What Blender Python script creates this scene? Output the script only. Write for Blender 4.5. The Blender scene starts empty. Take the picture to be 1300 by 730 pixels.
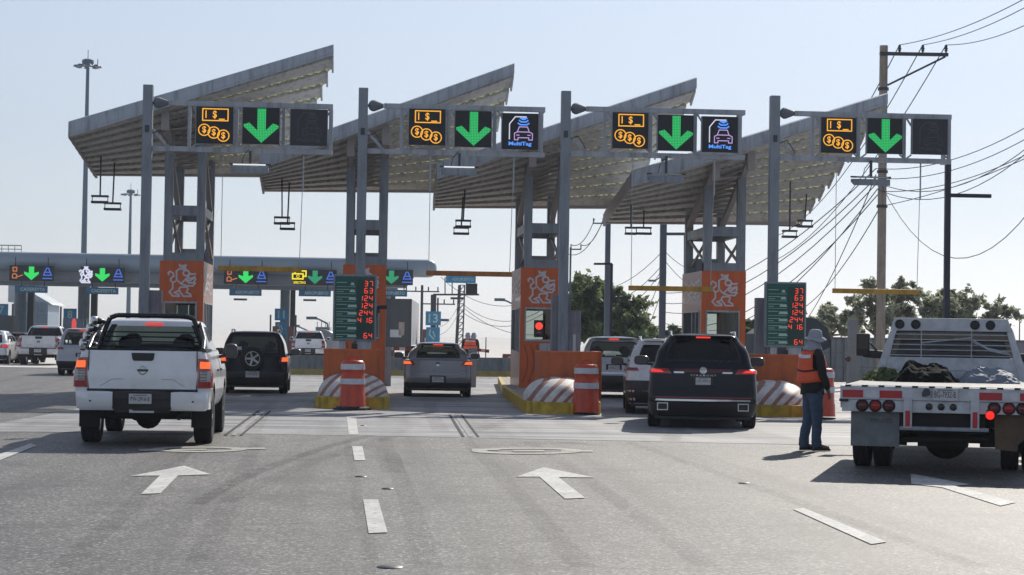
import bpy, bmesh, math, random
from mathutils import Vector, Matrix, Euler
R = math.radians
random.seed(7)
SC = bpy.context.scene
COL = SC.collection

# ---------------------------------------------------------------- camera
F = 2500.0                      # focal length in photo pixels (photo 1300 x 730)
CAM = Vector((0, 0, 1.6))
CROT = Matrix.Rotation(-R(4.23), 3, 'Z') @ Matrix.Rotation(R(90 + 1.444), 3, 'X') @ Matrix.Rotation(R(0.9), 3, 'Z')
cd = bpy.data.cameras.new('camera'); cam = bpy.data.objects.new('camera', cd); COL.objects.link(cam)
cam.matrix_world = Matrix.Translation(CAM) @ CROT.to_4x4()
cd.sensor_width = 36; cd.lens = F * 36 / 1300; cd.clip_start = .1; cd.clip_end = 6000
SC.camera = cam

# ---------------------------------------------------------------- sky and sun
SKY_T = (.885, .955, 1.10)
SUN_EL, SUN_AZ = 34.0, 26.0     # azimuth measured from +Y towards +X
w = bpy.data.worlds.new('World'); SC.world = w; w.use_nodes = True
nt = w.node_tree; nt.nodes.clear()
sky = nt.nodes.new('ShaderNodeTexSky'); sky.sky_type = 'NISHITA'; sky.sun_disc = False
sky.sun_elevation = R(SUN_EL); sky.sun_rotation = R(SUN_AZ)
sky.air_density = 1.2; sky.dust_density = 0.6; sky.ozone_density = 2.5
hsv = nt.nodes.new('ShaderNodeHueSaturation'); hsv.inputs['Saturation'].default_value = .42
bg = nt.nodes.new('ShaderNodeBackground'); bg.inputs['Strength'].default_value = 0.13
wo = nt.nodes.new('ShaderNodeOutputWorld')
gam = nt.nodes.new('ShaderNodeGamma'); gam.inputs[1].default_value = .85
tint = nt.nodes.new('ShaderNodeMix'); tint.data_type = 'RGBA'; tint.blend_type = 'MULTIPLY'; tint.inputs[0].default_value = 1; tint.clamp_result = False
tint.inputs[7].default_value = (SKY_T[0], SKY_T[1], SKY_T[2], 1)
nt.links.new(sky.outputs[0], gam.inputs[0]); nt.links.new(gam.outputs[0], hsv.inputs['Color']); nt.links.new(hsv.outputs[0], tint.inputs[6]); nt.links.new(tint.outputs[2], bg.inputs[0]); nt.links.new(bg.outputs[0], wo.inputs[0])
sl = bpy.data.lights.new('sun', 'SUN'); sl.energy = 4.8; sl.angle = R(.5); sl.color = (1, .93, .82)
so = bpy.data.objects.new('sun', sl); COL.objects.link(so)
sd = Vector((math.sin(R(SUN_AZ)) * math.cos(R(SUN_EL)), math.cos(R(SUN_AZ)) * math.cos(R(SUN_EL)), math.sin(R(SUN_EL))))
so.rotation_euler = sd.to_track_quat('Z', 'Y').to_euler(); so.location = (30, 60, 60)
vs = SC.view_settings; vs.view_transform = 'Standard'; vs.look = 'None'; vs.gamma = 1; vs.exposure = 0.0

# ---------------------------------------------------------------- pixel helpers (photo pixels -> world)
def ray(px, py): return CROT @ Vector(((px - 650) / F, (365 - py) / F, -1))
def G(px, py, h=0.0):
    d = ray(px, py); k = (h - CAM.z) / d.z; return CAM + d * k
def P(px, py, Y):
    d = ray(px, py); return CAM + d * (Y / d.y)
def PX(px, Y): return P(px, 428, Y).x

# ---------------------------------------------------------------- materials
def nodes(name):
    m = bpy.data.materials.new(name); m.use_nodes = True
    t = m.node_tree; b = t.nodes['Principled BSDF']; return m, t, b
def _ramp(t, src, stops):
    r = t.nodes.new('ShaderNodeValToRGB'); e = r.color_ramp.elements
    while len(e) > 1: e.remove(e[-1])
    e[0].position = stops[0][0]; e[0].color = (*stops[0][1], 1)
    for p, c in stops[1:]:
        n = e.new(p); n.color = (*c, 1)
    t.links.new(src, r.inputs[0]); return r
def _noise(t, scale, detail=4, vec=None, rough=.6, coord='Object', mapping=None):
    tc = t.nodes.new('ShaderNodeTexCoord'); n = t.nodes.new('ShaderNodeTexNoise')
    n.inputs['Scale'].default_value = scale; n.inputs['Detail'].default_value = detail; n.inputs['Roughness'].default_value = rough
    if mapping:
        mp = t.nodes.new('ShaderNodeMapping'); mp.inputs['Scale'].default_value = mapping
        t.links.new(tc.outputs[coord], mp.inputs[0]); t.links.new(mp.outputs[0], n.inputs['Vector'])
    else: t.links.new(tc.outputs[coord], n.inputs['Vector'])
    return n
def mat(name, col, rough=.6, metal=0, var=.12, scale=3.0, bump=0, coat=0, bscale=None, mapping=None, spec=.5):
    m, t, b = nodes(name)
    n = _noise(t, scale, 6, mapping=mapping)
    lo = tuple(max(0, c * (1 - var)) for c in col); hi = tuple(min(1, c * (1 + var)) for c in col)
    r = _ramp(t, n.outputs[0], [(.3, lo), (.7, hi)])
    t.links.new(r.outputs[0], b.inputs['Base Color'])
    b.inputs['Metallic'].default_value = metal
    b.inputs['Specular IOR Level'].default_value = spec
    rr = _ramp(t, n.outputs[0], [(.3, (max(0, rough - .08),) * 3), (.7, (min(1, rough + .08),) * 3)])
    t.links.new(rr.outputs[0], b.inputs['Roughness'])
    if coat: b.inputs['Coat Weight'].default_value = coat; b.inputs['Coat Roughness'].default_value = .06
    if bump:
        n2 = _noise(t, bscale or scale * 12, 4); bp = t.nodes.new('ShaderNodeBump')
        bp.inputs['Strength'].default_value = bump; bp.inputs['Distance'].default_value = .01
        t.links.new(n2.outputs[0], bp.inputs['Height']); t.links.new(bp.outputs[0], b.inputs['Normal'])
    return m
def weather(m, amount=.45, sc=(3, 3, .35)):
    """rain streaks and grime over a painted surface"""
    t = m.node_tree; b = t.nodes['Principled BSDF']; src = b.inputs['Base Color'].links[0].from_socket
    n = _noise(t, 2.2, 5, mapping=sc, rough=.7); r = _ramp(t, n.outputs[0], [(.36, (1 - amount,) * 3), (.5, (1 - amount * .2,) * 3), (.62, (1, 1, 1))])
    x = t.nodes.new('ShaderNodeMix'); x.data_type = 'RGBA'; x.blend_type = 'MULTIPLY'; x.inputs[0].default_value = 1
    t.links.new(src, x.inputs[6]); t.links.new(r.outputs[0], x.inputs[7]); t.links.new(x.outputs[2], b.inputs['Base Color']); return m
def glow(name, col, strength, led=0):
    m, t, b = nodes(name)
    b.inputs['Base Color'].default_value = (*[c * .3 for c in col], 1); b.inputs['Roughness'].default_value = .5
    b.inputs['Emission Color'].default_value = (*col, 1); b.inputs['Emission Strength'].default_value = strength
    if led:                                           # rows of separate diodes
        tc = t.nodes.new('ShaderNodeTexCoord'); sp = t.nodes.new('ShaderNodeSeparateXYZ'); t.links.new(tc.outputs['Object'], sp.inputs[0])
        outs = []
        for ax in ('X', 'Z'):
            mu = t.nodes.new('ShaderNodeMath'); mu.operation = 'MULTIPLY'; mu.inputs[1].default_value = led
            fr = t.nodes.new('ShaderNodeMath'); fr.operation = 'FRACT'
            gt = t.nodes.new('ShaderNodeMath'); gt.operation = 'GREATER_THAN'; gt.inputs[1].default_value = .3
            t.links.new(sp.outputs[ax], mu.inputs[0]); t.links.new(mu.outputs[0], fr.inputs[0]); t.links.new(fr.outputs[0], gt.inputs[0]); outs.append(gt)
        m2 = t.nodes.new('ShaderNodeMath'); m2.operation = 'MULTIPLY'
        t.links.new(outs[0].outputs[0], m2.inputs[0]); t.links.new(outs[1].outputs[0], m2.inputs[1])
        m3 = t.nodes.new('ShaderNodeMath'); m3.operation = 'MULTIPLY_ADD'; m3.inputs[1].default_value = strength * .85; m3.inputs[2].default_value = strength * .15
        t.links.new(m2.outputs[0], m3.inputs[0]); t.links.new(m3.outputs[0], b.inputs['Emission Strength'])
    return m
def glass(name, tint=(.5, .55, .55), refl=1.0, rough=.02):
    m, t, b = nodes(name); t.nodes.remove(b)
    out = [n for n in t.nodes if n.type == 'OUTPUT_MATERIAL'][0]
    tr = t.nodes.new('ShaderNodeBsdfTransparent'); tr.inputs[0].default_value = (*tint, 1)
    gl = t.nodes.new('ShaderNodeBsdfGlossy'); gl.inputs['Roughness'].default_value = rough; gl.inputs[0].default_value = (refl, refl, refl, 1)
    fr = t.nodes.new('ShaderNodeFresnel'); fr.inputs[0].default_value = 1.5
    mx = t.nodes.new('ShaderNodeMixShader')
    t.links.new(fr.outputs[0], mx.inputs[0]); t.links.new(tr.outputs[0], mx.inputs[1]); t.links.new(gl.outputs[0], mx.inputs[2]); t.links.new(mx.outputs[0], out.inputs[0])
    return m

def asphalt(name, base, tone=1.0):
    m, t, b = nodes(name)
    L = t.links
    fine = _noise(t, 34, 4, rough=.8); med = _noise(t, 5, 5); big = _noise(t, .22, 4)
    streak = _noise(t, 1.0, 4, mapping=(1.6, .06, 1))
    r1 = _ramp(t, fine.outputs[0], [(.41, tuple(c * .42 for c in base)), (.5, base), (.6, tuple(c * 2.1 for c in base))])
    r2 = _ramp(t, big.outputs[0], [(.3, (.80, .80, .82)), (.7, (1.15, 1.13, 1.1))])
    r3 = _ramp(t, streak.outputs[0], [(.34, (.62, .62, .63)), (.5, (1, 1, 1)), (.72, (1.15, 1.15, 1.15))])
    r4 = _ramp(t, med.outputs[0], [(.25, (.8, .8, .8)), (.6, (1.06, 1.06, 1.06))])
    cur = r1.outputs[0]
    vc = t.nodes.new('ShaderNodeTexVoronoi'); vc.inputs['Scale'].default_value = 38; tcv = t.nodes.new('ShaderNodeTexCoord'); L.new(tcv.outputs['Object'], vc.inputs['Vector'])
    bw = t.nodes.new('ShaderNodeSeparateColor'); L.new(vc.outputs['Color'], bw.inputs[0])
    r5 = _ramp(t, bw.outputs[0], [(0, (.42, .42, .42)), (.35, (.8, .8, .8)), (.7, (1.1, 1.1, 1.1)), (.9, (1.6, 1.58, 1.55)), (1, (2.6, 2.55, 2.45))])
    blot = _noise(t, .9, 5, rough=.65); r6 = _ramp(t, blot.outputs[0], [(.36, (.68, .68, .69)), (.46, (.96, .96, .96)), (.7, (1.08, 1.08, 1.07))])
    for r in (r2, r3, r4, r5, r6):
        mx = t.nodes.new('ShaderNodeMix'); mx.data_type = 'RGBA'; mx.blend_type = 'MULTIPLY'; mx.inputs[0].default_value = 1
        mx.clamp_result = False
        L.new(cur, mx.inputs[6]); L.new(r.outputs[0], mx.inputs[7]); cur = mx.outputs[2]
    # worn oil spots and cracks
    vo = t.nodes.new('ShaderNodeTexVoronoi'); vo.feature = 'DISTANCE_TO_EDGE'; vo.inputs['Scale'].default_value = .35
    tc = t.nodes.new('ShaderNodeTexCoord'); wn = _noise(t, 2.5, 4)
    ad = t.nodes.new('ShaderNodeMix'); ad.data_type = 'RGBA'; ad.blend_type = 'ADD'; ad.inputs[0].default_value = .5
    L.new(tc.outputs['Object'], ad.inputs[6]); L.new(wn.outputs['Color'], ad.inputs[7]); L.new(ad.outputs[2], vo.inputs['Vector'])
    rc = _ramp(t, vo.outputs['Distance'], [(0, (.6, .6, .6)), (.008, (.68, .68, .68)), (.014, (1, 1, 1))])
    mx = t.nodes.new('ShaderNodeMix'); mx.data_type = 'RGBA'; mx.blend_type = 'MULTIPLY'; mx.inputs[0].default_value = .55
    L.new(cur, mx.inputs[6]); L.new(rc.outputs[0], mx.inputs[7]); cur = mx.outputs[2]
    L.new(cur, b.inputs['Base Color'])
    b.inputs['Roughness'].default_value = .62; b.inputs['Specular IOR Level'].default_value = .5
    bp = t.nodes.new('ShaderNodeBump'); bp.inputs['Strength'].default_value = .75; bp.inputs['Distance'].default_value = .012
    L.new(fine.outputs[0], bp.inputs['Height']); L.new(bp.outputs[0], b.inputs['Normal'])
    return m
def concrete_slab(name, base):
    m, t, b = nodes(name); L = t.links
    fine = _noise(t, 30, 3); big = _noise(t, .5, 5); lines = _noise(t, 1.0, 3, mapping=(.14, 5, 1)); st = _noise(t, 1, 4, mapping=(1.1, .1, 1))
    r1 = _ramp(t, fine.outputs[0], [(.3, tuple(c * .8 for c in base)), (.7, tuple(c * 1.2 for c in base))])
    cur = r1.outputs[0]
    for src, stops in ((big, [(.3, (.76, .76, .78)), (.7, (1.12, 1.1, 1.08))]), (lines, [(.43, (.40, .42, .46)), (.475, (.95, .95, .96)), (.53, (1.0, 1.0, 1.0)), (.58, (1.3, 1.3, 1.3))]), (st, [(.3, (.62, .62, .62)), (.55, (1.03, 1.03, 1.03))])):
        r = _ramp(t, src.outputs[0], stops)
        mx = t.nodes.new('ShaderNodeMix'); mx.data_type = 'RGBA'; mx.blend_type = 'MULTIPLY'; mx.inputs[0].default_value = 1
        L.new(cur, mx.inputs[6]); L.new(r.outputs[0], mx.inputs[7]); cur = mx.outputs[2]
    L.new(cur, b.inputs['Base Color']); b.inputs['Roughness'].default_value = .7
    bp = t.nodes.new('ShaderNodeBump'); bp.inputs['Strength'].default_value = .5; bp.inputs['Distance'].default_value = .01
    L.new(lines.outputs[0], bp.inputs['Height']); L.new(bp.outputs[0], b.inputs['Normal'])
    return m
def worn_paint(name, col, under):
    m, t, b = nodes(name); n = _noise(t, 14, 6, rough=.75); n2 = _noise(t, 1.6, 4)
    r = _ramp(t, n.outputs[0], [(.36, under), (.44, tuple(c * .8 for c in col)), (.6, col)])
    r2 = _ramp(t, n2.outputs[0], [(.3, (.75, .75, .75)), (.7, (1.08, 1.08, 1.08))])
    mx = t.nodes.new('ShaderNodeMix'); mx.data_type = 'RGBA'; mx.blend_type = 'MULTIPLY'; mx.inputs[0].default_value = 1
    t.links.new(r.outputs[0], mx.inputs[6]); t.links.new(r2.outputs[0], mx.inputs[7]); t.links.new(mx.outputs[2], b.inputs['Base Color'])
    b.inputs['Roughness'].default_value = .75
    return m

M = {}
HAZE = .0004
M['asphalt'] = asphalt('asphalt', (.105, .104, .105))
M['concrete'] = concrete_slab('concrete_pad', (.29, .295, .305))
M['marking'] = worn_paint('road_paint', (.62, .62, .60), (.2, .2, .2))
M['marking_old'] = worn_paint('old_road_paint', (.45, .44, .40), (.14, .14, .14))
M['steel'] = mat('grey_painted_steel', (.26, .29, .33), .5, 0, .1, 2)
M['steel_light'] = mat('light_grey_steel', (.42, .45, .49), .45, 0, .1, 2)
M['steel_dark'] = mat('dark_steel', (.05, .055, .07), .5, 0, .2, 3)
M['fascia'] = mat('canopy_fascia', (.46, .50, .56), .45, 0, .08, 1.5)
M['soffit'] = mat('soffit_sheet', (.58, .575, .56), .6, 0, .1, 2)
M['orange'] = mat('orange_panel', (.64, .125, .028), .45, 0, .12, 2, bump=.05)
M['orange_wall'] = mat('orange_wall', (.52, .12, .032), .6, 0, .15, 2.5, bump=.1)
M['white_paint'] = mat('white_emblem', (.62, .58, .62), .5, 0, .05)
M['white_stripe'] = mat('dirty_white', (.62, .60, .58), .6, 0, .22, 6)
M['yellow_kerb'] = mat('yellow_kerb', (.55, .36, .03), .6, 0, .35, 5, bump=.15)
M['bar_yellow'] = mat('bar_yellow', (.50, .27, .03), .5, 0, .2, 4)
M['barrel_orange'] = mat('barrel_plastic', (.56, .06, .02), .4, 0, .18, 4)
M['reflect'] = mat('reflective_band', (.55, .55, .6), .35, 0, .18, 8)
M['rubber'] = mat('rubber', (.018, .018, .019), .85, 0, .3, 12)
M['black'] = mat('black_plastic', (.018, .018, .02), .5, 0, .2, 6)
M['black_gloss'] = mat('black_gloss', (.012, .013, .016), .25, 0, .1, 4)
M['under'] = mat('underbody', (.02, .02, .02), .9, 0, .3, 5)
M['chrome'] = mat('chrome', (.55, .56, .58), .2, .9, .05)
M['rim'] = mat('alloy_rim', (.42, .43, .44), .35, .6, .1)
M['red_lens'] = mat('red_lens', (.32, .01, .01), .15, 0, .1, 8, coat=.6)
M['dark_red_lens'] = mat('dark_red_lens', (.09, .01, .012), .2, 0, .1, 8, coat=.6)
M['clear_lens'] = mat('clear_lens', (.4, .4, .42), .15, 0, .3, 30, coat=.6)
M['brake'] = glow('lit_brake_light', (1, .03, .02), 1.0)
M['brake_bar'] = glow('lit_brake_bar', (.9, .06, .04), .9)
M['indicator'] = glow('lit_amber_lamp', (1, .17, .04), .95)
M['plate'] = mat('number_plate', (.5, .5, .52), .5, 0, .08, 20)
M['plate_ink'] = mat('plate_ink', (.03, .03, .04), .6)
M['glass'] = glass('car_glass', (.50, .55, .53))
M['glass_mid'] = glass('mid_tint_glass', (.24, .28, .27))
M['glass_dark'] = glass('tinted_car_glass', (.06, .065, .07))
M['glass_clear'] = glass('window_glass', (.6, .65, .62), 1)
M['seat'] = mat('seat_fabric', (.03, .03, .032), .9)
M['white_car'] = mat('white_car_paint', (.78, .80, .84), .3, 0, .02, 2, coat=.8)
M['black_car'] = mat('black_car_paint', (.007, .008, .012), .2, 0, .1, 2, coat=.0, spec=.3)
M['silver_car'] = mat('silver_car_paint', (.34, .35, .38), .33, .35, .05, 2, coat=.7)
M['grey_car'] = mat('grey_car_paint', (.22, .215, .225), .33, .35, .05, 2, coat=.7)
M['pearl_car'] = mat('pearl_car_paint', (.60, .60, .63), .3, .1, .04, 2, coat=.8)
M['led_green'] = glow('green_diodes', (.04, .72, .19), .85, 26)
M['led_amber'] = glow('amber_diodes', (1, .45, .04), 1.0)
M['led_blue'] = glow('blue_diodes', (.10, .32, 1), 1.0)
M['led_white'] = glow('white_diodes', (.8, .82, 1), .75)
M['led_pink'] = glow('violet_diodes', (.72, .5, 1), .6)
M['mirror_dark'] = mat('mirror_surface', (.06, .065, .075), .12, .6, .05)
M['led_red'] = glow('red_digits', (1, .06, .03), 1.3)
M['led_blue_far'] = glow('far_blue_diodes', (.06, .16, .65), .8)
M['led_yellow'] = glow('yellow_diodes', (1, .8, .02), .9)
M['led_off'] = mat('unlit_diodes', (.07, .075, .085), .5)
M['panel'] = mat('display_panel', (.012, .014, .018), .5, 0, .3, 20)
M['panel_off'] = mat('display_panel_off', (.03, .034, .04), .5, 0, .25, 20)
M['board_green'] = mat('board_green', (.008, .10, .075), .5, 0, .12, 3)
M['board_dark'] = mat('board_dark', (.012, .05, .04), .5)
M['board_text'] = mat('board_text', (.45, .6, .55), .6)
M['lit_tube'] = glow('lit_tube', (.9, .95, 1), .8)
M['tank_white'] = mat('tank_metal', (.30, .33, .37), .4, .2, .1, 1)
M['sign_blue'] = mat('blue_sign', (.03, .12, .22), .5, 0, .1, 4)
M['sign_blue2'] = mat('bright_blue_sign', (.05, .25, .45), .5)
M['tan_pole'] = mat('concrete_pole', (.40, .33, .27), .8, 0, .15, 3, bump=.2)
M['wire'] = mat('wire', (.05, .05, .06), .7)
M['barrier_conc'] = mat('barrier_concrete', (.22, .24, .25), .85, 0, .15, 2, bump=.2)
M['wall_conc'] = mat('wall_concrete', (.34, .34, .34), .85, 0, .2, .8, bump=.2)
M['skin'] = mat('skin', (.22, .11, .07), .6)
M['denim'] = mat('denim', (.05, .085, .14), .85, 0, .25, 14, bump=.2)
M['jacket'] = mat('black_jacket', (.014, .014, .017), .8, 0, .3, 10, bump=.3)
M['vest'] = mat('orange_vest', (.75, .10, .03), .6, 0, .12, 8, bump=.3)
M['hat'] = mat('grey_hat', (.32, .33, .38), .85, 0, .12, 12, bump=.3)
M['trunk'] = mat('bark', (.12, .09, .07), .9, 0, .3, 6, bump=.5)
M['bar_orange'] = mat('bar_orange', (.42, .15, .03), .5, 0, .2, 4)
M['cab_grey'] = mat('cabinet_grey', (.27, .26, .29), .6, 0, .1, 2)
M['led_green_far'] = glow('far_green_diodes', (.03, .75, .13), .85)
M['led_green_dim'] = glow('dim_green_diodes', (.03, .4, .18), .6)
M['led_orange_dim'] = glow('dim_orange_diodes', (.7, .22, .08), .6)
M['far_kiosk'] = mat('far_kiosk', (.10, .15, .2), .6)
M['plastic_red'] = mat('faded_red_plastic', (.26, .06, .05), .6)
M['maroon'] = mat('maroon_panel', (.17, .08, .08), .6)
M['lit_red_soft'] = glow('red_beacon', (1, .1, .08), .6)
M['tent'] = mat('tent_canvas', (.05, .065, .075), .8)
M['post_grey'] = mat('post_concrete', (.25, .25, .26), .8, 0, .12, 3)
def leafmat(name, c, tr=.3):
    m, t, b = nodes(name); n = _noise(t, .9, 3); o = t.nodes.new('ShaderNodeObjectInfo')
    r = _ramp(t, n.outputs[0], [(.35, tuple(x * .6 for x in c)), (.65, tuple(x * 1.5 for x in c))])
    t.links.new(r.outputs[0], b.inputs['Base Color']); b.inputs['Roughness'].default_value = .6
    out = [x for x in t.nodes if x.type == 'OUTPUT_MATERIAL'][0]
    tl = t.nodes.new('ShaderNodeBsdfTranslucent'); t.links.new(r.outputs[0], tl.inputs[0])
    mx = t.nodes.new('ShaderNodeMixShader'); mx.inputs[0].default_value = tr
    t.links.new(b.outputs[0], mx.inputs[1]); t.links.new(tl.outputs[0], mx.inputs[2]); t.links.new(mx.outputs[0], out.inputs[0])
    return m
M['leaf'] = leafmat('foliage', (.14, .18, .085), .55)
M['leaf_pale'] = leafmat('pale_foliage', (.26, .28, .20), .6)
def corrugated():
    m, t, b = nodes('translucent_decking'); b.inputs['Roughness'].default_value = .6
    b.inputs['Base Color'].default_value = (.45, .45, .36, 1)
    out = [x for x in t.nodes if x.type == 'OUTPUT_MATERIAL'][0]
    tl = t.nodes.new('ShaderNodeBsdfTranslucent'); tl.inputs[0].default_value = (.34, .34, .20, 1)
    mx = t.nodes.new('ShaderNodeMixShader'); mx.inputs[0].default_value = .45
    t.links.new(b.outputs[0], mx.inputs[1]); t.links.new(tl.outputs[0], mx.inputs[2]); t.links.new(mx.outputs[0], out.inputs[0])
    return m
M['decking'] = corrugated()

for q_ in ('steel', 'steel_light', 'fascia', 'soffit', 'yellow_kerb', 'bar_yellow', 'bar_orange', 'tan_pole', 'wall_conc', 'barrier_conc', 'cab_grey'): weather(M[q_], .38)
for q_ in ('orange', 'orange_wall', 'barrel_orange'): weather(M[q_], .25)
weather(M['white_car'], .12, (1, 1, .8)); weather(M['pearl_car'], .15, (1, 1, .8))
def skid_mat():
    m, t, b = nodes('tyre_rubber_mark'); b.inputs['Base Color'].default_value = (.03, .03, .032, 1); b.inputs['Roughness'].default_value = .7
    out = [x for x in t.nodes if x.type == 'OUTPUT_MATERIAL'][0]; n = _noise(t, 3, 6, rough=.8); n2 = _noise(t, 40, 2)
    r = _ramp(t, n.outputs[0], [(.32, (0, 0, 0)), (.68, (.27, .27, .27))]); r2 = _ramp(t, n2.outputs[0], [(.4, (.4, .4, .4)), (.6, (1, 1, 1))])
    mu = t.nodes.new('ShaderNodeMath'); mu.operation = 'MULTIPLY'; t.links.new(r.outputs[0], mu.inputs[0]); t.links.new(r2.outputs[0], mu.inputs[1])
    tr = t.nodes.new('ShaderNodeBsdfTransparent'); mx = t.nodes.new('ShaderNodeMixShader'); t.links.new(mu.outputs[0], mx.inputs[0]); t.links.new(tr.outputs[0], mx.inputs[1]); t.links.new(b.outputs[0], mx.inputs[2]); t.links.new(mx.outputs[0], out.inputs[0]); return m
M['skid'] = skid_mat()
# ---------------------------------------------------------------- mesh builder
class MB:
    def __init__(s, m=None): s.v = []; s.f = []; s.mi = []; s.mats = [m] if m else []; s.cur = 0
    def m(s, m):
        if m not in s.mats: s.mats.append(m)
        s.cur = s.mats.index(m); return s
    def add(s, vs_, fs):
        o = len(s.v); s.v += [Vector(v) for v in vs_]
        for f in fs: s.f.append([i + o for i in f]); s.mi.append(s.cur)
        return s
    def box(s, c, d, rot=None):
        c = Vector(c); vs_ = []
        for x in (-.5, .5):
            for y in (-.5, .5):
                for z in (-.5, .5):
                    v = Vector((x * d[0], y * d[1], z * d[2]))
                    if rot is not None: v = rot @ v
                    vs_.append(c + v)
        return s.add(vs_, [(0, 1, 3, 2), (4, 6, 7, 5), (0, 4, 5, 1), (2, 3, 7, 6), (0, 2, 6, 4), (1, 5, 7, 3)])
    def bb(s, x0, x1, y0, y1, z0, z1): return s.box(((x0 + x1) / 2, (y0 + y1) / 2, (z0 + z1) / 2), (abs(x1 - x0), abs(y1 - y0), abs(z1 - z0)))
    def beam(s, a, b, wx, wy, up=Vector((0, 1, 0))):
        a = Vector(a); b = Vector(b); d = (b - a); L = d.length; d.normalize()
        sx = d.cross(up)
        if sx.length < 1e-4: sx = d.cross(Vector((1, 0, 0)))
        sx.normalize(); sy = sx.cross(d).normalized()
        return s.box((a + b) / 2, (wx, wy, L), Matrix((sx, sy, d)).transposed())
    def tube(s, a, b, r0, r1=None, n=10, cap=True):
        a = Vector(a); b = Vector(b); r1 = r0 if r1 is None else r1; d = (b - a).normalized()
        u = d.cross(Vector((0, 0, 1)))
        if u.length < 1e-3: u = Vector((1, 0, 0))
        u.normalize(); w_ = d.cross(u); vs_ = []
        for c, r in ((a, r0), (b, r1)):
            for i in range(n):
                t = 2 * math.pi * i / n; vs_.append(c + u * r * math.cos(t) + w_ * r * math.sin(t))
        fs = [(i, (i + 1) % n, (i + 1) % n + n, i + n) for i in range(n)]
        if cap: fs += [tuple(range(n))[::-1], tuple(range(n, 2 * n))]
        return s.add(vs_, fs)
    def path(s, pts, r, n=8):
        for a, b in zip(pts, pts[1:]): s.tube(a, b, r, r, n)
        return s
    def prism(s, pts, ext):
        n = len(pts); e = Vector(ext); vs_ = [Vector(p) for p in pts] + [Vector(p) + e for p in pts]
        return s.add(vs_, [tuple(range(n))[::-1], tuple(range(n, 2 * n))] + [(i, (i + 1) % n, (i + 1) % n + n, i + n) for i in range(n)])
    def lathe(s, prof, c=(0, 0, 0), axis='Z', n=24, close=False):
        vs_ = []; c = Vector(c)
        for r, h in prof:
            for i in range(n):
                t = 2 * math.pi * i / n; a, b = r * math.cos(t), r * math.sin(t)
                vs_.append(c + (Vector((a, b, h)) if axis == 'Z' else Vector((h, a, b)) if axis == 'X' else Vector((a, h, b))))
        k = len(prof); fs = []
        for j in range(k - 1 + (1 if close else 0)):
            for i in range(n):
                j2 = (j + 1) % k
                fs.append((j * n + i, j * n + (i + 1) % n, j2 * n + (i + 1) % n, j2 * n + i))
        if not close:
            if prof[0][0] > 1e-5: fs.append(tuple(range(n))[::-1])
            if prof[-1][0] > 1e-5: fs.append(tuple(range((k - 1) * n, k * n)))
        return s.add(vs_, fs)
    def grid(s, pts, closed=False):                    # pts[j][i]
        nj, ni = len(pts), len(pts[0]); vs_ = [p for row in pts for p in row]; fs = []
        for j in range(nj - 1):
            for i in range(ni - 1 + (1 if closed else 0)):
                i2 = (i + 1) % ni; fs.append((j * ni + i, j * ni + i2, (j + 1) * ni + i2, (j + 1) * ni + i))
        return s.add(vs_, fs)
    def mesh(s, me, mtx=None):                         # append an existing mesh
        mtx = mtx or Matrix()
        return s.add([mtx @ v.co for v in me.vertices], [tuple(p.vertices) for p in me.polygons])
    def build(s, name, parent=None, smooth=None, bevel=0, loc=None):
        me = bpy.data.meshes.new(name); me.from_pydata(s.v, [], s.f)
        for m_ in s.mats: me.materials.append(m_)
        me.polygons.foreach_set('material_index', s.mi); me.validate(); me.update()
        bm = bmesh.new(); bm.from_mesh(me)
        bmesh.ops.remove_doubles(bm, verts=bm.verts, dist=1e-5) if smooth else None
        bmesh.ops.delete(bm, geom=[q for q in bm.verts if not q.link_faces], context='VERTS')
        bmesh.ops.recalc_face_normals(bm, faces=bm.faces)
        bm.to_mesh(me); bm.free()
        if smooth:
            me.shade_smooth(); me.set_sharp_from_angle(angle=R(smooth))
        o = bpy.data.objects.new(name, me); COL.objects.link(o)
        if parent: o.parent = parent
        if loc: o.location = loc
        if bevel:
            b = o.modifiers.new('bevel', 'BEVEL'); b.width = bevel; b.segments = 2; b.limit_method = 'ANGLE'; b.angle_limit = R(40)
        return o

def tag(o, label=None, cat=None, group=None, kind=None):
    if label: o['label'] = label
    if cat: o['category'] = cat
    if group: o['group'] = group
    if kind: o['kind'] = kind
    return o
def thing(name, label, cat, loc=(0, 0, 0), rz=0, group=None):
    o = bpy.data.objects.new(name, None); COL.objects.link(o); o.location = loc; o.rotation_euler.z = rz
    o.empty_display_size = .3
    return tag(o, label, cat, group)
def struct(o): o['kind'] = 'structure'; return o
def eval_mesh(o):
    dg = bpy.context.evaluated_depsgraph_get(); dg.update()
    me = bpy.data.meshes.new_from_object(o.evaluated_get(dg)); return me
def drop(o):
    d = o.data; bpy.data.objects.remove(o); 
    try:
        if d.users == 0: (bpy.data.meshes if isinstance(d, bpy.types.Mesh) else bpy.data.curves).remove(d)
    except Exception: pass
_tx = {}
def text_mesh(body, bold=0.0):
    k = (body, bold)
    if k in _tx: return _tx[k]
    c = bpy.data.curves.new('t', 'FONT'); c.body = body; c.align_x = 'CENTER'; c.align_y = 'CENTER'; c.size = 1; c.resolution_u = 3; c.offset = bold
    o = bpy.data.objects.new('t', c); COL.objects.link(o); me = eval_mesh(o); drop(o); _tx[k] = me; return me
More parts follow.
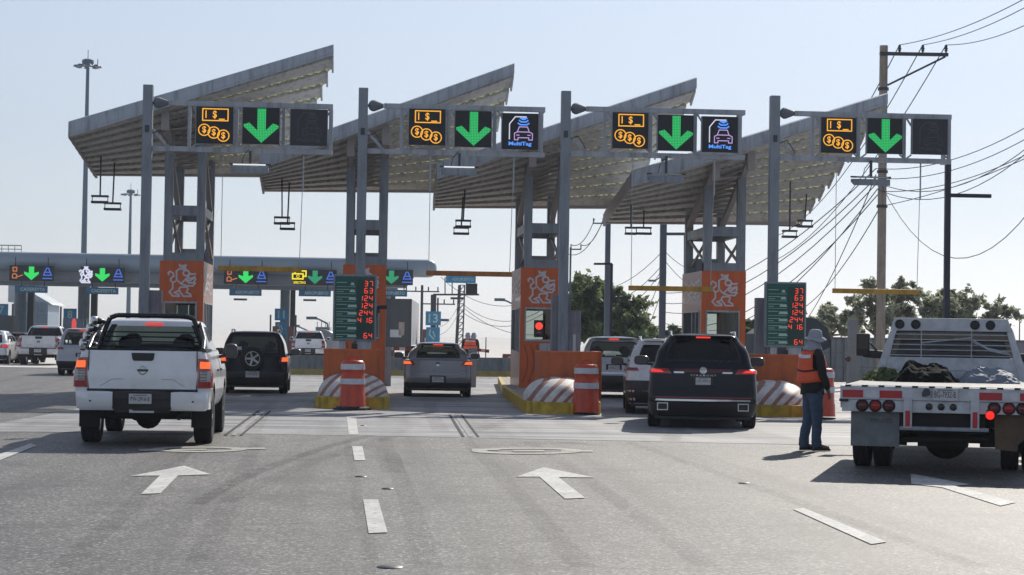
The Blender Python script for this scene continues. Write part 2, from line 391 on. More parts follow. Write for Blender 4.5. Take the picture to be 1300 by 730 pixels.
def put_text(mb, body, c, h, w=None, bold=0.0, yaw=0, dy=0):
    """flat lettering facing -Y, centre c, capital height h, optional total width w"""
    me = text_mesh(body, bold); xs = [v.co.x for v in me.vertices]; ys = [v.co.y for v in me.vertices]
    if not xs: return
    cx, cy = (min(xs) + max(xs)) / 2, (min(ys) + max(ys)) / 2
    sy = h / (max(ys) - min(ys)); sx = sy if w is None else w / (max(xs) - min(xs))
    vs_ = [Vector(((v.co.x - cx) * sx, 0, (v.co.y - cy) * sy)) for v in me.vertices]
    rot = Matrix.Rotation(yaw, 3, 'Z')
    mb.add([Vector(c) + rot @ v for v in vs_], [tuple(p.vertices) for p in me.polygons])
def strokes(mb, polys, fn, wd, dy):
    """thick flat lines: polys of 2-D points, fn maps (u, v) -> local 3-D point on a plane facing -Y"""
    k = 0
    for pl in polys:
        for a, b in zip(pl, pl[1:]):
            a3, b3 = fn(*a), fn(*b); d = b3 - a3
            if d.length < 1e-6: continue
            d.normalize(); n = Vector((-d.z, 0, d.x)) * wd / 2; e = d * wd * .4; k += 1
            off = Vector((0, -dy - .0003 * (k % 5), 0))
            mb.add([a3 - n - e + off, b3 - n + e + off, b3 + n + e + off, a3 + n - e + off], [(0, 1, 2, 3)])

# ---------------------------------------------------------------- setting: ground, pad, markings
g = MB(M['asphalt']); g.add([(-2500, -60, 0), (2500, -60, 0), (2500, 4500, 0), (-2500, 4500, 0)], [(0, 1, 2, 3)])
struct(g.build('ground'))
def sheet(name, pts, z, m_):
    b = MB(m_); b.add([(p[0], p[1], z) for p in pts], [tuple(range(len(pts)))]); return struct(b.build(name))
pad = [G(-60, 548), G(330, 551), G(560, 555), G(1080, 566), G(1420, 573), Vector((40, 74, 0)), Vector((-8, 74, 0)), G(95, 520), G(-60, 548)]
sheet('concrete_pad', pad[:-1], .004, M['concrete'])
def gp(pts): return [G(*p) for p in pts]
for name, pts in (
    ('lane_arrow', [(234, 592), (268, 603), (226, 604.5), (204, 627), (179, 628), (203, 604.5), (166, 605)]),
    ('lane_arrow', [(690, 594), (756, 607), (709, 606.5), (743, 633), (717, 634), (685, 606), (655, 606)]),
    ('lane_arrow', [(1156, 602), (1232, 616), (1212, 617.5), (1290, 638.5), (1270, 643), (1196, 619.5), (1157, 615)]),
    ('lane_dash', [(440, 530), (452, 530), (455, 552), (443, 552)]),
    ('lane_dash', [(447, 567), (460, 567), (464, 585), (450, 585)]),
    ('lane_dash', [(461, 635), (480, 635), (492, 677), (468, 678)]),
    ('lane_dash', [(1006, 647), (1021, 646), (1126, 689), (1106, 692)]),
    ('edge_line', [(-20, 584), (38, 564), (47, 566), (-20, 593)])):
    sheet(name, gp(pts), .008, M['marking'])
def ring(cx, cy, rx, ry, rxi, ryi, n=28):
    b = MB(M['marking_old']); a = [G(cx + rx * math.cos(t), cy + ry * math.sin(t)) for t in [2 * math.pi * i / n for i in range(n)]]
    c = [G(cx + rxi * math.cos(t), cy + ryi * math.sin(t)) for t in [2 * math.pi * i / n for i in range(n)]]
    for v in a + c: v.z = .008
    b.add(a + c, [(i, (i + 1) % n, n + (i + 1) % n, n + i) for i in range(n)]); return b
b = ring(670, 573, 72, 4.2, 52, 2.4)
for q in ([(598, 570.5), (632, 570.5), (634, 572.3), (600, 572.3)], [(650, 572), (690, 572), (692, 574), (652, 574)], [(712, 572.5), (752, 572.2), (753, 574.2), (712, 574.4)]):
    b.add([(*G(*p).xy, .0095) for p in q], [(0, 1, 2, 3)])
struct(b.build('worn_lane_symbol'))
b = ring(252, 571, 62, 3.6, 44, 1.9)
for q in ([(176, 571), (206, 570.6), (206, 573), (177, 573.2)], [(292, 569.5), (336, 569), (337, 571), (294, 571.4)], [(215, 571), (262, 570.4), (262, 572), (216, 572.6)]):
    b.add([(*G(*p).xy, .0095) for p in q], [(0, 1, 2, 3)])
struct(b.build('worn_lane_symbol'))
for k, (a, c) in enumerate((((286, 553), (328, 522)), ((588, 555), (571, 527)))):
    A, C = G(*a), G(*c); d = (C - A).normalized(); n = Vector((d.y, -d.x, 0))
    b = MB(M['under']); b.box(((A + C) / 2) + Vector((0, 0, .007)), (.05, (C - A).length, .008), Matrix((n, d, Vector((0, 0, 1)))).transposed())
    b.m(M['wall_conc'])
    b.box(((A + C) / 2) + n * .12 + Vector((0, 0, .006)), (.07, (C - A).length, .010), Matrix((n, d, Vector((0, 0, 1)))).transposed())
    b.m(M['under'])
    b.box(((A + C) / 2) + n * .24 + Vector((0, 0, .007)), (.04, (C - A).length, .008), Matrix((n, d, Vector((0, 0, 1)))).transposed())
    struct(b.build('expansion_joint'))
for k, (px, py, wd, lab) in enumerate(((495, 720.5, .17, 'small raised road stud nearest the camera on the lane line'), (458, 605.5, .13, 'small raised road stud between two lane dashes'), (492, 621, .12, 'tiny dark loose stone lying on the asphalt beside the lane dashes'), (945, 614, .13, 'flat dark metal lid in asphalt between the arrow and the flatbed truck shadow'), (461, 541, .1, 'dark road stud on the concrete strip behind the striped barrel'))):
    p = G(px, py); b = MB(M['steel_dark']); b.lathe([(wd * .55, 0), (wd * .5, .006), (wd * .3, .012), (0, .013)], n=10)
    tag(b.build('road_stud', loc=(p.x, p.y, .004), smooth=40), lab, 'road stud')

def skid(pts, w_):
    P_ = [G(*p) for p in pts]; L_, R_ = [], []
    for i, p in enumerate(P_):
        d = (P_[min(i + 1, len(P_) - 1)] - P_[max(i - 1, 0)]).normalized(); n = Vector((d.y, -d.x, 0)) * w_ / 2
        L_.append(p - n); R_.append(p + n)
    b = MB(M['skid']); 
    for q in L_ + R_: q.z = .006 + .0002 * (len(bpy.data.meshes) % 7)
    b.grid([L_, R_]); struct(b.build('tyre_mark'))
skid([(250, 640), (300, 610), (360, 586), (420, 566), (470, 553)], .22); skid([(285, 640), (335, 612), (395, 588), (450, 568), (500, 554)], .22); skid([(250, 640), (300, 610), (360, 586), (420, 566), (470, 553)], .14)
skid([(380, 585), (430, 578), (490, 583), (520, 590)], .26); skid([(500, 600), (495, 580), (470, 565)], .3); skid([(472, 730), (468, 690), (455, 640), (447, 600), (441, 560)], .12)
skid([(545, 720), (520, 640), (500, 585), (488, 556)], .2); skid([(250, 720), (290, 640), (315, 585), (330, 554)], .2); skid([(80, 720), (170, 640), (225, 585), (255, 554)], .2)
skid([(740, 720), (670, 640), (622, 590), (590, 558)], .2); skid([(900, 720), (790, 640), (720, 590), (670, 560)], .2); skid([(640, 562), (700, 561), (770, 566)], .5); skid([(610, 566), (680, 564), (740, 562)], .35)
skid([(1250, 722), (1020, 640), (880, 590), (800, 562)], .18); skid([(600, 548), (640, 536), (668, 528)], .3); skid([(560, 548), (550, 530), (545, 512)], .3); skid([(320, 548), (330, 530), (345, 512)], .3); skid([(850, 560), (860, 545), (862, 530)], .3)
# ---------------------------------------------------------------- toll plaza
YG, YTF, YTR, YCF, YCR = 48.0, 53.0, 56.3, 51.5, 57.2
ORD = ['first from the left', 'second from the left', 'third from the left', 'rightmost']
ORDN = ['leftmost', 'second', 'third', 'fourth']
KX = [0, 1, 2, 3]

LION = [[(288, 215), (294, 238), (304, 222), (313, 240), (322, 222), (331, 238), (338, 217)], [(292, 243), (336, 243)],
    [(350, 262), (330, 250), (285, 252), (266, 268), (268, 335), (302, 370), (345, 325)],
    [(365, 282), (358, 266), (340, 260), (322, 268), (317, 284), (324, 300), (342, 306), (360, 298), (365, 282)],
    [(365, 284), (385, 292), (412, 288)], [(365, 300), (350, 325), (345, 345), (365, 362), (398, 360), (412, 335), (408, 312), (378, 325), (360, 325)],
    [(345, 345), (372, 342), (402, 322)], [(302, 370), (345, 386), (392, 386), (412, 362)],
    [(268, 345), (240, 362), (240, 408), (215, 438), (242, 470), (292, 470), (285, 455), (252, 442), (288, 425), (292, 405), (306, 396), (350, 396), (357, 412), (345, 438), (374, 452), (380, 470), (322, 470), (290, 425)],
    [(240, 365), (222, 342), (226, 325), (246, 310), (242, 286), (218, 272), (204, 282), (206, 298)]]
LION = [[((x - 312) / 260, (342 - y) / 260) for x, y in pl] for pl in LION]    # height 1, centred

def island(k, cx, nose_px, wall, far_w, lab):
    """cx: centre x of the nose; returns nothing"""
    y0 = G(*nose_px).y; hw = .82
    t = thing('toll_island', lab, 'traffic island', (cx, y0 + .8, 0), 0, 'toll islands between the lanes')
    # kerb outline in local coordinates
    nose = [(hw * math.sin(a), -.75 * math.cos(a) + 0) for a in [R(q) for q in range(-90, 91, 15)]]
    out = [(x, y) for x, y in nose] + [(hw, 9), (.62, 24), (far_w[1], 25), (far_w[0], 25), (-.62 if k == 1 else -.45, 12)]
    ins = [(x * .86, y * .86 + .02) for x, y in nose] + [(hw - .13, 9), (.5, 24), (far_w[1] - .1, 24.9), (far_w[0] + .1, 24.9), (-.48 if k == 1 else -.32, 12)]
    n = len(out); b = MB(M['yellow_kerb'])
    vs_ = [(x, y, 0) for x, y in out] + [(x * .99, y, .25) for x, y in out] + [(x, y, .25) for x, y in ins]
    b.add(vs_, [(i, (i + 1) % n, n + (i + 1) % n, n + i) for i in range(n)] + [(n + i, n + (i + 1) % n, 2 * n + (i + 1) % n, 2 * n + i) for i in range(n)])
    b.build('kerb', t, smooth=30)
    MB(M['wall_conc']).add([(x, y, .245) for x, y in ins], [tuple(range(n))]).build('slab', t)
    # striped mound at the nose: half dome with concentric arcs painted on it
    pts = []; NJ, NI = 13, 30
    for j in range(NJ):
        v = j / (NJ - 1); row = []
        for i in range(NI):
            a = -math.pi / 2 + math.pi * i / (NI - 1)
            r = math.cos(v * math.pi / 2) ** .75
            row.append(Vector((hw * .95 * math.sin(a) * r, 1.0 - 1.62 * math.cos(a) * r + 0, .25 + .5 * math.sin(v * math.pi / 2))))
        pts.append(row)
    wmb, omb = MB(M['white_stripe']), None
    bmd = MB(); bmd.mats = [M['white_stripe'], M['stripe_faded']]
    for j in range(NJ - 1):
        for i in range(NI - 1):
            c = (pts[j][i] + pts[j + 1][i + 1]) / 2
            d = math.hypot(c.x - .75, (c.z - .2) * 1.25)
            bmd.cur = 1 if int(d / .105) % 2 else 0
            bmd.add([pts[j][i], pts[j][i + 1], pts[j + 1][i + 1], pts[j + 1][i]], [(0, 1, 2, 3)])
    bmd.build('striped_mound', t, smooth=60)
    return t
def stripe_mat(name, cols, period, cx, cz):
    """orange and white arcs painted on the mound, centred low at its right"""
    m, t, b = nodes(name); L = t.links
    tc = t.nodes.new('ShaderNodeTexCoord'); sp = t.nodes.new('ShaderNodeSeparateXYZ'); L.new(tc.outputs['Object'], sp.inputs[0])
    def mth(op, a, bb=None):
        n = t.nodes.new('ShaderNodeMath'); n.operation = op
        for i, q in enumerate((a, bb)):
            if q is None: continue
            if isinstance(q, (int, float)): n.inputs[i].default_value = q
            else: L.new(q, n.inputs[i])
        return n.outputs[0]
    nz = _noise(t, 9, 4)
    dx = mth('SUBTRACT', sp.outputs['X'], cx); dz = mth('MULTIPLY', mth('SUBTRACT', sp.outputs['Z'], cz), 1.5)
    d = mth('SQRT', mth('ADD', mth('MULTIPLY', dx, dx), mth('MULTIPLY', dz, dz)))
    fr = mth('FRACT', mth('DIVIDE', mth('ADD', d, mth('MULTIPLY', nz.outputs[0], .03)), period))
    r = _ramp(t, fr, [(.0, cols[0]), (.58, cols[0]), (.62, cols[1]), (.97, cols[1]), (1, cols[0])])
    n2 = _noise(t, 5, 5); r2 = _ramp(t, n2.outputs[0], [(.3, (.6, .58, .56)), (.6, (1, 1, 1))])
    mx = t.nodes.new('ShaderNodeMix'); mx.data_type = 'RGBA'; mx.blend_type = 'MULTIPLY'; mx.inputs[0].default_value = .8
    L.new(r.outputs[0], mx.inputs[6]); L.new(r2.outputs[0], mx.inputs[7]); L.new(mx.outputs[2], b.inputs['Base Color'])
    b.inputs['Roughness'].default_value = .6
    return m
M['stripe_faded'] = M['white_stripe']
stripeA = stripe_mat('mound_stripes', ((.64, .62, .61), (.34, .16, .12)), .21, 1.05, -.12)
M['white_stripe'] = M['stripe_faded'] = stripeA
ISL = []
for k, (px, py, lab) in enumerate(((172, 517, 'toll island mostly hidden behind the white pickup'), (447, 519.5, 'toll island whose striped mound stands behind the barrel left of the hatchback'),
                                   (719, 526.5, 'toll island with long yellow kerb and striped mound below the booth with the red signal'), (1000, 530, 'toll island with striped mound behind the worker in the orange vest'))):
    ISL.append(island(k, G(px, py).x, (px, py), None, (-.3 if k != 2 else .3, .7), lab))

# orange curved walls in front of the booths
WALLS = []
for k, (x0, x1, y1, lab) in enumerate(((134, 212, 443, 'orange guard wall hidden behind the white pickup'), (411, 484, 445, 'orange guard wall under the left price board behind the barrel'), (686, 765, 448, 'orange guard wall with rounded right end beside the third booth'), (962, 1042, 452, 'orange guard wall under the right price board behind the worker'))):
    Y = ISL[k].location.y + 1.15
    a, c = P(x0, y1, Y), P(x1, y1, Y); h = (a.z + c.z) / 2; W = c.x - a.x
    t = thing('guard_wall', lab, 'guard wall', ((a.x + c.x) / 2, Y, .245), 0, 'orange guard walls on the islands')
    pts = [(-W / 2, .04), (-W / 2 + .06, 0), (W / 2 - .12, 0)] + [(W / 2 - .12 + .12 * math.sin(R(q)), .12 - .12 * math.cos(R(q))) for q in (20, 45, 70, 90)] + [(W / 2, 1.3), (W / 2 - .12, 1.3), (W / 2 - .12, .2), (-W / 2 + .12, .2), (-W / 2 + .12, 1.3), (-W / 2, 1.3)]
    MB(M['orange_wall']).prism([(x, y, 0) for x, y in pts], (0, 0, h - .245)).build('wall_panel', t, smooth=35)
    b = MB(M['orange']); b.prism([(x * 1.01, y * 1.01 - .006, h - .245) for x, y in pts], (0, 0, .035)); b.build('coping', t, smooth=35)

# booths
def booth(k, x0, x1, ytop, lab, side):
    a, c = P(x0, 430, YTF), P(x1, 430, YTF); W = c.x - a.x; zt = P((x0 + x1) / 2, ytop, YTF).z; D = YTR - YTF
    t = thing('toll_booth', lab, 'toll booth', ((a.x + c.x) / 2, YTF, .245), 0, 'orange toll booths'); H = zt - .245; h2 = W / 2
    S = W / 1.12
    wz0, wz1 = 1.62, 2.62 - .35; wx0, wx1 = -h2 + .16, h2 - .2
    wz0 = 1.30; wz1 = 2.12
    b = MB(M['orange'])                                # hollow shell with openings
    def face_with_hole(fn, u0, u1, hu0, hu1, z0, z1, holes):
        zs = [z0, holes[0], holes[1], z1]; us = [u0, hu0, hu1, u1]
        for i in range(3):
            for j in range(3):
                if i == 1 and j == 1: continue
                p, q = (us[i], zs[j]), (us[i + 1], zs[j + 1]); b.add(fn(p, q), BOXF)
    BOXF = [(0, 1, 3, 2), (4, 6, 7, 5), (0, 4, 5, 1), (2, 3, 7, 6), (0, 2, 6, 4), (1, 5, 7, 3)]
    th = .05
    def ff(y0):
        return lambda p, q: [(x, y, z) for x in (p[0], q[0]) for y in (y0, y0 + th) for z in (p[1], q[1])]
    def fs(x0_):
        return lambda p, q: [(x, y, z) for x in (x0_, x0_ + th) for y in (p[0], q[0]) for z in (p[1], q[1])]
    face_with_hole(ff(0), -h2, h2, wx0, wx1, 0, H, (wz0, wz1))
    face_with_hole(ff(D - th), -h2, h2, wx0, wx1, 0, H, (wz0, wz1))
    b.m(M['booth_side'])
    face_with_hole(fs(-h2 + .002), .052, D - .052, .35, D - .3, 0, H - .004, (.98, wz1))
    face_with_hole(fs(h2 - th - .002), .052, D - .052, .35, D - .3, 0, H - .004, (.98, wz1))
    b.build('shell', t)
    MB(M['steel']).bb(-h2 + .06, h2 - .06, .06, D - .06, wz1 + .1, wz1 + .14).build('ceiling_panel', t)
    f = MB(M['steel_light'])                           # front window frame
    for (xa, xb, za, zb) in ((wx0 - .04, wx1 + .04, wz1, wz1 + .05), (wx0 - .04, wx1 + .04, wz0 - .05, wz0), (wx0 - .04, wx0, wz0, wz1), (wx1, wx1 + .04, wz0, wz1)):
        f.bb(xa, xb, -.02, .03, za, zb)
    fo = f.build('window', t)
    MB(M['glass_clear']).bb(wx0, wx1, .012, .018, wz0, wz1).build('pane', fo)
    for sx, nm in ((-1, 'side_window'), (1, 'side_window')):
        f = MB(M['steel_light']); xs = sx * h2
        for yy in (.35, .9, 1.5, D - .3): f.bb(xs - .02, xs + .02, yy - .025, yy + .025, .98, wz1)
        f.bb(xs - .02, xs + .02, .35, D - .3, wz1, wz1 + .04); f.bb(xs - .02, xs + .02, .35, D - .3, .94, .98)
        so_ = f.build(nm, t)
        MB(M['glass_clear']).bb(xs - .005, xs + .005, .37, D - .32, .98, wz1).build('pane', so_)
        wv = MB(M['white_paint']); rr = random.Random(5)    # ragged white emblem wrapped round the side
        for q in range(3):
            pl = [(.3 + .16 * i + rr.uniform(-.04, .04), H - .28 - q * .22 + rr.uniform(-.09, .09)) for i in range(int((D - .5) / .16))]
            for (u0, v0), (u1, v1) in zip(pl, pl[1:]):
                wv.add([(xs + sx * .004, u0, v0), (xs + sx * .004, u1, v1), (xs + sx * .004, u1, v1 - .09), (xs + sx * .004, u0, v0 - .09)], [(0, 1, 2, 3)])
        wv.build('side_graphic', t)
    b = MB(M['seat']); b.bb(-h2 + .1, h2 - .1, .9, 1.3, 0, .95); b.bb(-h2 + .1, -.1, 1.0, 1.25, .95, 1.25); b.build('counter', t)
    b = MB(M['white_paint']); cz = (H + wz1 + .05) / 2 + .02
    strokes(b, LION, lambda u, v: Vector((u * .9 + 0.02, 0, cz + v * .86)), .045, .006); b.build('lion_emblem', t)
    sw = MB(M['orange_dark'])    # faint darker swooshes below the window
    for q in range(3):
        pts = [(-h2 + .12 + q * .17 + .1 * math.sin(i * .35), 1.15 - i * .1) for i in range(11)]
        strokes(sw, [pts], lambda u, v: Vector((u, 0, v)), .035, .003)
    sw.build('swoosh_graphic', t)
    if k == 2:
        MB(M['steel_light']).bb(-.02, .3, -.02, .02, wz0 - .32, wz0 - .1).build('notice_plate', t)
    return t
M['booth_side'] = mat('booth_side_panel', (.46, .27, .22), .4, 0, .15, 4, coat=.3)
M['orange_dark'] = mat('orange_dark_graphic', (.36, .06, .016), .5, 0, .08, 3)
BO = []
for k, (x0, x1, yt, lab, sd_) in enumerate(((201, 257, 331, 'orange toll booth with lion emblem behind the white pickup', 1), (434, 489, 336, 'orange toll booth half covered by the left price board', 0),
        (660, 712, 340, 'orange toll booth with a red signal light shining in its window', -1), (890, 946, 344, 'orange toll booth with lion emblem behind the black car with glowing tail lights', -1))):
    BO.append(booth(k, x0, x1, yt, lab, sd_))
# red signal in front of the third booth window
b0 = BO[2].location
t = thing('signal_light', 'round red signal light shining in the third booth window', 'signal light', (P(684, 414, YTF - .1).x, YTF - .12, 1.2))
zc = P(685, 414, YTF - .1).z - 1.2
b = MB(M['black']); b.bb(-.13, .13, -.06, .04, zc - .3, zc + .16); b.bb(-.03, .03, .0, .1, zc - .1, zc); b.build('housing', t, bevel=.01)
b = MB(M['led_red']); b.lathe([(.1, -.065), (.1, -.075), (.05, -.09), (0, -.092)], (0, 0, zc), 'Y', 16); b.build('lamp', t)
b = MB(M['dark_red_lens']); b.lathe([(.07, -.065), (.07, -.072), (0, -.08)], (0, 0, zc - .2), 'Y', 16); b.build('lamp', t)

# canopies with their steel towers
def canopy(k, FL, FR, RL, RR, post_x, top_px, lab):
    """corner pixels of the roof: front-left, front-right tip, rear-left, rear-right"""
    x0, x1 = post_x
    a, c = P(x0, 330, YTF + .1), P(x1, 330, YTF + .1); cx = (a.x + c.x) / 2; zb = P(cx, top_px, YTF).z
    zb = BO[k]['top']
    t = thing('canopy', lab, 'canopy', (cx, YTF, zb), 0, 'sloping steel toll canopies')
    O = Vector((cx, YTF, zb)); hw = (c.x - a.x) / 2 - .08
    fl, fr, rl, rr_ = (P(*FL, YCF) - O, P(*FR, YCF) - O, P(*RL, YCR) - O, P(*RR, YCR) - O)
    N = 9
    # soffit: overlapping long steps running left to right, fanning from the low rear edge to the raised front edge
    def S(u, v): return (fl * (1 - u) + fr * u) * (1 - v) + (rl * (1 - u) + rr_ * u) * v
    def St(u, v, v0):                                  # inside one step the right end stays square, so the edge runs in stairs
        p = S(u, v); p.x += (S(1, v0).x - S(1, v).x) * u; return p
    sf = MB(M['soffit']); dk = MB(M['decking']); top = MB(M['fascia']); pur = MB(M['steel'])
    nu = 40
    def stepend(v): return 1.0
    for j in range(N):
        v0, v1 = j / N, (j + 1) / N; vm = v0 + (v1 - v0) * .70
        A0 = [St(u / 10, v0, v0) + Vector((0, 0, .05)) for u in range(11)]; A = [St(u / 10, v0, v0) + Vector((0, 0, -.05)) for u in range(11)]; B_ = [St(u / 10, vm, v0) + Vector((0, 0, -.015)) for u in range(11)]
        sf.grid([A0, A, B_])
        n = 130; r0, r1 = [], []
        for i in range(n + 1):
            u = i / n; ph = i % 4; hgt = .04 if ph in (1, 2) else -.0
            r0.append(St(u, vm, v0) + Vector((0, 0, hgt))); r1.append(St(u, v1, v0) + Vector((0, 0, hgt + .01)))
        dk.grid([r0, r1])
        sf.add([St(1, v0, v0) + Vector((0, 0, -.06)), St(1, v1, v0) + Vector((0, 0, -.04)), St(1, v1, v0) + Vector((0, 0, .2)), St(1, v0, v0) + Vector((0, 0, .2)),
                St(1, v0, v0) + Vector((.05, 0, -.06)), St(1, v1, v0) + Vector((.05, 0, -.04)), St(1, v1, v0) + Vector((.05, 0, .2)), St(1, v0, v0) + Vector((.05, 0, .2))], [(0, 1, 2, 3), (4, 5, 6, 7), (0, 1, 5, 4), (1, 2, 6, 5), (2, 3, 7, 6), (3, 0, 4, 7)])
    so_ = sf.build('soffit_board', t)
    dk.build('corrugated_decking', t)
    # roof top sheet, front fascia, side and rear trims
    n = 24
    rt = [S(u / n, 0) + Vector((0, -.05, .30)) for u in range(n + 1)]; rb = [S(u / n, 1) + Vector((0, .05, .24)) for u in range(n + 1)]
    # open light gap along the raised right half: the roof sheet is translucent decking, so build it as a thin purlin grid
    for q in range(15):
        u = q / 14; top.beam(S(u, 0.02) + Vector((0, 0, .12)), S(u, .98) + Vector((0, 0, .12)), .05, .12)
    top.build('rafter', t)
    fa = MB(M['fascia']); e1 = Vector((0, -.12, 0)); hF = .36
    fa.grid([[S(0, 0) + Vector((-.05, -.14, .30)), S(1, 0) + Vector((.05, -.14, .30))], [S(0, 0) + Vector((-.05, -.14, -.10)), S(1, 0) + Vector((.05, -.14, .02))]])
    fa.grid([[S(0, 0) + Vector((-.05, -.14, .30)), S(1, 0) + Vector((.05, -.14, .30))], [S(0, 0) + Vector((-.05, .06, .34)), S(1, 0) + Vector((.05, .06, .34))]])
    fa.grid([[S(0, 0) + Vector((-.05, -.14, -.10)), S(1, 0) + Vector((.05, -.14, .02))], [S(0, 0) + Vector((-.05, .08, -.08)), S(1, 0) + Vector((.05, .08, .04))]])
    fa.m(M['steel_light']); fa.grid([[S(0, 0) + Vector((-.05, -.146, -.02)), S(1, 0) + Vector((.05, -.146, .10))], [S(0, 0) + Vector((-.05, -.146, -.045)), S(1, 0) + Vector((.05, -.146, .075))]])
    fa.build('fascia', t)
    tr = MB(M['soffit_edge'])
    for u, sx in ((0, -1),):
        for j in range(N):
            v0, v1 = j / N, (j + 1) / N; ww = .06 + (.10 if u == 1 else 0)
            p, q = S(u, v0), S(u, v1)
            tr.add([p + Vector((0, 0, .28)), q + Vector((0, 0, .24)), q + Vector((0, 0, -.1)), p + Vector((0, 0, -.12)),
                    p + Vector((sx * ww, 0, .28)), q + Vector((sx * ww, 0, .24)), q + Vector((sx * ww, 0, -.1)), p + Vector((sx * ww, 0, -.12))],
                   [(0, 1, 2, 3), (4, 5, 6, 7), (0, 1, 5, 4), (1, 2, 6, 5), (2, 3, 7, 6), (3, 0, 4, 7)])
    tr.beam(S(0, 1) + Vector((0, .03, .05)), S(1, 1) + Vector((0, .03, .05)), .14, .30)
    tr.build('edge_trim', t)
    tp = MB(M['fascia']); tp.grid([[S(u / n, v / 6) + Vector((0, 0, .30)) for u in range(int(n * .5) + 1)] for v in range(7)]); tp.build('roof_sheet', t)
    # tower: four posts, beams, braces, inclined struts
    D = YTR - YTF
    def vat(y): return (y - (YCF - YTF)) / (YCR - YCF)
    def zat(x, y):
        v = vat(y); l = fl * (1 - v) + rl * v; r = fr * (1 - v) + rr_ * v; u = (x - l.x) / (r.x - l.x); return S(u, v).z
    for sx in (-1, 1):
        x = sx * hw
        for (y, zt) in ((.12, None), (D - .12, None)):
            b = MB(M['steel']); zz = zat(x, y) - .08; b.bb(x - .11, x + .11, y - .11, y + .11, 0, zz); b.build('post', t)
        b = MB(M['soffit_edge'])                       # inclined strut from the rear post up to the front edge
        b.beam((x * 1.02, D - .1, 1.35), (x * 1.02, -1.1, zat(x, -1.1) - .12), .16, .14, Vector((1, 0, 0)))
        b.beam((x * 1.02, -1.1, zat(x, -1.1) - .5), (x * 1.02, -1.1, zat(x, -1.1)), .2, .2)
        b.build('strut', t)
    z1 = 1.08 if k else 1.35
    bmz = MB(M['steel'])
    for y in (.12, D - .12):
        bmz.bb(-hw + .11, hw - .11, y - .1, y + .1, z1 - .13, z1 + .13)
    for x in (-hw, hw): bmz.bb(x - .08, x + .08, .24, D - .24, z1 - .12, z1 + .12)
    bmz.bb(-hw - .11, hw + .11, -.0, .24, .001, .22); bmz.bb(-hw + .11, hw - .11, D - .22, D - .02, 0.001, .45)
    bmz.build('tie_beam', t)
    xb = MB(M['tan_brace'])
    for x in (-hw, hw):
        xb.beam((x, .25, .2), (x, D - .25, z1 - .1), .06, .06); xb.beam((x + .07, .25, z1 - .1), (x + .07, D - .25, .2), .06, .06)
    xb.build('cross_brace', t)
    # bracing lattice between the struts, under the roof
    lt = MB(M['soffit_edge']); nn = 9
    for q in range(nn):
        y0, y1 = D - .3 - q * .38, D - .3 - (q + 1) * .38; zz = lambda x, y: min(zat(x, y) - .22, 9)
        pa, pb, pc = Vector((-hw, y0, zz(-hw, y0))), Vector((hw, y0, zz(hw, y0))), Vector((hw, y1, zz(hw, y1)))
        lt.beam(pa, pb, .05, .05); lt.beam(pa, pc, .04, .04)
        pd = Vector((-hw, y1, zz(-hw, y1))); lt.beam(pb + Vector((0, 0, -.05)), pd + Vector((0, 0, -.05)), .04, .04)
    lt.build('lattice', t)
    return t, O, S
M['soffit_edge'] = mat('canopy_edge', (.37, .34, .33), .6, 0, .1, 2)
M['tan_brace'] = mat('brace_steel', (.40, .37, .33), .6, 0, .1, 2)
for k, bo in enumerate(BO): bo['top'] = P(0 + (229, 461, 686, 918)[k], (331, 336, 340, 344)[k], YTF).z
CAN = []
CP = [((90, 170), (421, 72), (124, 222), (362, 224), (209, 258)), ((331, 211), (650, 96), (336, 242), (600, 244), (440, 490)),
      ((557, 223), (881, 114), (552, 263), (782, 264), (666, 716)), ((803, 233), (1123, 134), (768, 283), (1010, 285), (894, 944))]
CL = ['sloping grey canopy over the leftmost booth, its raised tip highest in the picture', 'sloping grey canopy over the booth with the left price board',
      'sloping grey canopy over the booth with the red signal', 'sloping grey canopy whose raised tip reaches the concrete utility pole']
for k in range(4):
    fl, fr, rl, rr_, px = CP[k]
    CAN.append(canopy(k, fl, fr, rl, rr_, px, 0, CL[k]))
for bo in BO: del bo['top']

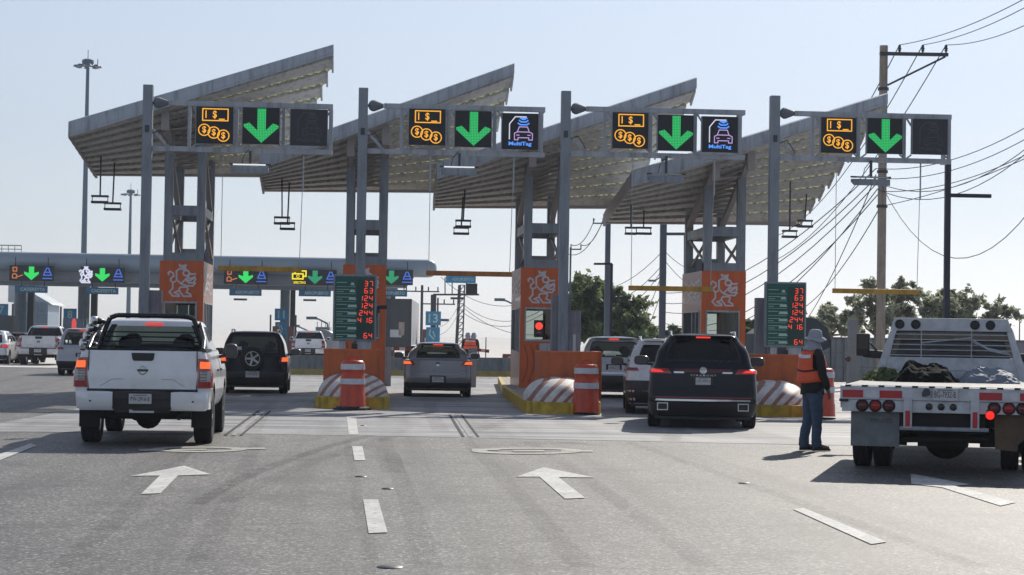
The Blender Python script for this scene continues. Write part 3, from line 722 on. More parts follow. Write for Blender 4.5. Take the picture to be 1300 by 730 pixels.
# gantries
M['flange'] = mat('flange_steel', (.16, .175, .20), .8)
GX = [182, 456, 714, 980]; PT = [108, 112, 116, 122]
SIGN_OFF = [(1.62, 2.73, 3.88), (1.56, 2.68, 3.83), (1.58, 2.70, 3.80), (1.57, 2.73, 3.87)]
SIGN_Y = [(159, 160, 162), (161.5, 164, 167), (166, 169, 171), (172, 173, 174)]
GANT = []
def gantry(k):
    x = PX(GX[k], YG); zt = P(GX[k] + 5, PT[k], YG).z
    t = thing('sign_gantry', ['grey sign gantry with the tall post behind the white pickup', 'grey sign gantry whose post carries the left price board', 'grey sign gantry rising beside the third booth with grey cabinets on its post', 'grey sign gantry whose post carries the right price board'][k],
              'sign gantry', (x, YG, .245), 0, 'cantilever sign gantries'); H = zt - .245
    b = MB(M['steel']); b.bb(-.115, .115, -.115, .115, 0, H); b.build('post', t)
    b = MB(M['steel_dark']); b.bb(-.05, .05, -.13, -.1, H - 1.15, H - .98); b.build('post_box', t)
    zT, zB = H - .42, H - 1.52; L = 4.45
    b = MB(M['flange']); b.lathe([(.02, 0), (.10, .04), (.14, .1), (.14, .16), (.10, .26), (.05, .38)], (.115, 0, zT), 'X', 8); b.build('flange', t)
    b = MB(M['steel_light']); b.bb(.5, L, -.06, .06, zT - .06, zT + .06); b.bb(.1, L, -.06, .06, zB - .07, zB + .05)
    b.bb(L - .12, L, .061, .5, zT - .05, zT + .05); b.bb(L - .12, L, .061, .5, zB - .05, zB + .05); b.bb(L - .1, L, .44, .5, zB, zT)
    b.beam((.115, 0, zB + .45), (.5, 0, zB + .04), .07, .07); b.build('arm', t)
    s1, s2, s3 = SIGN_OFF[k]
    for xx in (s1 - .62, (s1 + s2) / 2 - .04, (s2 + s3) / 2 - .04, s3 + .53):
        MB(M['steel_light']).bb(xx - .04, xx + .04, -.045, .045, zB + .05, zT - .06).build('upright', t)
    for s in (s1, s2, s3):
        for sx in (-1, 1):
            MB(M['steel_light']).beam((s + sx * .43, -.0, zT - .24), (s + sx * .55, 0, zT - .05), .04, .04).build('stay', t); MB(M['steel_light']).beam((s + sx * .42, 0, zB + .14), (s + sx * .55, 0, zB + .04), .04, .04).build('stay', t)
    b = MB(M['wire']); pts = [Vector((.12, -.08, zB + .35)), Vector((.3, -.08, zB + .42)), Vector((.42, -.08, zB + .25)), Vector((.5, -.08, zB + .1))]; b.path(pts, .012, 5); b.build('loose_cable', t)
    GANT.append(t); return t
for k in range(4): gantry(k)

def display(k, q, kind, lab):
    x = GANT[k].location.x + SIGN_OFF[k][q]; px = GX[k] + (SIGN_OFF[k][q]) * F / YG
    z = P(PX(px, YG) and px + 4, SIGN_Y[k][q], YG - .12).z; hs = .44
    t = thing('lane_display', lab, 'display sign', (x, YG - .10, z), 0, 'square lane displays on the gantries')
    off = kind == 'tag_off'
    b = MB(M['panel_off'] if off else M['panel']); b.bb(-hs, hs, -.10, .035, -hs, hs); b.build('case', t, bevel=.012)
    for sx in (-1, 1): MB(M['steel']).bb(sx * (hs + .002), sx * (hs + .02), -.09, .03, -hs, hs).build('case_rim', t)
    fn = lambda u, v: Vector(((u - .5) * 2 * hs, -.10, (.5 - v) * 2 * hs))
    if kind == 'cash':
        b = MB(M['led_amber'])
        strokes(b, [[(.17, .06), (.86, .06), (.86, .38), (.17, .38), (.17, .06)], [(.26, .12), (.26, .30)], [(.62, .34), (.76, .34)]], fn, .026, .004)
        put_text(b, '$', fn(.5, .22) + Vector((0, -.006, 0)), .20, .10, .015)
        for (cx, cy) in ((.22, .64), (.48, .71), (.74, .79)):
            strokes(b, [[(cx + .155 * math.cos(R(i)), cy + .155 * math.sin(R(i))) for i in range(0, 361, 20)]], fn, .024, .005)
            put_text(b, '$', fn(cx, cy) + Vector((0, -.008, 0)), .18, .095, .02)
        b.build('cash_symbols', t)
    elif kind == 'arrow':
        b = MB(M['led_green'])
        b.add([fn(u, v) + Vector((0, -.006, 0)) for u, v in ((.40, .03), (.63, .03), (.63, .63), (.83, .43), (.98, .49), (.98, .55), (.515, .97), (.03, .53), (.03, .47), (.18, .42), (.40, .63))], [tuple(range(11))])
        b.build('down_arrow', t)
    else:
        ink = [M['led_white'], M['led_pink'], M['led_blue']] if not off else [M['led_off']] * 3
        b = MB(ink[0]); strokes(b, [[(.20, .72), (.20, .30), (.36, .10), (.66, .10)]], fn, .026, .004); b.build('bracket_symbol', t)
        b = MB(ink[1]); strokes(b, [[(.34, .74), (.34, .56), (.42, .52), (.47, .38), (.70, .38), (.75, .52), (.84, .56), (.84, .74), (.74, .74), (.74, .68), (.44, .68), (.44, .74), (.34, .74)], [(.42, .52), (.75, .52)], [(.4, .61), (.47, .61)], [(.71, .61), (.78, .61)]], fn, .022, .005); b.build('car_symbol', t)
        b = MB(ink[2]); strokes(b, [[(.50, .14), (.68, .14)], [(.47, .20), (.52, .24), (.66, .24), (.71, .20)], [(.44, .28), (.50, .32), (.68, .32), (.74, .28)], [(.55, .17), (.63, .17)]], fn, .032, .006)
        b.build('wave_symbol', t); b = MB(ink[2]); put_text(b, 'MultiTag', fn(.5, .86) + Vector((0, -.006, 0)), .12, .56, .03); b.build('tag_lettering', t)
    return t
gl_ = ['leftmost gantry', 'second gantry from the left', 'third gantry from the left', 'rightmost gantry']
for k in range(4):
    display(k, 0, 'cash', 'black square display with amber banknote and three coins on the ' + gl_[k])
    display(k, 1, 'arrow', 'black square display with green down arrow on the ' + gl_[k])
    display(k, 2, 'tag' if k in (1, 2) else 'tag_off', ('lit display with violet car and blue MultiTag lettering on the ' if k in (1, 2) else 'unlit dark square display with faint car outline on the ') + gl_[k])

# flat floodlight fixtures hung below the gantry arms
for k, (x0, x1, yy) in enumerate(((291, 344, 213), (558, 608, 216), (821, 870, 225), (1080, 1131, 229))):
    Y = YG - .1; a, c = P(x0, yy, Y), P(x1, yy, Y); W = c.x - a.x; zz = a.z; top = GANT[k].location.z + (P(GX[k] + 5, PT[k], YG).z - .245) - 1.55
    t = thing('lane_light', 'flat hooded lane light with a tube hanging under the ' + gl_[k], 'lamp', ((a.x + c.x) / 2, Y, zz), 0, 'lane lights under the gantry arms')
    b = MB(M['steel']); b.prism([(-W / 2 + .04, -.16, -.13), (-W / 2 + .04, .16, -.02), (-W / 2 + .04, .16, .05), (-W / 2 + .04, -.16, .03)], (W - .1, 0, 0)); b.build('hood', t)
    b = MB(M['lit_tube'] if k < 2 else M['steel_light']); b.tube((-W / 2 + .1, -.19, .07), (W / 2 - .12, -.19, .07), .018); b.build('tube', t)
    b = MB(M['steel_dark']); b.bb(-W / 2, W / 2, -.03, .03, .07, .11); b.bb(-.03, .03, -.025, .025, .11, top - zz); b.build('hanger', t)
    b = MB(M['wire']); b.path([Vector((-.2, 0, .1)), Vector((-.16, 0, .3)), Vector((-.04, 0, .45))], .01, 5); b.build('cable', t)

# clearance bars on cables
M['cable'] = mat('light_cable', (.4, .41, .43), .6)
for k, (x0, x1, yy, c0, c1, lab) in enumerate(((277, 383, 341.5, 277, 384, 'yellow clearance bar hanging behind the leftmost booth'), (541, 650, 347.5, 543, 649, 'orange clearance bar hanging above the silver hatchback'), (798, 905, 366.5, 801, 904, 'yellow clearance bar whose end crosses the lion of the fourth booth'), (1057, 1167, 370, 1059, 1166, 'yellow clearance bar hanging in front of the trees'))):
    Y = YG + .0; a, c = P(x0, yy, Y), P(x1, yy, Y); W = c.x - a.x; zz = (a.z + c.z) / 2; m_ = M['bar_yellow'] if k != 1 else M['bar_orange'] if 'bar_orange' in M else M['bar_yellow']
    t = thing('clearance_bar', lab, 'height bar', ((a.x + c.x) / 2, Y, zz), 0, 'hanging clearance bars')
    MB(m_).bb(-W / 2, W / 2, -.05, .05, -.06, .06).build('bar', t, bevel=.01)
    top = GANT[k].location.z + (P(GX[k] + 5, PT[k], YG).z - .245) - 1.59
    for sx in (-1, 1):
        if k == 0 and sx < 0: pass
        b = MB(M['cable']); xx = sx * (W / 2 - .06); b.tube((xx, 0, .06), (xx + (.0 if sx < 0 else .06), 0, top - zz), .009, n=5)
        if sx > 0 or True: b.tube((xx + .06 * (sx > 0), 0, top - zz), (xx + .06 * (sx > 0), 0, top - zz - .9), .02, n=6) if k == 1 or sx > 0 else None
        b.build('cable', t)

# pendant lamps under the canopies
for n_, (k, px, py, lab, wd) in enumerate(((0, 127, 253, 'left one of the two small pendant lamps under the leftmost canopy', 21), (0, 143, 262, 'right lower one of the two small pendant lamps under the leftmost canopy', 21),
        (1, 358, 280, 'upper one of the two small pendant lamps under the second canopy', 20), (1, 365, 287, 'lower one of the two small pendant lamps under the second canopy', 19),
        (2, 588, 284, 'upper one of the two small pendant lamps under the third canopy', 20), (2, 585.5, 293, 'lower one of the two small pendant lamps under the third canopy', 20),
        (3, 801, 293, 'pale pendant lamp at the left under the fourth canopy', 15), (3, 817, 293, 'dark pendant lamp at the left under the fourth canopy', 20),
        (3, 1002.5, 297, 'lower pendant lamp at the right under the fourth canopy', 19), (3, 1022, 284, 'upper pendant lamp at the right edge of the fourth canopy', 19))):
    Y = 54.6 + (n_ % 2) * .9; p = P(px, py, Y); s = F / Y; W = wd / s
    t = thing('pendant_lamp', lab, 'lamp', p, 0, 'pendant lamps under the canopies')
    O, S = CAN[k][1], CAN[k][2]
    # height of the soffit above the lamp
    best = None
    for i in range(61):
        for j in range(21):
            q = S(i / 60, j / 20) + O; dd = (q.x - p.x) ** 2 + (q.y - p.y) ** 2
            if best is None or dd < best[0]: best = (dd, q)
    H = best[1].z - p.z - .03
    b = MB(M['steel_dark']); b.tube((0, 0, .1), (best[1].x - p.x, best[1].y - p.y, H), .022, n=6); b.build('rod', t)
    b = MB(M['steel_dark']); b.bb(-W / 2, W / 2, -.1, .1, .06, .11)
    for sx in (-1, 1): b.beam((sx * W * .46, 0, .08), (sx * W * .46, 0, -.06), .02, .02)
    for (xa, xb, ya, yb) in ((-W / 2, W / 2, -.13, -.11), (-W / 2, W / 2, .11, .13), (-W / 2, -W / 2 + .02, -.11, .11), (W / 2 - .02, W / 2, -.11, .11)): b.bb(xa, xb, ya, yb, -.11, -.05)
    b.build('bracket', t)
    MB(M['steel_dark'] if (n_ == 7) else M['steel_light']).bb(-W / 2 + .03, W / 2 - .03, -.1, .1, -.1, -.06).build('lens', t)

# price boards
SEG = {'0': 'abcdef', '1': 'bc', '2': 'abged', '3': 'abgcd', '4': 'fgbc', '5': 'afgcd', '6': 'afgecd', '7': 'abc', '8': 'abcdefg', '9': 'abcdfg'}
def seg_digit(b, ch, x, z, w_, h, y):
    sl_ = .06
    def q(x0, z0, x1, z1, th=.22):
        A, B_ = Vector((x + x0 * w_ + sl_ * (z0) * w_, y, z + z0 * h)), Vector((x + x1 * w_ + sl_ * z1 * w_, y, z + z1 * h))
        d = (B_ - A).normalized(); n = Vector((-d.z, 0, d.x)) * w_ * (th - .03) / 2; A += d * w_ * .06; B_ -= d * w_ * .06
        b.add([A - n, B_ - n, B_ + n, A + n], [(0, 1, 2, 3)])
    D_ = {'a': (0, 1, 1, 1), 'b': (1, .5, 1, 1), 'c': (1, 0, 1, .5), 'd': (0, 0, 1, 0), 'e': (0, 0, 0, .5), 'f': (0, .5, 0, 1), 'g': (0, .5, 1, .5)}
    for s in SEG.get(ch, ''): q(*D_[s])
def price_board(k, x0, x1, y0, y1, lab):
    Y = YG - .32; a, c = P(x0, y0, Y), P(x1, y1, Y); W = c.x - a.x; H = a.z - c.z
    t = thing('price_board', lab, 'price board', ((a.x + c.x) / 2, Y, c.z), 0, 'green price boards')
    MB(M['steel']).bb(-W / 2, W / 2, 0, .14, 0, H).build('case', t, bevel=.015)
    MB(M['board_green']).bb(-W / 2 + .045, W / 2 - .045, -.012, 0, .045, H - .045).build('face', t)
    MB(M['board_dark']).bb(.05, W / 2 - .07, -.016, -.012, .08, H - .12).build('digit_field', t)
    tx = MB(M['board_text']); dg = MB(M['led_red'])
    rows = ['37', '63', '124', '124', '244', '416', '', '64']
    zs = [H * (1 - f) for f in (.135, .24, .355, .465, .575, .685, .80, .915)]
    wordsA = ['MOTOCICLETA', 'AUTOMOVIL', 'AUTOBUS', 'CAMION 2 EJES', 'CAMION 3-4 EJES', 'CAMION 5-6 EJES', 'EJE EXTRA', 'EXCEDENTE']
    for i, (rw, z) in enumerate(zip(rows, zs)):
        tx.bb(-W / 2 + .08, .02, -.0165, -.012, z - .085, z - .077)
        tx.bb(-W / 2 + .08, -W / 2 + .08 + .25 + .05 * (i % 3), -.0165, -.012, z + .015, z + .028)
        if i % 3: tx.bb(-W / 2 + .08, -W / 2 + .22 + .03 * (i % 2), -.0165, -.012, z - .04, z - .028)
        wv = .07 + .045 * min(i, 3); cx = -.06
        tx.bb(cx - wv / 2, cx + wv / 2, -.0165, -.012, z - .03, z + .02); tx.bb(cx - wv / 2 - .02, cx + wv / 2 + .02, -.017, -.0125, z - .042, z - .03)
        xx = W / 2 - .17
        for ch in rw[::-1]:
            seg_digit(dg, ch, xx, z - .058, .068, .116, -.02); xx -= .118 if not (rw == '416' and ch == '1') else .15
    tx.build('lettering', t); dg.build('price_digits', t)
    b = MB(M['steel_light']); b.bb(-W * .35, -W * .2, .03, .1, -.3, 0); b.bb(W * .05, W * .4, .03, .1, -.26, 0); b.m(M['black']); b.bb(-.06, .08, .01, .03, -.2, -.06); b.build('control_box', t)
    return t
price_board(1, 423.5, 477, 348, 433.5, 'green price board with red digits beside the barrel lane, left of the silver hatchback')
price_board(3, 971.5, 1023, 357.5, 441.5, 'green price board with red digits left of the worker in the sun hat')
# camera on the left price board
p = P(484, 390, YG - .2); t = thing('security_camera', 'small black camera sticking out right of the left price board', 'camera', p)
b = MB(M['black']); b.box((.02, 0, 0), (.24, .12, .09)); b.m(M['steel_dark']); b.box((-.06, .1, -.08), (.06, .1, .12)); b.build('camera_body', t, bevel=.01)

# grey cabinets around posts one and three
for k, boxes, lab in ((0, ((176, 204, 368, 425, .35), (192, 204, 384, 425, .1)), 'grey control cabinet at the foot of the leftmost gantry post'), (2, ((701, 724, 374, 446, .30), (722, 737, 394, 446, .12)), 'grey control cabinet with a slit window at the foot of the third gantry post'), (3, ((960, 972, 378, 445, .2),), 'narrow grey cabinet left of the right price board')):
    Y = YG + .14; c0 = P((boxes[0][0] + boxes[0][1]) / 2, 400, Y); t = thing('control_cabinet', lab, 'cabinet', (c0.x, Y, .245), 0, 'grey control cabinets')
    for i, (x0, x1, y0, y1, dd) in enumerate(boxes):
        a, c = P(x0, y0, Y), P(x1, y1, Y)
        b = MB(M['cab_grey'] if 'cab_grey' in M else M['steel']); b.bb(a.x - c0.x, c.x - c0.x, .0 + .02 * i, dd + .03, 0, a.z - .245); b.build(['cabinet_body', 'door_panel'][i], t, bevel=.01)
        if k == 2 and i == 1:
            b = MB(M['white_paint']); b.bb((c.x - c0.x) - .19, (c.x - c0.x) - .12, .008, .018, .95, 1.45); b.build('slit_window', t)

# barrels
def barrel(px, py, lab, wd_px=None, group='orange striped barrels'):
    p = G(px, py); t = thing('traffic_barrel', lab, 'traffic barrel', p, 0, group)
    b = MB(M['rubber']); b.lathe([(.40, 0), (.40, .05), (.34, .08), (.0, .08)] if px < 600 else [(.30, 0), (.30, .03), (.0, .03)], n=8, c=(0, 0, 0)); b.build('base', t, smooth=30)
    segs = [(.07, .31, 'barrel_orange'), (.31, .42, 'barrel_amber'), (.42, .56, 'barrel_orange'), (.56, .68, 'reflect'), (.68, .86, 'barrel_orange'), (.86, .98, 'reflect'), (.98, 1.06, 'barrel_orange')]
    r = lambda z: .285 - .035 * z
    b = MB(M['barrel_orange'])
    prof = [(.29, .06), (r(.1), .09), (r(.3), .31), (r(.3) - .012, .33), (r(.56) - .012, .55), (r(.56), .56), (r(.7), .68), (r(.7) - .012, .70), (r(.86) - .012, .85), (r(.86), .87), (r(.98), .98), (.235, 1.02), (.2, 1.055), (0, 1.06)]
    b.lathe(prof, n=28); b.build('drum', t, smooth=50)
    for z0, z1 in ((.55, .67), (.86, .98)):
        b = MB(M['reflect']); b.lathe([(r(z0) + .004, z0), (r(z1) + .004, z1)], n=28, close=False); b.f = [f for f in b.f if len(f) == 4]; b.mi = b.mi[:len(b.f)]; b.build('reflective_band', t, smooth=50)
    b = MB(M['barrel_orange']); pts = [Vector((.11 * math.cos(R(a)), 0, 1.05 + .10 * math.sin(R(a)))) for a in range(0, 181, 30)]; b.path(pts, .018, 6); b.bb(-.12, .12, -.04, .04, 1.05, 1.075); b.build('handle', t)
M['barrel_amber'] = mat('barrel_amber', (.6, .13, .02), .4)
barrel(447, 520.5, 'orange and white striped barrel on a black rubber base before the left price board')
barrel(743.5, 526.5, 'orange and white striped barrel standing in front of the third booth island')
barrel(1043, 532, 'orange barrel mostly hidden behind the worker in the vest')
# ---------------------------------------------------------------- vehicles
def pchip(xs, ys, x):
    n = len(xs)
    if x <= xs[0]: return ys[0]
    if x >= xs[-1]: return ys[-1]
    h = [xs[i + 1] - xs[i] for i in range(n - 1)]; d = [(ys[i + 1] - ys[i]) / h[i] for i in range(n - 1)]
    m = [d[0]] + [0 if d[i - 1] * d[i] <= 0 else 2 * d[i - 1] * d[i] / (d[i - 1] + d[i]) for i in range(1, n - 1)] + [d[-1]]
    i = max(j for j in range(n - 1) if xs[j] <= x); t = (x - xs[i]) / h[i]
    return ((1 + 2 * t) * (1 - t) ** 2 * ys[i] + t * (1 - t) ** 2 * h[i] * m[i] + t * t * (3 - 2 * t) * ys[i + 1] + t * t * (t - 1) * h[i] * m[i + 1])
class Shell:
    """levels: (z, y_rear, y_front, half_width, r_rear, r_front, bow)"""
    def __init__(s, levels): s.L = levels; s.z = [l[0] for l in levels]
    def par(s, z): return [pchip(s.z, [l[i] for l in s.L], z) for i in range(1, 7)]
    def pt(s, t, z, off=0):
        sg = 1 if t >= 0 else -1; t = abs(t); yr, yf, w_, rr, rf, bow = s.par(z)
        if t <= .25:
            u = t / .25; x = (w_ - rr) * u; y = yr + bow * u * u; n = Vector((2 * bow * u / max(w_ - rr, .01), -1, 0))
        elif t <= .35:
            a = (t - .25) / .1 * math.pi / 2; x = w_ - rr + rr * math.sin(a); y = yr + bow + rr * (1 - math.cos(a)); n = Vector((math.sin(a), -math.cos(a), 0))
        elif t <= .75:
            u = (t - .35) / .4; y0 = yr + bow + rr; y1 = yf - bow - rf; x = w_; y = y0 + (y1 - y0) * u; n = Vector((1, 0, 0))
        elif t <= .85:
            a = (t - .75) / .1 * math.pi / 2; x = w_ - rf + rf * math.cos(a); y = yf - bow - rf + rf * math.sin(a); n = Vector((math.cos(a), math.sin(a), 0))
        else:
            u = 1 - (t - .85) / .15; x = (w_ - rf) * u; y = yf - bow * u * u; n = Vector((0, 1, 0))
        n.normalize(); return Vector((sg * (x + n.x * off), y + n.y * off, z))
    def T(s, x, z):
        yr, yf, w_, rr, rf, bow = s.par(z); sg = 1 if x >= 0 else -1; x = abs(x)
        if x <= w_ - rr: t = .25 * x / (w_ - rr)
        elif x < w_: t = .25 + .1 * math.asin(min(1, (x - w_ + rr) / rr)) / (math.pi / 2)
        else: t = .35 + .4 * (x - w_) / max(.1, yf - yr - 2 * bow - rr - rf)
        return sg * t
    def patch(s, mb, q, off=.008, nu=8, nv=4, skirt=.02):
        """q: four (x, z) corners, x may pass the half width to wrap round the corner"""
        ts = [(s.T(x, z), z) for x, z in q]
        def at(u, v, o):
            t = (ts[0][0] * (1 - u) + ts[1][0] * u) * (1 - v) + (ts[3][0] * (1 - u) + ts[2][0] * u) * v
            z = (ts[0][1] * (1 - u) + ts[1][1] * u) * (1 - v) + (ts[3][1] * (1 - u) + ts[2][1] * u) * v
            return s.pt(t, z, o)
        P_ = [[at(i / nu, j / nv, off) for i in range(nu + 1)] for j in range(nv + 1)]
        mb.grid(P_)
        bd = [(i / nu, 0) for i in range(nu + 1)] + [(1, j / nv) for j in range(1, nv + 1)] + [(1 - i / nu, 1) for i in range(1, nu + 1)] + [(0, 1 - j / nv) for j in range(1, nv)]
        a = [at(u, v, off) for u, v in bd]; b_ = [at(u, v, off - skirt) for u, v in bd]
        mb.grid([a, b_], closed=True); return mb
    def sym(s, mb, q, **k):
        s.patch(mb, q, **k); s.patch(mb, [(-x, z) for x, z in q], **k); return mb

def wheel(parent, x, y, r, wd, side, spokes=5, dark=False):
    b = MB(M['rubber']); h = wd / 2
    b.lathe([(r * .62, -h * .9), (r * .86, -h), (r * .95, -h * .93), (r, -h * .78), (r, -h * .4), (r - .008, -h * .38), (r - .008, -h * .3), (r, -h * .28), (r, h * .28), (r - .008, h * .3), (r - .008, h * .38), (r, h * .4), (r, h * .78), (r * .95, h * .93), (r * .86, h), (r * .62, h * .9)], axis='X', n=36, close=True)
    w_ = b.build('wheel', parent, smooth=30, loc=(x, y, r))
    b = MB(M['black'] if dark else M['rim'])
    b.lathe([(r * .63, -h * .85), (r * .63, h * .8), (r * .58, h * .8), (r * .55, -h * .3), (0, -h * .2)] if side < 0 else [(r * .63, h * .85), (r * .63, -h * .8), (r * .58, -h * .8), (r * .55, h * .3), (0, h * .2)], axis='X', n=28) if False else None
    sx = side; b.lathe([(r * .64, -sx * h * .8), (r * .64, sx * h * .86), (r * .57, sx * h * .86), (r * .56, sx * h * .1)], axis='X', n=28); b.m(M['black']); b.lathe([(r * .57, sx * h * .12), (0.02, sx * h * .12)], axis='X', n=28); b.m(M['black'] if dark else M['rim'])
    for i in range(spokes):
        a = 2 * math.pi * i / spokes; b.beam((sx * h * .6, 0, 0), (sx * h * .75, math.cos(a) * r * .6, math.sin(a) * r * .6), r * .16, .03, Vector((1, 0, 0)))
    b.lathe([(r * .16, sx * h * .2), (r * .16, sx * h * .75), (0, sx * h * .8)], axis='X', n=14)
    b.build('rim', w_, smooth=35)
    return w_

def cap_shell(sh, z0, z1, nz, ts, mb, top=True, bottom=True, skip=None, glass=None, zb=None):
    zs = zb or [z0 + (z1 - z0) * i / nz for i in range(nz + 1)]
    rows = [[sh.pt(t, z) for t in ts] for z in zs]
    n = len(ts); o = len(mb.v); g0 = None
    if glass is not None: g0 = len(glass.v)
    mb.v += [p for r_ in rows for p in r_]
    if glass is not None: glass.v += [p.copy() for r_ in rows for p in r_]
    for j in range(len(zs) - 1):
        for i in range(n):
            i2 = (i + 1) % n; f = [j * n + i, j * n + i2, (j + 1) * n + i2, (j + 1) * n + i]
            tc = (ts[i] + ts[i2]) / 2 if i2 else 1; zc = (zs[j] + zs[j + 1]) / 2
            if skip and skip(tc, zc):
                if glass is not None: glass.f.append([q + g0 for q in f]); glass.mi.append(glass.cur); glass.keys = getattr(glass, 'keys', []) + [(tc, zc)]
            else: mb.f.append([q + o for q in f]); mb.mi.append(mb.cur)
    if bottom: mb.f.append([o + i for i in range(n)][::-1]); mb.mi.append(mb.cur)
    if top: k = (len(zs) - 1) * n; mb.f.append([o + k + i for i in range(n)]); mb.mi.append(mb.cur)
def split_glass(gg, parent, brk):
    groups = {}
    for f, (tc, zc) in zip(gg.f, gg.keys):
        a = abs(tc); sg = 1 if tc > 0 else -1
        if a < .3: k = ('rear_window', 0)
        elif a > .77: k = ('windscreen', 0)
        else: k = ('side_window', sg * (1 + sum(a > q for q in brk)))
        groups.setdefault(k, []).append(f)
    for (nm, _), fs in groups.items():
        b = MB(M['glass_dark'] if nm == 'side_window' else gg.mats[0]); b.v = gg.v; b.f = fs; b.mi = [0] * len(fs); b.build(nm, parent, smooth=35)
def tgrid(extra=()):
    s = set()
    for i in range(9): s.add(round(.25 * i / 8, 5))
    for i in range(7): s.add(round(.25 + .1 * i / 6, 5))
    for i in range(17): s.add(round(.35 + .4 * i / 16, 5))
    for i in range(7): s.add(round(.75 + .1 * i / 6, 5))
    for i in range(6): s.add(round(.85 + .15 * i / 5, 5))
    for e in extra: s.add(round(e, 5))
    p = sorted(s); return [-t for t in p[::-1] if 0 < t < 1] + [t for t in p]

def boolean(base, cutter):
    m = base.modifiers.new('b', 'BOOLEAN'); m.operation = 'DIFFERENCE'; m.object = cutter; m.solver = 'EXACT'
    me = eval_mesh(base); base.modifiers.clear(); old = base.data; base.data = me; drop(cutter)
    me.shade_smooth(); me.set_sharp_from_angle(angle=R(32))

def put_plate(parent, x, y, z, text, w_=.30, h=.15, size=.07):
    b = MB(M['plate']); b.bb(x - w_ / 2, x + w_ / 2, y - .012, y, z - h / 2, z + h / 2); o = b.build('number_plate', parent, bevel=.004)
    b = MB(M['plate_ink']); put_text(b, text, (x, y - .014, z), size, w_ * .84); b.bb(x - w_ * .3, x + w_ * .3, y - .0135, y - .0125, z + h * .33, z + h * .39); b.build('plate_lettering', o); return o
def mirror(parent, x, y, z, m_, w_=.2, h=.15, arm=None):
    sg = 1 if x > 0 else -1
    b = MB(m_); rows = []
    for (yy, k) in ((.10, .55), (.06, .85), (0, 1), (-.05, .97), (-.07, .9)):
        rows.append([Vector((math.copysign(abs(math.cos(a)) ** .6, math.cos(a)) * w_ / 2 * k, yy, math.copysign(abs(math.sin(a)) ** .6, math.sin(a)) * h / 2 * k)) for a in [2 * math.pi * i / 16 for i in range(16)]])
    b.grid(rows, closed=True); b.f += [list(range(16)), list(range(64, 80))]; b.mi += [0, 0]
    if arm: b.m(M['black']).beam((0, 0.02, -h * .3), (-sg * arm, .04, -h * .4), .06, .05)
    else: b.m(M['black']).beam((0, .03, -h * .25), (-sg * (w_ * .5 + .1), .05, -h * .45), .05, .04)
    o = b.build('wing_mirror', parent, smooth=50, loc=(x, y, z))
    g_ = MB(M['mirror_dark']); g_.add([(math.copysign(abs(math.cos(a)) ** .6, math.cos(a)) * w_ * .4, -.075, math.copysign(abs(math.sin(a)) ** .6, math.sin(a)) * h * .38) for a in [2 * math.pi * i / 16 for i in range(16)]], [tuple(range(16))]); g_.build('mirror_glass', o)
def car_seats(parent, y, w_, z0, ztop, n=2, m_=None):
    for i in range(n):
        x = (-w_ + 2 * w_ * i / (n - 1)) if n > 1 else 0
        b = MB(m_ or M['seat']); b.prism([(x - .22, y, z0), (x + .22, y, z0), (x + .22, y + .1, z0), (x - .22, y + .1, z0)], (0, -.12, ztop - z0 - .2))
        rows = []
        for j in range(5):
            v = -1 + j / 2; k = math.sqrt(max(0, 1 - v * v * .8))
            rows.append([Vector((x + .14 * k * math.cos(a), y - .14 + .05 * k * math.sin(a), ztop - .08 + v * .11)) for a in [2 * math.pi * q / 12 for q in range(12)]])
        b.grid(rows, closed=True); b.f += [[len(b.v) - 12 + q for q in range(12)]]; b.mi += [0]; b.build('seat', parent, smooth=60)

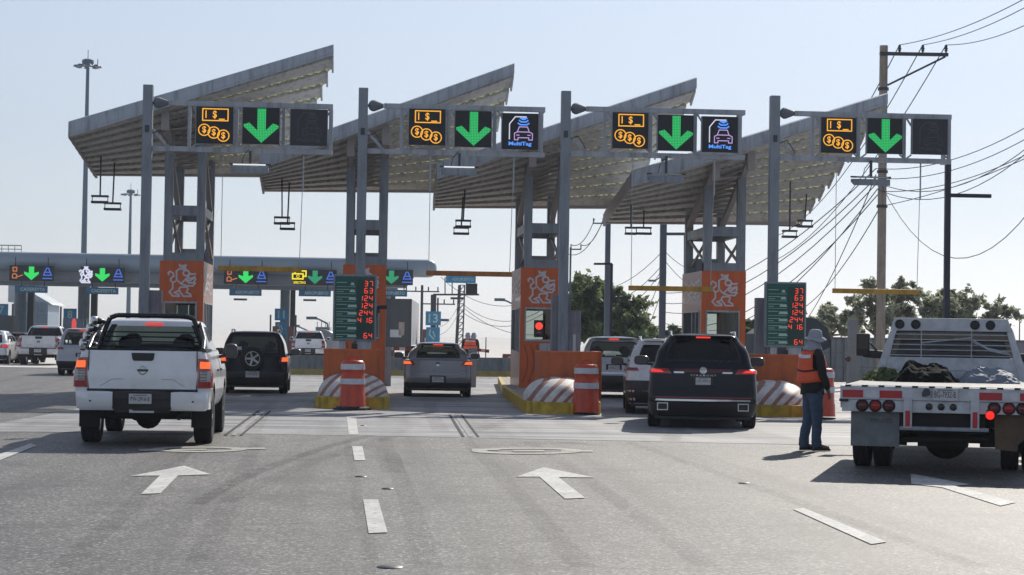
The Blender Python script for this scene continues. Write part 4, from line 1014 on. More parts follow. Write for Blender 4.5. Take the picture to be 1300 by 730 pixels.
def car(name, label, cat, px, py, cfg, group=None, rz=0):
    """px: centre of the tail in the photo, py: where the rear tyres meet the road"""
    L, W, H = cfg['L'], cfg['W'], cfg['H']; ov = cfg.get('ov', .8); wb = cfg.get('wb', 2.6); hw = W / 2; r = cfg.get('r', .33)
    base = G(px, py); Y = base.y - ov; x = P(px, py, Y).x
    t = thing(name, label, cat, (x, Y, 0), R(rz), group)
    paint = M[cfg['paint']]; belt = cfg.get('belt', .98); hood = cfg.get('hood', .95); sill = .22
    z1 = min(belt, hood)
    low = Shell([(sill, .14, L - .12, hw - .07, .18, .2, .05), (sill + .12, .05, L - .04, hw - .025, .2, .25, .06), (.5, .0, L, hw, .2, .35, .07),
                 (.66, .03, L + .01, hw, .2, .4, .07), (.8, .06, L - .03, hw - .01, .2, .42, .07), (z1 - .02, .08, L - .12, hw - .03, .2, .45, .07), (z1 + .01, .12, L - .2, hw - .06, .2, .45, .07)])
    b = MB(paint); b.mats.append(M['under']); ts = tgrid()
    cap_shell(low, sill, z1 + .01, 0, ts, b, zb=[sill, .26, .3, .34, .4, .5, .58, .66, .74, .8, z1 - .06, z1 - .02, z1 + .01])
    body = b.build('body', t, smooth=35)
    cut = MB(M['under']); cut.mats = [paint, M['under']]; cut.cur = 1
    for yy in (ov, ov + wb):
        for sx in (-1, 1): cut.lathe([(r + .06, sx * (hw - .30)), (r + .06, sx * (hw + .1))], (0, yy, r + .0), 'X', 28)
    c_ = cut.build('cut'); c_.location = (0, 0, 0); c_.parent = t
    bpy.context.view_layer.update(); boolean(body, c_)
    # greenhouse
    rk, fk = cfg.get('rake', .25), cfg.get('wind', 1.0)
    yr0 = cfg.get('yr0', .10); yf0 = cfg.get('yf0', L * .76); rw = cfg.get('roof_w', hw - .22); z_ = H - cfg.get('crown', .05)
    g0 = z1 - .0; gb = belt
    gi = cfg.get('gin', .015); gh = Shell([(g0 - .03, yr0 - .02, yf0 + .05, hw - .035, .18, .3, .06), (gb, yr0 + .0, yf0 - .02, hw - .045 - gi, .17, .28, .06), ((gb + z_) / 2, yr0 + rk * .42, yf0 - fk * .45, (hw - .05 + rw) / 2 + .025, .15, .24, .06), (z_ - .06, yr0 + rk * .9, yf0 - fk * .93, rw + .01, .13, .2, .06), (z_, yr0 + rk, yf0 - fk, rw - .03, .13, .2, .06), (z_ + .03, yr0 + rk + .08, yf0 - fk - .1, rw - .13, .12, .2, .05), (H, yr0 + rk + .3, yf0 - fk - .4, rw - .4, .1, .15, .03)])
    tw = cfg.get('rw_t', .225); wz0, wz1 = cfg.get('wz0', belt + .1), cfg.get('wz1', z_ - .07); sz0, sz1 = belt + .03, z_ - .06
    B = [.385, .475, .487, .60, .612, .735]
    ts = tgrid([tw, .77, .98] + B); zb = sorted({round(q, 4) for q in [g0 - .03, belt, wz0, wz1, sz0, sz1, z_, z_ + .015, z_ + .03, H - .008, H] + [g0 + (H - g0) * i / 14 for i in range(1, 14)]})
    def skip(tc, zc):
        a = abs(tc)
        if a < tw and wz0 < zc < wz1: return True
        if sz0 < zc < sz1 and (B[0] < a < B[1] or B[2] < a < B[3] or B[4] < a < B[5]): return True
        return a > .79 and zc > z1 + .05 and zc < z_ - .03
    gm = MB(paint); gg = MB(M[cfg.get('glass', 'glass')])
    cap_shell(gh, 0, 0, 0, ts, gm, zb=zb, skip=skip, glass=gg, bottom=False)
    gm.build('roof', t, smooth=35); split_glass(gg, t, (B[1], B[3]))
    # black seals around the rear window
    X = lambda tt, z: abs(gh.pt(tt, z).x)
    s_ = MB(M['black_gloss']); e = .035
    for (za, zb_) in ((wz0 - e, wz0), (wz1, wz1 + e * .7)): gh.patch(s_, [(-X(tw, za) - e, za), (X(tw, za) + e, za), (X(tw, zb_) + e, zb_), (-X(tw, zb_) - e, zb_)], off=.004, nu=14, nv=1, skirt=.01)
    gh.sym(s_, [(X(tw, wz0) - .0, wz0), (X(tw, wz0) + e, wz0), (X(tw, wz1) + e, wz1), (X(tw, wz1), wz1)], off=.004, nu=2, nv=6, skirt=.01)
    s_.build('window_seal', t, smooth=40)
    b = MB(M['seat']); b.bb(-hw + .12, hw - .12, ov * .5, L * .62, .35, min(belt - .1, z1 - .06)); b.bb(-.6, .6, yf0 - .5, yf0 - .2, z1 - .1, belt + .02); b.build('interior', t)
    car_seats(t, ov + .55, hw * .42, .6, min(H - .34, belt + .28)); car_seats(t, ov + 1.5, hw * .42, .6, min(H - .3, belt + .32))
    if cfg.get('driver', 0):
        pass
    b = MB(M['black']); b.bb(-hw + .12, hw - .12, .2, L - .2, .17, .30); b.tube((-.5 * hw, .15, .27), (-.5 * hw, .6, .27), .035); b.bb(-.5, .5, ov - .05, ov + .05, .26, .36); b.build('underbody', t)
    for yy in (ov, ov + wb):
        for sx in (-1, 1): wheel(t, sx * (hw - .115), yy, r, cfg.get('tw', .215), sx)
    # tail
    bz0, bz1 = cfg.get('bumper', (.24, .46)); b = MB(M['black']); low.patch(b, [(-hw - .22, bz0), (hw + .22, bz0), (hw + .22, bz1), (-hw - .22, bz1)], off=.012, nu=30, nv=3); b.build('rear_bumper', t, smooth=40)
    def sh_for(z): return gh if z > belt + .0 else low
    for i, sx in enumerate((-1, 1)):
        (q, mm) = cfg['lamp']; b = MB(M['red_lens']); low_or = gh if min(z for _, z in q) > z1 - .05 else low
        low_or.patch(b, [(sx * x_, z) for x_, z in q], off=.02, nu=8, nv=3, skirt=.04); tl = b.build('tail_light', t, smooth=40)
        if mm:
            for (qq, mt) in mm:
                b = MB(M[mt]); low_or.patch(b, [(sx * x_, z) for x_, z in qq], off=.026, nu=5, nv=3, skirt=.02); b.build('lamp_insert', tl, smooth=40)
    if cfg.get('third', 1):
        b = MB(M['brake_bar'] if cfg.get('third', 1) == 1 else M['red_lens']); zz = z_ + .0; yy = gh.pt(0, z_ - .01).y
        b.bb(-.13, .13, yy - .05, yy - .01, z_ - .035, z_ - .005); b.build('high_brake_light', t)
        b = MB(paint); b.bb(-rw * .8, rw * .8, yy - .07, yy + .1, z_ - .005, z_ + .015); b.build('spoiler', t, bevel=.006)
    if cfg.get('plate'):
        tx_, zz, w_ = cfg['plate']; shp = gh if zz > z1 else low; yy = shp.pt(0, zz).y
        b = MB(M['black']); b.bb(-w_ * .7, w_ * .7, yy - .004, yy + .05, zz - .10, zz + .10); b.build('plate_recess', t)
        put_plate(t, cfg.get('px', 0), yy - .005, zz, tx_, w_, w_ * .48, w_ * .2)
    if cfg.get('badge'):
        yy = low.pt(0, cfg['badge']).y; b = MB(M['chrome']); b.lathe([(.05, -.012), (.062, -.02), (.062, -.004)], (0, yy, cfg['badge']), 'Y', 18); b.build('badge', t, smooth=40)
    for q, mt, nm in cfg.get('trims', ()):
        shp = gh if min(z for _, z in q) >= belt else low; b = MB(M[mt]); shp.patch(b, q, off=.014, nu=16, nv=2); b.build(nm, t, smooth=40)
    if cfg.get('rails'):
        for sx in (-1, 1):
            b = MB(M[cfg['rails']]); y0, y1 = yr0 + rk + .15, yf0 - fk - .3; xx = sx * (rw - .06); b.path([Vector((xx, y0, z_)), Vector((xx, y0 + .12, H + .03)), Vector((xx, y1 - .15, H + .03)), Vector((xx, y1, z_))], .02, 8); b.build('roof_rail', t)
    mw = cfg.get('mirror', paint)
    for sx in (-1, 1): mirror(t, sx * (hw + .15), yf0 - .55, belt + .06, M['black_gloss'] if mw == 'black' else paint, .29, .19)
    b = MB(M['steel_dark']); 
    for i, yy in enumerate((.48, .61)): 
        for sx in (-1, 1):
            pp = low.pt(sx * yy, z1 - .1); b.bb(pp.x - .012, pp.x + .012, pp.y - .09, pp.y + .09, pp.z - .015, pp.z + .015)
    b.build('door_handles', t)
    t['_'] = 0; del t['_']
    return t, low, gh

HATCH = dict(L=4.05, W=1.78, H=1.44, ov=.75, wb=2.56, r=.31, paint='grey_car', belt=1.0, hood=.98, rake=.42, yr0=.14, roof_w=.57, wz0=1.06, wz1=1.34, rw_t=.215, gin=.04,
             lamp=([(.56, .86), (1.06, .90), (1.02, 1.0 - .08), (.60, .925)], []), bumper=(.24, .38), plate=('UYD-314', .47, .3), badge=.86)
# silver hatchback
HATCH['lamp'] = ([(.60, .84), (1.06, .83), (1.04, .965), (.66, .95)], [([(.68, .86), (1.0, .855), (.99, .94), (.72, .93)], 'indicator')])
HATCH['trims'] = [([(-.55, .60), (.55, .60), (.62, .615), (-.62, .615)], 'silver_car', 'bumper_crease')]
t, lo, gh = car('hatchback_car', 'silver grey hatchback passing the booths, its brake bar lit, between the two striped barrels', 'car', 555.5, 503.5, HATCH, rz=-1.2)
hx = t
b = MB(M['black']); lo.patch(b, [(-.36, .37), (.22, .37), (.22, .52), (-.1, .52)], off=.016, nu=8, nv=2) if False else None
# black boxy suv with the spare wheel
SPARE = dict(L=4.4, W=1.78, H=1.66, ov=.78, wb=2.62, r=.35, tw=.235, paint='black_car', belt=1.03, hood=1.0, rake=.24, yr0=.1, roof_w=.66, wz0=1.12, wz1=1.5, rw_t=.235, glass='glass',
             lamp=([(.66, .84), (.93, .84), (.93, 1.0), (.70, 1.0)], [([(.72, .86), (.95, .86), (.95, .97), (.74, .97)], 'indicator')]), bumper=(.28, .58), plate=None, third=0, mirror='black', rails='black')
t, lo, gh = car('suv_car', 'small black off-roader with the spare wheel on its tailgate', 'car', 321, 499, SPARE, rz=0.8)
sp = wheel(t, 0, -.12, .35, .2, -1, 5); sp.rotation_euler.z = R(90); sp.location = (-.02, -.07, .93); sp.name = 'spare_wheel'; sp.scale = (1, .9, .9)
put_plate(t, -.02, -.03, .52, 'FWS-8721', .36, .17, .07)
b = MB(M['plate']); b.bb(-.5, -.32, .125, .13, 1.15, 1.24); b.build('window_sticker', t)
# silver suv ahead
SILV = dict(L=4.3, W=1.80, H=1.66, ov=.8, wb=2.6, r=.33, paint='silver_car', belt=1.06, hood=1.0, rake=.22, yr0=.08, roof_w=.66, wz0=1.14, wz1=1.5, rw_t=.24,
            lamp=([(.70, .90), (.95, .92), (.92, 1.04), (.74, 1.02)], []), bumper=(.24, .62), plate=('UNB-217', .82, .3), third=1, badge=.95, trims=[([(-.9, .66), (.9, .66), (.9, .71), (-.9, .71)], 'chrome', 'tail_strip')])
car('suv_car', 'silver car with a lit brake bar waiting just right of the third booth', 'car', 779, 505, SILV, rz=-4.5)
# white two-tone suv
PEARL = dict(L=4.3, W=1.80, H=1.62, ov=.8, wb=2.6, r=.33, paint='pearl_car', belt=1.04, hood=1.0, rake=.3, yr0=.1, roof_w=.64, wz0=1.14, wz1=1.46, rw_t=.23, glass='glass_dark', mirror='black',
             lamp=([(.62, .93), (1.1, .93), (1.1, 1.02), (.66, 1.02)], [([(.7, .95), (.95, .95), (.95, .99), (.72, .99)], 'dark_red_lens')]), bumper=(.24, .72), third=2, rails='chrome', plate=None)
car('suv_car', 'white car with black lower body partly hidden behind the black car with glowing tail lights', 'car', 848, 525, PEARL, rz=-6.5)
# large black suv
TERA = dict(L=5.0, W=1.96, H=1.72, ov=.95, wb=2.95, r=.37, tw=.245, paint='black_car', belt=1.13, hood=1.08, rake=.30, yr0=.12, roof_w=.64, gin=.05, wz0=1.24, wz1=1.58, rw_t=.235, glass='glass_dark', mirror='black',
            lamp=([(.56, .99), (1.12, 1.0), (1.10, 1.085), (.62, 1.08)], [([(.70, 1.015), (.92, 1.02), (.91, 1.065), (.76, 1.055)], 'brake')]), bumper=(.24, .47), third=1, rails='chrome', plate=('UZ-409-J', .86, .27), px=0,
            trims=[([(-.86, .50), (.86, .50), (.84, .535), (-.84, .535)], 'chrome', 'bumper_strip'), ([(-.86, .56), (.86, .56), (.86, .575), (-.86, .575)], 'red_lens', 'reflector_strip'),
                   ([(.34, 1.00), (.52, 1.0), (.53, 1.03), (.35, 1.03)], 'chrome', 'lamp_strip'), ([(-.52, 1.00), (-.34, 1.0), (-.35, 1.03), (-.53, 1.03)], 'chrome', 'lamp_strip'),
                   ([(-.5, 1.02), (.5, 1.02), (.5, 1.08), (-.5, 1.08)], 'dark_red_lens', 'lamp_bar')])
t, lo, gh = car('suv_car', 'large shiny black car with two glowing red tail lights and silver roof rails', 'car', 892, 542, TERA, rz=-8.3)
yy = lo.pt(0, 1.06).y - .03; b = MB(M['chrome']); b.lathe([(.052, -.005), (.065, -.012), (.065, .02)], (0, yy, 1.055), 'Y', 22)
strokes(b, [[(-.034, .035), (-.012, -.038), (0, 0), (.012, -.038), (.034, .035)], [(-.018, .05), (0, .01), (.018, .05)]], lambda u, v: Vector((u, yy, 1.055 + v)), .012, .008); b.build('badge', t, smooth=40)
b = MB(M['chrome']); put_text(b, 'T E R A M O N T', (0, lo.pt(0, .96).y - .02, .965), .032, .46, .01); b.build('tailgate_lettering', t)
for sx in (-1, 1):
    pp = lo.pt(lo.T(sx * .72, .4), .4, .02); b = MB(M['chrome']); 
    for (xa, xb, za, zb) in ((-.1, .1, .05, .07), (-.1, .1, -.07, -.05), (-.1, -.08, -.05, .05), (.08, .1, -.05, .05)): b.bb(pp.x + xa, pp.x + xb, pp.y - .03, pp.y + .02, .4 + za, .4 + zb)
    b.m(M['black']).bb(pp.x - .08, pp.x + .08, pp.y - .012, pp.y + .03, .35, .45); b.build('exhaust_trim', t)

# generic pickup seen from behind; big: full detail
def pickup(label, px, py, paint, big=False, k=1.0, lampmat='red_lens', plate='PW-2916-B', group=None, rz=0):
    W, L, ov, wb, r = 1.86, 5.25, 1.12, 3.15, .385
    base = G(px, py); Y = base.y - ov; x = P(px, py, Y).x; hw = W / 2
    t = thing('pickup_truck', label, 'pickup truck', (x, Y, 0), R(rz), group)
    pm = M[paint]
    low = Shell([(.50, .05, L - .1, hw - .06, .08, .3, .02), (.62, .06, L - .0, hw - .01, .09, .4, .02), (.78, .05, L, hw, .10, .42, .02), (1.02, .05, L - .06, hw - .005, .10, .45, .02), (1.12, .06, L - .14, hw - .03, .10, .45, .02), (1.30, .07, L - .3, hw - .075, .08, .45, .02), (1.33, .08, L - .35, hw - .09, .08, .45, .02)])
    b = MB(pm); b.mats.append(M['under'])
    cap_shell(low, 0, 0, 0, tgrid(), b, zb=[.50, .54, .62, .7, .78, .86, .94, 1.02, 1.08, 1.12, 1.18, 1.24, 1.30, 1.33])
    body = b.build('body', t, smooth=35)
    cut = MB(M['under']); cut.mats = [pm, M['under']]; cut.cur = 1
    for yy in (ov, ov + wb):
        for sx in (-1, 1): cut.lathe([(r + .09, sx * (hw - .34)), (r + .09, sx * (hw + .2))], (0, yy, r + .02), 'X', 30)
    cut.cur = 1; cut.bb(-hw + .13, hw - .13, .11, 1.62, .80, 2.0)
    cut.bb(-hw - .3, hw + .3, 3.6, L + .3, 1.10, 2.0) if True else None
    c_ = cut.build('cut'); c_.parent = t; bpy.context.view_layer.update(); boolean(body, c_)
    # cab
    belt, H = 1.22, 1.80; c0 = 1.66
    gh = Shell([(1.08, c0, 4.0, hw - .05, .08, .3, .02), (1.22, c0, 3.86, hw - .07, .08, .28, .02), (1.48, c0 + .07, 3.45, hw - .15, .10, .22, .03), (1.70, c0 + .15, 3.08, hw - .235, .12, .2, .04), (1.75, c0 + .18, 3.0, hw - .28, .12, .2, .04), (1.78, c0 + .28, 2.85, hw - .4, .12, .2, .04), (H, c0 + .5, 2.6, hw - .6, .1, .15, .03)])
    B = [.41, .56, .575, .74]; tw = .235
    zb = sorted({1.08, 1.22, 1.27, 1.32, 1.40, 1.48, 1.56, 1.64, 1.68, 1.72, 1.75, 1.765, 1.78, H - .006, H})
    gm = MB(pm); gg = MB(M['glass_dark'] if not big else M['glass'])
    cap_shell(gh, 0, 0, 0, tgrid([tw] + B), gm, zb=zb, bottom=False, glass=gg, skip=lambda tc, zc: (abs(tc) < tw and 1.32 < zc < 1.68) or (1.27 < zc < 1.68 and (B[0] < abs(tc) < B[1] or B[2] < abs(tc) < B[3])) or (abs(tc) > .79 and 1.22 < zc < 1.7))
    gm.build('cab', t, smooth=35); gg.mats = [M['glass_mid'] if big else M['glass_dark']]; split_glass(gg, t, (B[1], B[3]))
    b = MB(M['black_gloss']); X = lambda z: abs(gh.pt(tw, z).x)
    gh.patch(b, [(-X(1.25) - .05, 1.25), (X(1.25) + .05, 1.25), (X(1.32) + .05, 1.32), (-X(1.32) - .05, 1.32)], off=.005, nu=8, nv=1); gh.sym(b, [(X(1.32) - .01, 1.32), (X(1.32) + .09, 1.32), (X(1.68) + .07, 1.70), (X(1.68) - .01, 1.70)], off=.006, nu=3, nv=5); b.build('window_seal', t, smooth=40)
    b = MB(M['seat']); b.bb(-.75, .75, 1.9, 4.0, .6, 1.05); b.build('interior', t); car_seats(t, 2.15, .4, .8, 1.5, 2); car_seats(t, 2.95, .4, .8, 1.54, 2)
    b = MB(M['brake_bar']); b.bb(-.12, .12, c0 + .10, c0 + .17, 1.70, 1.73); b.build('high_brake_light', t)
    # tailgate
    b = MB(pm); low.patch(b, [(-.73, .80), (.73, .80), (.73, 1.325), (-.73, 1.325)], off=.018, nu=12, nv=8, skirt=.03); tg = b.build('tailgate', t, smooth=40)
    yy = low.pt(0, 1.2).y
    b = MB(M['black']); b.prism([(-.16, yy - .03, 1.30), (.16, yy - .03, 1.30), (.145, yy - .03, 1.205), (.12, yy - .03, 1.19), (-.12, yy - .03, 1.19), (-.145, yy - .03, 1.205)], (0, .02, 0)); b.build('handle', tg, bevel=.008)
    b = MB(M['chrome'] if big else M['steel_dark']); b.lathe([(.048, -.03), (.052, -.04), (.064, -.036), (.066, -.02)], (0, yy, 1.06), 'Y', 22); b.f = [f for f in b.f if len(f) == 4]; b.mi = b.mi[:len(b.f)]
    b.m(M['steel_dark']).bb(-.075, .075, yy - .042, yy - .02, 1.045, 1.075); b.build('badge', tg)
    b = MB(M['panel_gap']); strokes(b, [[(-.58, .84), (-.50, .88), (-.44, .925), (-.38, .935), (.38, .935), (.44, .925), (.50, .88), (.58, .84)]], lambda u, v: Vector((u, low.pt(low.T(u, v), v).y - .015, v)), .008, .004); b.build('crease', tg)
    b = MB(M['steel_dark'])
    for sx in (-1, 1): b.bb(sx * .742 - .006, sx * .742 + .006, low.pt(.2, 1).y - .012, low.pt(.2, 1).y + .02, .80, 1.33)
    b.bb(-.69, .69, .12, .2, .78, .80); b.build('shut_lines', t)
    for sx in (-1, 1):
        b = MB(M['red_lens']); low.patch(b, [(sx * .755, .82), (sx * (hw + .10), .82), (sx * (hw + .08), 1.22), (sx * .755, 1.23)], off=.03, nu=6, nv=6, skirt=.05); tl = b.build('tail_light', t, smooth=40)
        b = MB(M['indicator' if big else lampmat]); low.patch(b, [(sx * .785, 1.09), (sx * (hw - .035), 1.09), (sx * (hw - .045), 1.18), (sx * .785, 1.19)], off=.036, nu=4, nv=3, skirt=.02); b.build('lit_lamp', tl, smooth=40)
        b = MB(M['clear_lens']); low.patch(b, [(sx * .785, .91), (sx * (hw - .03), .91), (sx * (hw - .03), 1.06), (sx * .785, 1.06)], off=.036, nu=4, nv=3, skirt=.02); b.build('clear_lamp', tl, smooth=40)
        b = MB(M['black'])
        for q in range(4): b.bb(sx * .79, sx * (hw - .045), low.pt(.25, 1).y - .045, low.pt(.25, 1).y - .03, .925 + q * .04, .932 + q * .04)
        b.build('lamp_ribs', tl)
    # bumper: body-coloured ends and a dark middle with the plate
    for sx in (-1, 1):
        b = MB(pm); rows = []
        for z, o in ((.52, .02), (.56, -.01), (.66, -.03), (.74, -.03), (.765, .0)):
            rows.append([Vector((sx * xx, yy_, z)) for xx, yy_ in ((.40, o - .0 - .02), (.55, o - .03), (.72, o - .02), (.82, o + .02), (.90, o + .11), (.925, o + .26), (.92, o + .60), (.85, .60), (.4, .3))])
        b.grid(rows, closed=True); n = 9; b.f += [list(range(n)), list(range(4 * n, 5 * n))]; b.mi += [0, 0]; b.build('bumper_end', t, smooth=40)
        MB(M['black']).lathe([(.022, -.0), (.0, -.004)], (sx * .70, -.045, .64), 'Y', 10).build('parking_sensor', t)
    b = MB(M['black']); b.prism([(-.42, -.03, .56), (-.36, .0, .46), (.36, .0, .46), (.42, -.03, .56), (.42, -.03, .66), (.52, -.03, .765), (-.52, -.03, .765), (-.42, -.03, .66)], (0, .25, 0)); b.bb(-.76, .76, .045, .3, .765, .80); b.build('bumper_middle', t, bevel=.01)
    put_plate(t, -.02, -.035, .665, plate, .31, .14, .06); b = MB(M['plate']); b.bb(-.17, .17, -.01, 0, .47, .515); b.build('tow_label', t)
    # underbody, axle, exhaust, flaps
    b = MB(M['under']); b.bb(-.66, .66, .28, .5, .40, .56); b.bb(-.5, .5, .35, 4.8, .44, .62); b.tube((-.75, ov, r), (.75, ov, r), .05); b.lathe([(.0, -.2), (.14, -.12), (.19, 0), (.14, .12), (0, .2)], (0, ov, r), 'Y', 16)
    b.prism([(-.34, .5, .46), (.34, .5, .46), (.2, .5, .34), (-.14, .5, .34)], (0, 1.0, 0)); b.bb(-.62, -.55, .2, 1.9, .42, .5); b.bb(.55, .62, .2, 1.9, .42, .5); b.tube((.5, .15, .40), (.5, 1.6, .40), .035); b.build('underbody', t)
    for sx in (-1, 1): MB(M['rubber']).bb(sx * .64, sx * .93, ov - r - .06, ov - r - .04, .24, .55).build('mud_flap', t)
    for yy_ in (ov, ov + wb):
        for sx in (-1, 1): wheel(t, sx * (hw - .135), yy_, r, .265, sx, 6)
    for sx in (-1, 1): mirror(t, sx * (hw + .14), 3.35, 1.32, M['black'] if big else pm, .2, .22)
    b = MB(M['black'])
    for sx in (-1, 1): b.bb(sx * (hw - .095) - .03, sx * (hw - .095) + .03, .1, 1.6, 1.325, 1.35)
    b.build('bed_rails', t)
    b = MB(M['steel_dark'])
    for yy_ in (2.05, 2.9): 
        for sx in (-1, 1): b.bb(sx * (hw + .004) - .015, sx * (hw + .004) + .012, yy_, yy_ + .16, 1.02, 1.05)
    b.build('door_handles', t)
    if big:
        b = MB(M['black_gloss']); yb = 1.38; rr_ = .036
        top = [Vector((-.76, yb + .0, 1.33)), Vector((-.71, yb, 1.5)), Vector((-.64, yb, 1.70)), Vector((-.60, yb, 1.79)), Vector((-.50, yb, 1.83)), Vector((.50, yb, 1.83)), Vector((.60, yb, 1.79)), Vector((.64, yb, 1.70)), Vector((.71, yb, 1.5)), Vector((.76, yb, 1.33))]
        b.path(top, rr_, 10)
        for sx in (-1, 1): b.path([Vector((sx * .80, .5, 1.35)), Vector((sx * .79, .9, 1.5)), Vector((sx * .70, yb, 1.72))], .03, 8); b.bb(sx * .80 - .05, sx * .80 + .05, .42, 1.5, 1.33, 1.36)
        for z in (1.38, 1.45, 1.52, 1.59): b.tube((-.76 + (z - 1.38) * .3, yb + .05, z), (.76 - (z - 1.38) * .3, yb + .05, z), .012, n=6)
        b.build('roll_bar', t, smooth=50)
        for q, (xx, zz) in enumerate(((-.74, 1.74), (-.80, 1.63), (-.845, 1.52), (-.90, 1.41))):
            l = MB(M['black_gloss']); l.lathe([(.0, -.07), (.03, -.07), (.05, .0), (.055, .06), (.055, .10)], (0, 0, 0), 'Y', 18); l.tube((.0, -.06, .0), (.0, -.10, -.0), .02, n=6); o = l.build('spot_lamp', t, smooth=40, loc=(xx, 1.18 + .03 * q, zz)); o.rotation_euler = (R(5), 0, R(118))
            MB(M['chrome']).lathe([(.056, .04), (.064, .05), (.064, .10), (.05, .115), (.0, .118)], (0, 0, 0), 'Y', 18).build('lamp_rim', o, smooth=40)
    return t, low, gh
M['panel_gap'] = mat('panel_gap', (.30, .32, .35), .6)
pickup('white pickup with black roll bar and round lamps, nearest vehicle on the left', 179, 561.5, 'white_car', True, rz=1.3)
pickup('silver pickup with an orange sticker driving away at the far left', 48, 463.5, 'pearl_car', plate='AR-41-902')
pickup('white pickup seen above the concrete barrier in front of the tank truck', 391, 459.5, 'white_car', plate='BV-20-117')
VAN = dict(L=4.5, W=1.80, H=1.68, ov=.85, wb=2.65, r=.34, paint='silver_car', belt=1.04, hood=1.0, rake=.28, yr0=.1, roof_w=.66, wz0=1.12, wz1=1.5, rw_t=.235, lamp=([(.62, .92), (1.1, .92), (1.05, 1.03), (.68, 1.02)], [([(.7, .94), (.92, .94), (.92, .99), (.72, .99)], 'dark_red_lens')]), bumper=(.24, .50), plate=('NRE-552', .7, .3), third=1)
car('suv_car', 'pale silver estate with dark rear glass just left of the white pickup roll bar lamps', 'car', 103, 476, VAN, rz=2.0)
SED = dict(L=4.4, W=1.74, H=1.45, ov=.9, wb=2.6, r=.31, paint='black_car', belt=.96, hood=.9, rake=.6, yr0=.3, roof_w=.6, wz0=1.02, wz1=1.32, lamp=([(.55, .76), (1.0, .78), (1.0, .9), (.6, .88)], [([(.62, .79), (.85, .8), (.85, .87), (.66, .86)], 'brake')]), bumper=(.24, .42), plate=None, third=2)
car('sedan_car', 'dark sedan with one red light in shade at the left of the silver pickup', 'car', 18, 461, SED)
WH = dict(SED); WH.update(paint='white_car', H=1.55, belt=1.0, hood=.95)
car('sedan_car', 'white car cut by the left edge of the picture', 'car', -17, 462, WH)

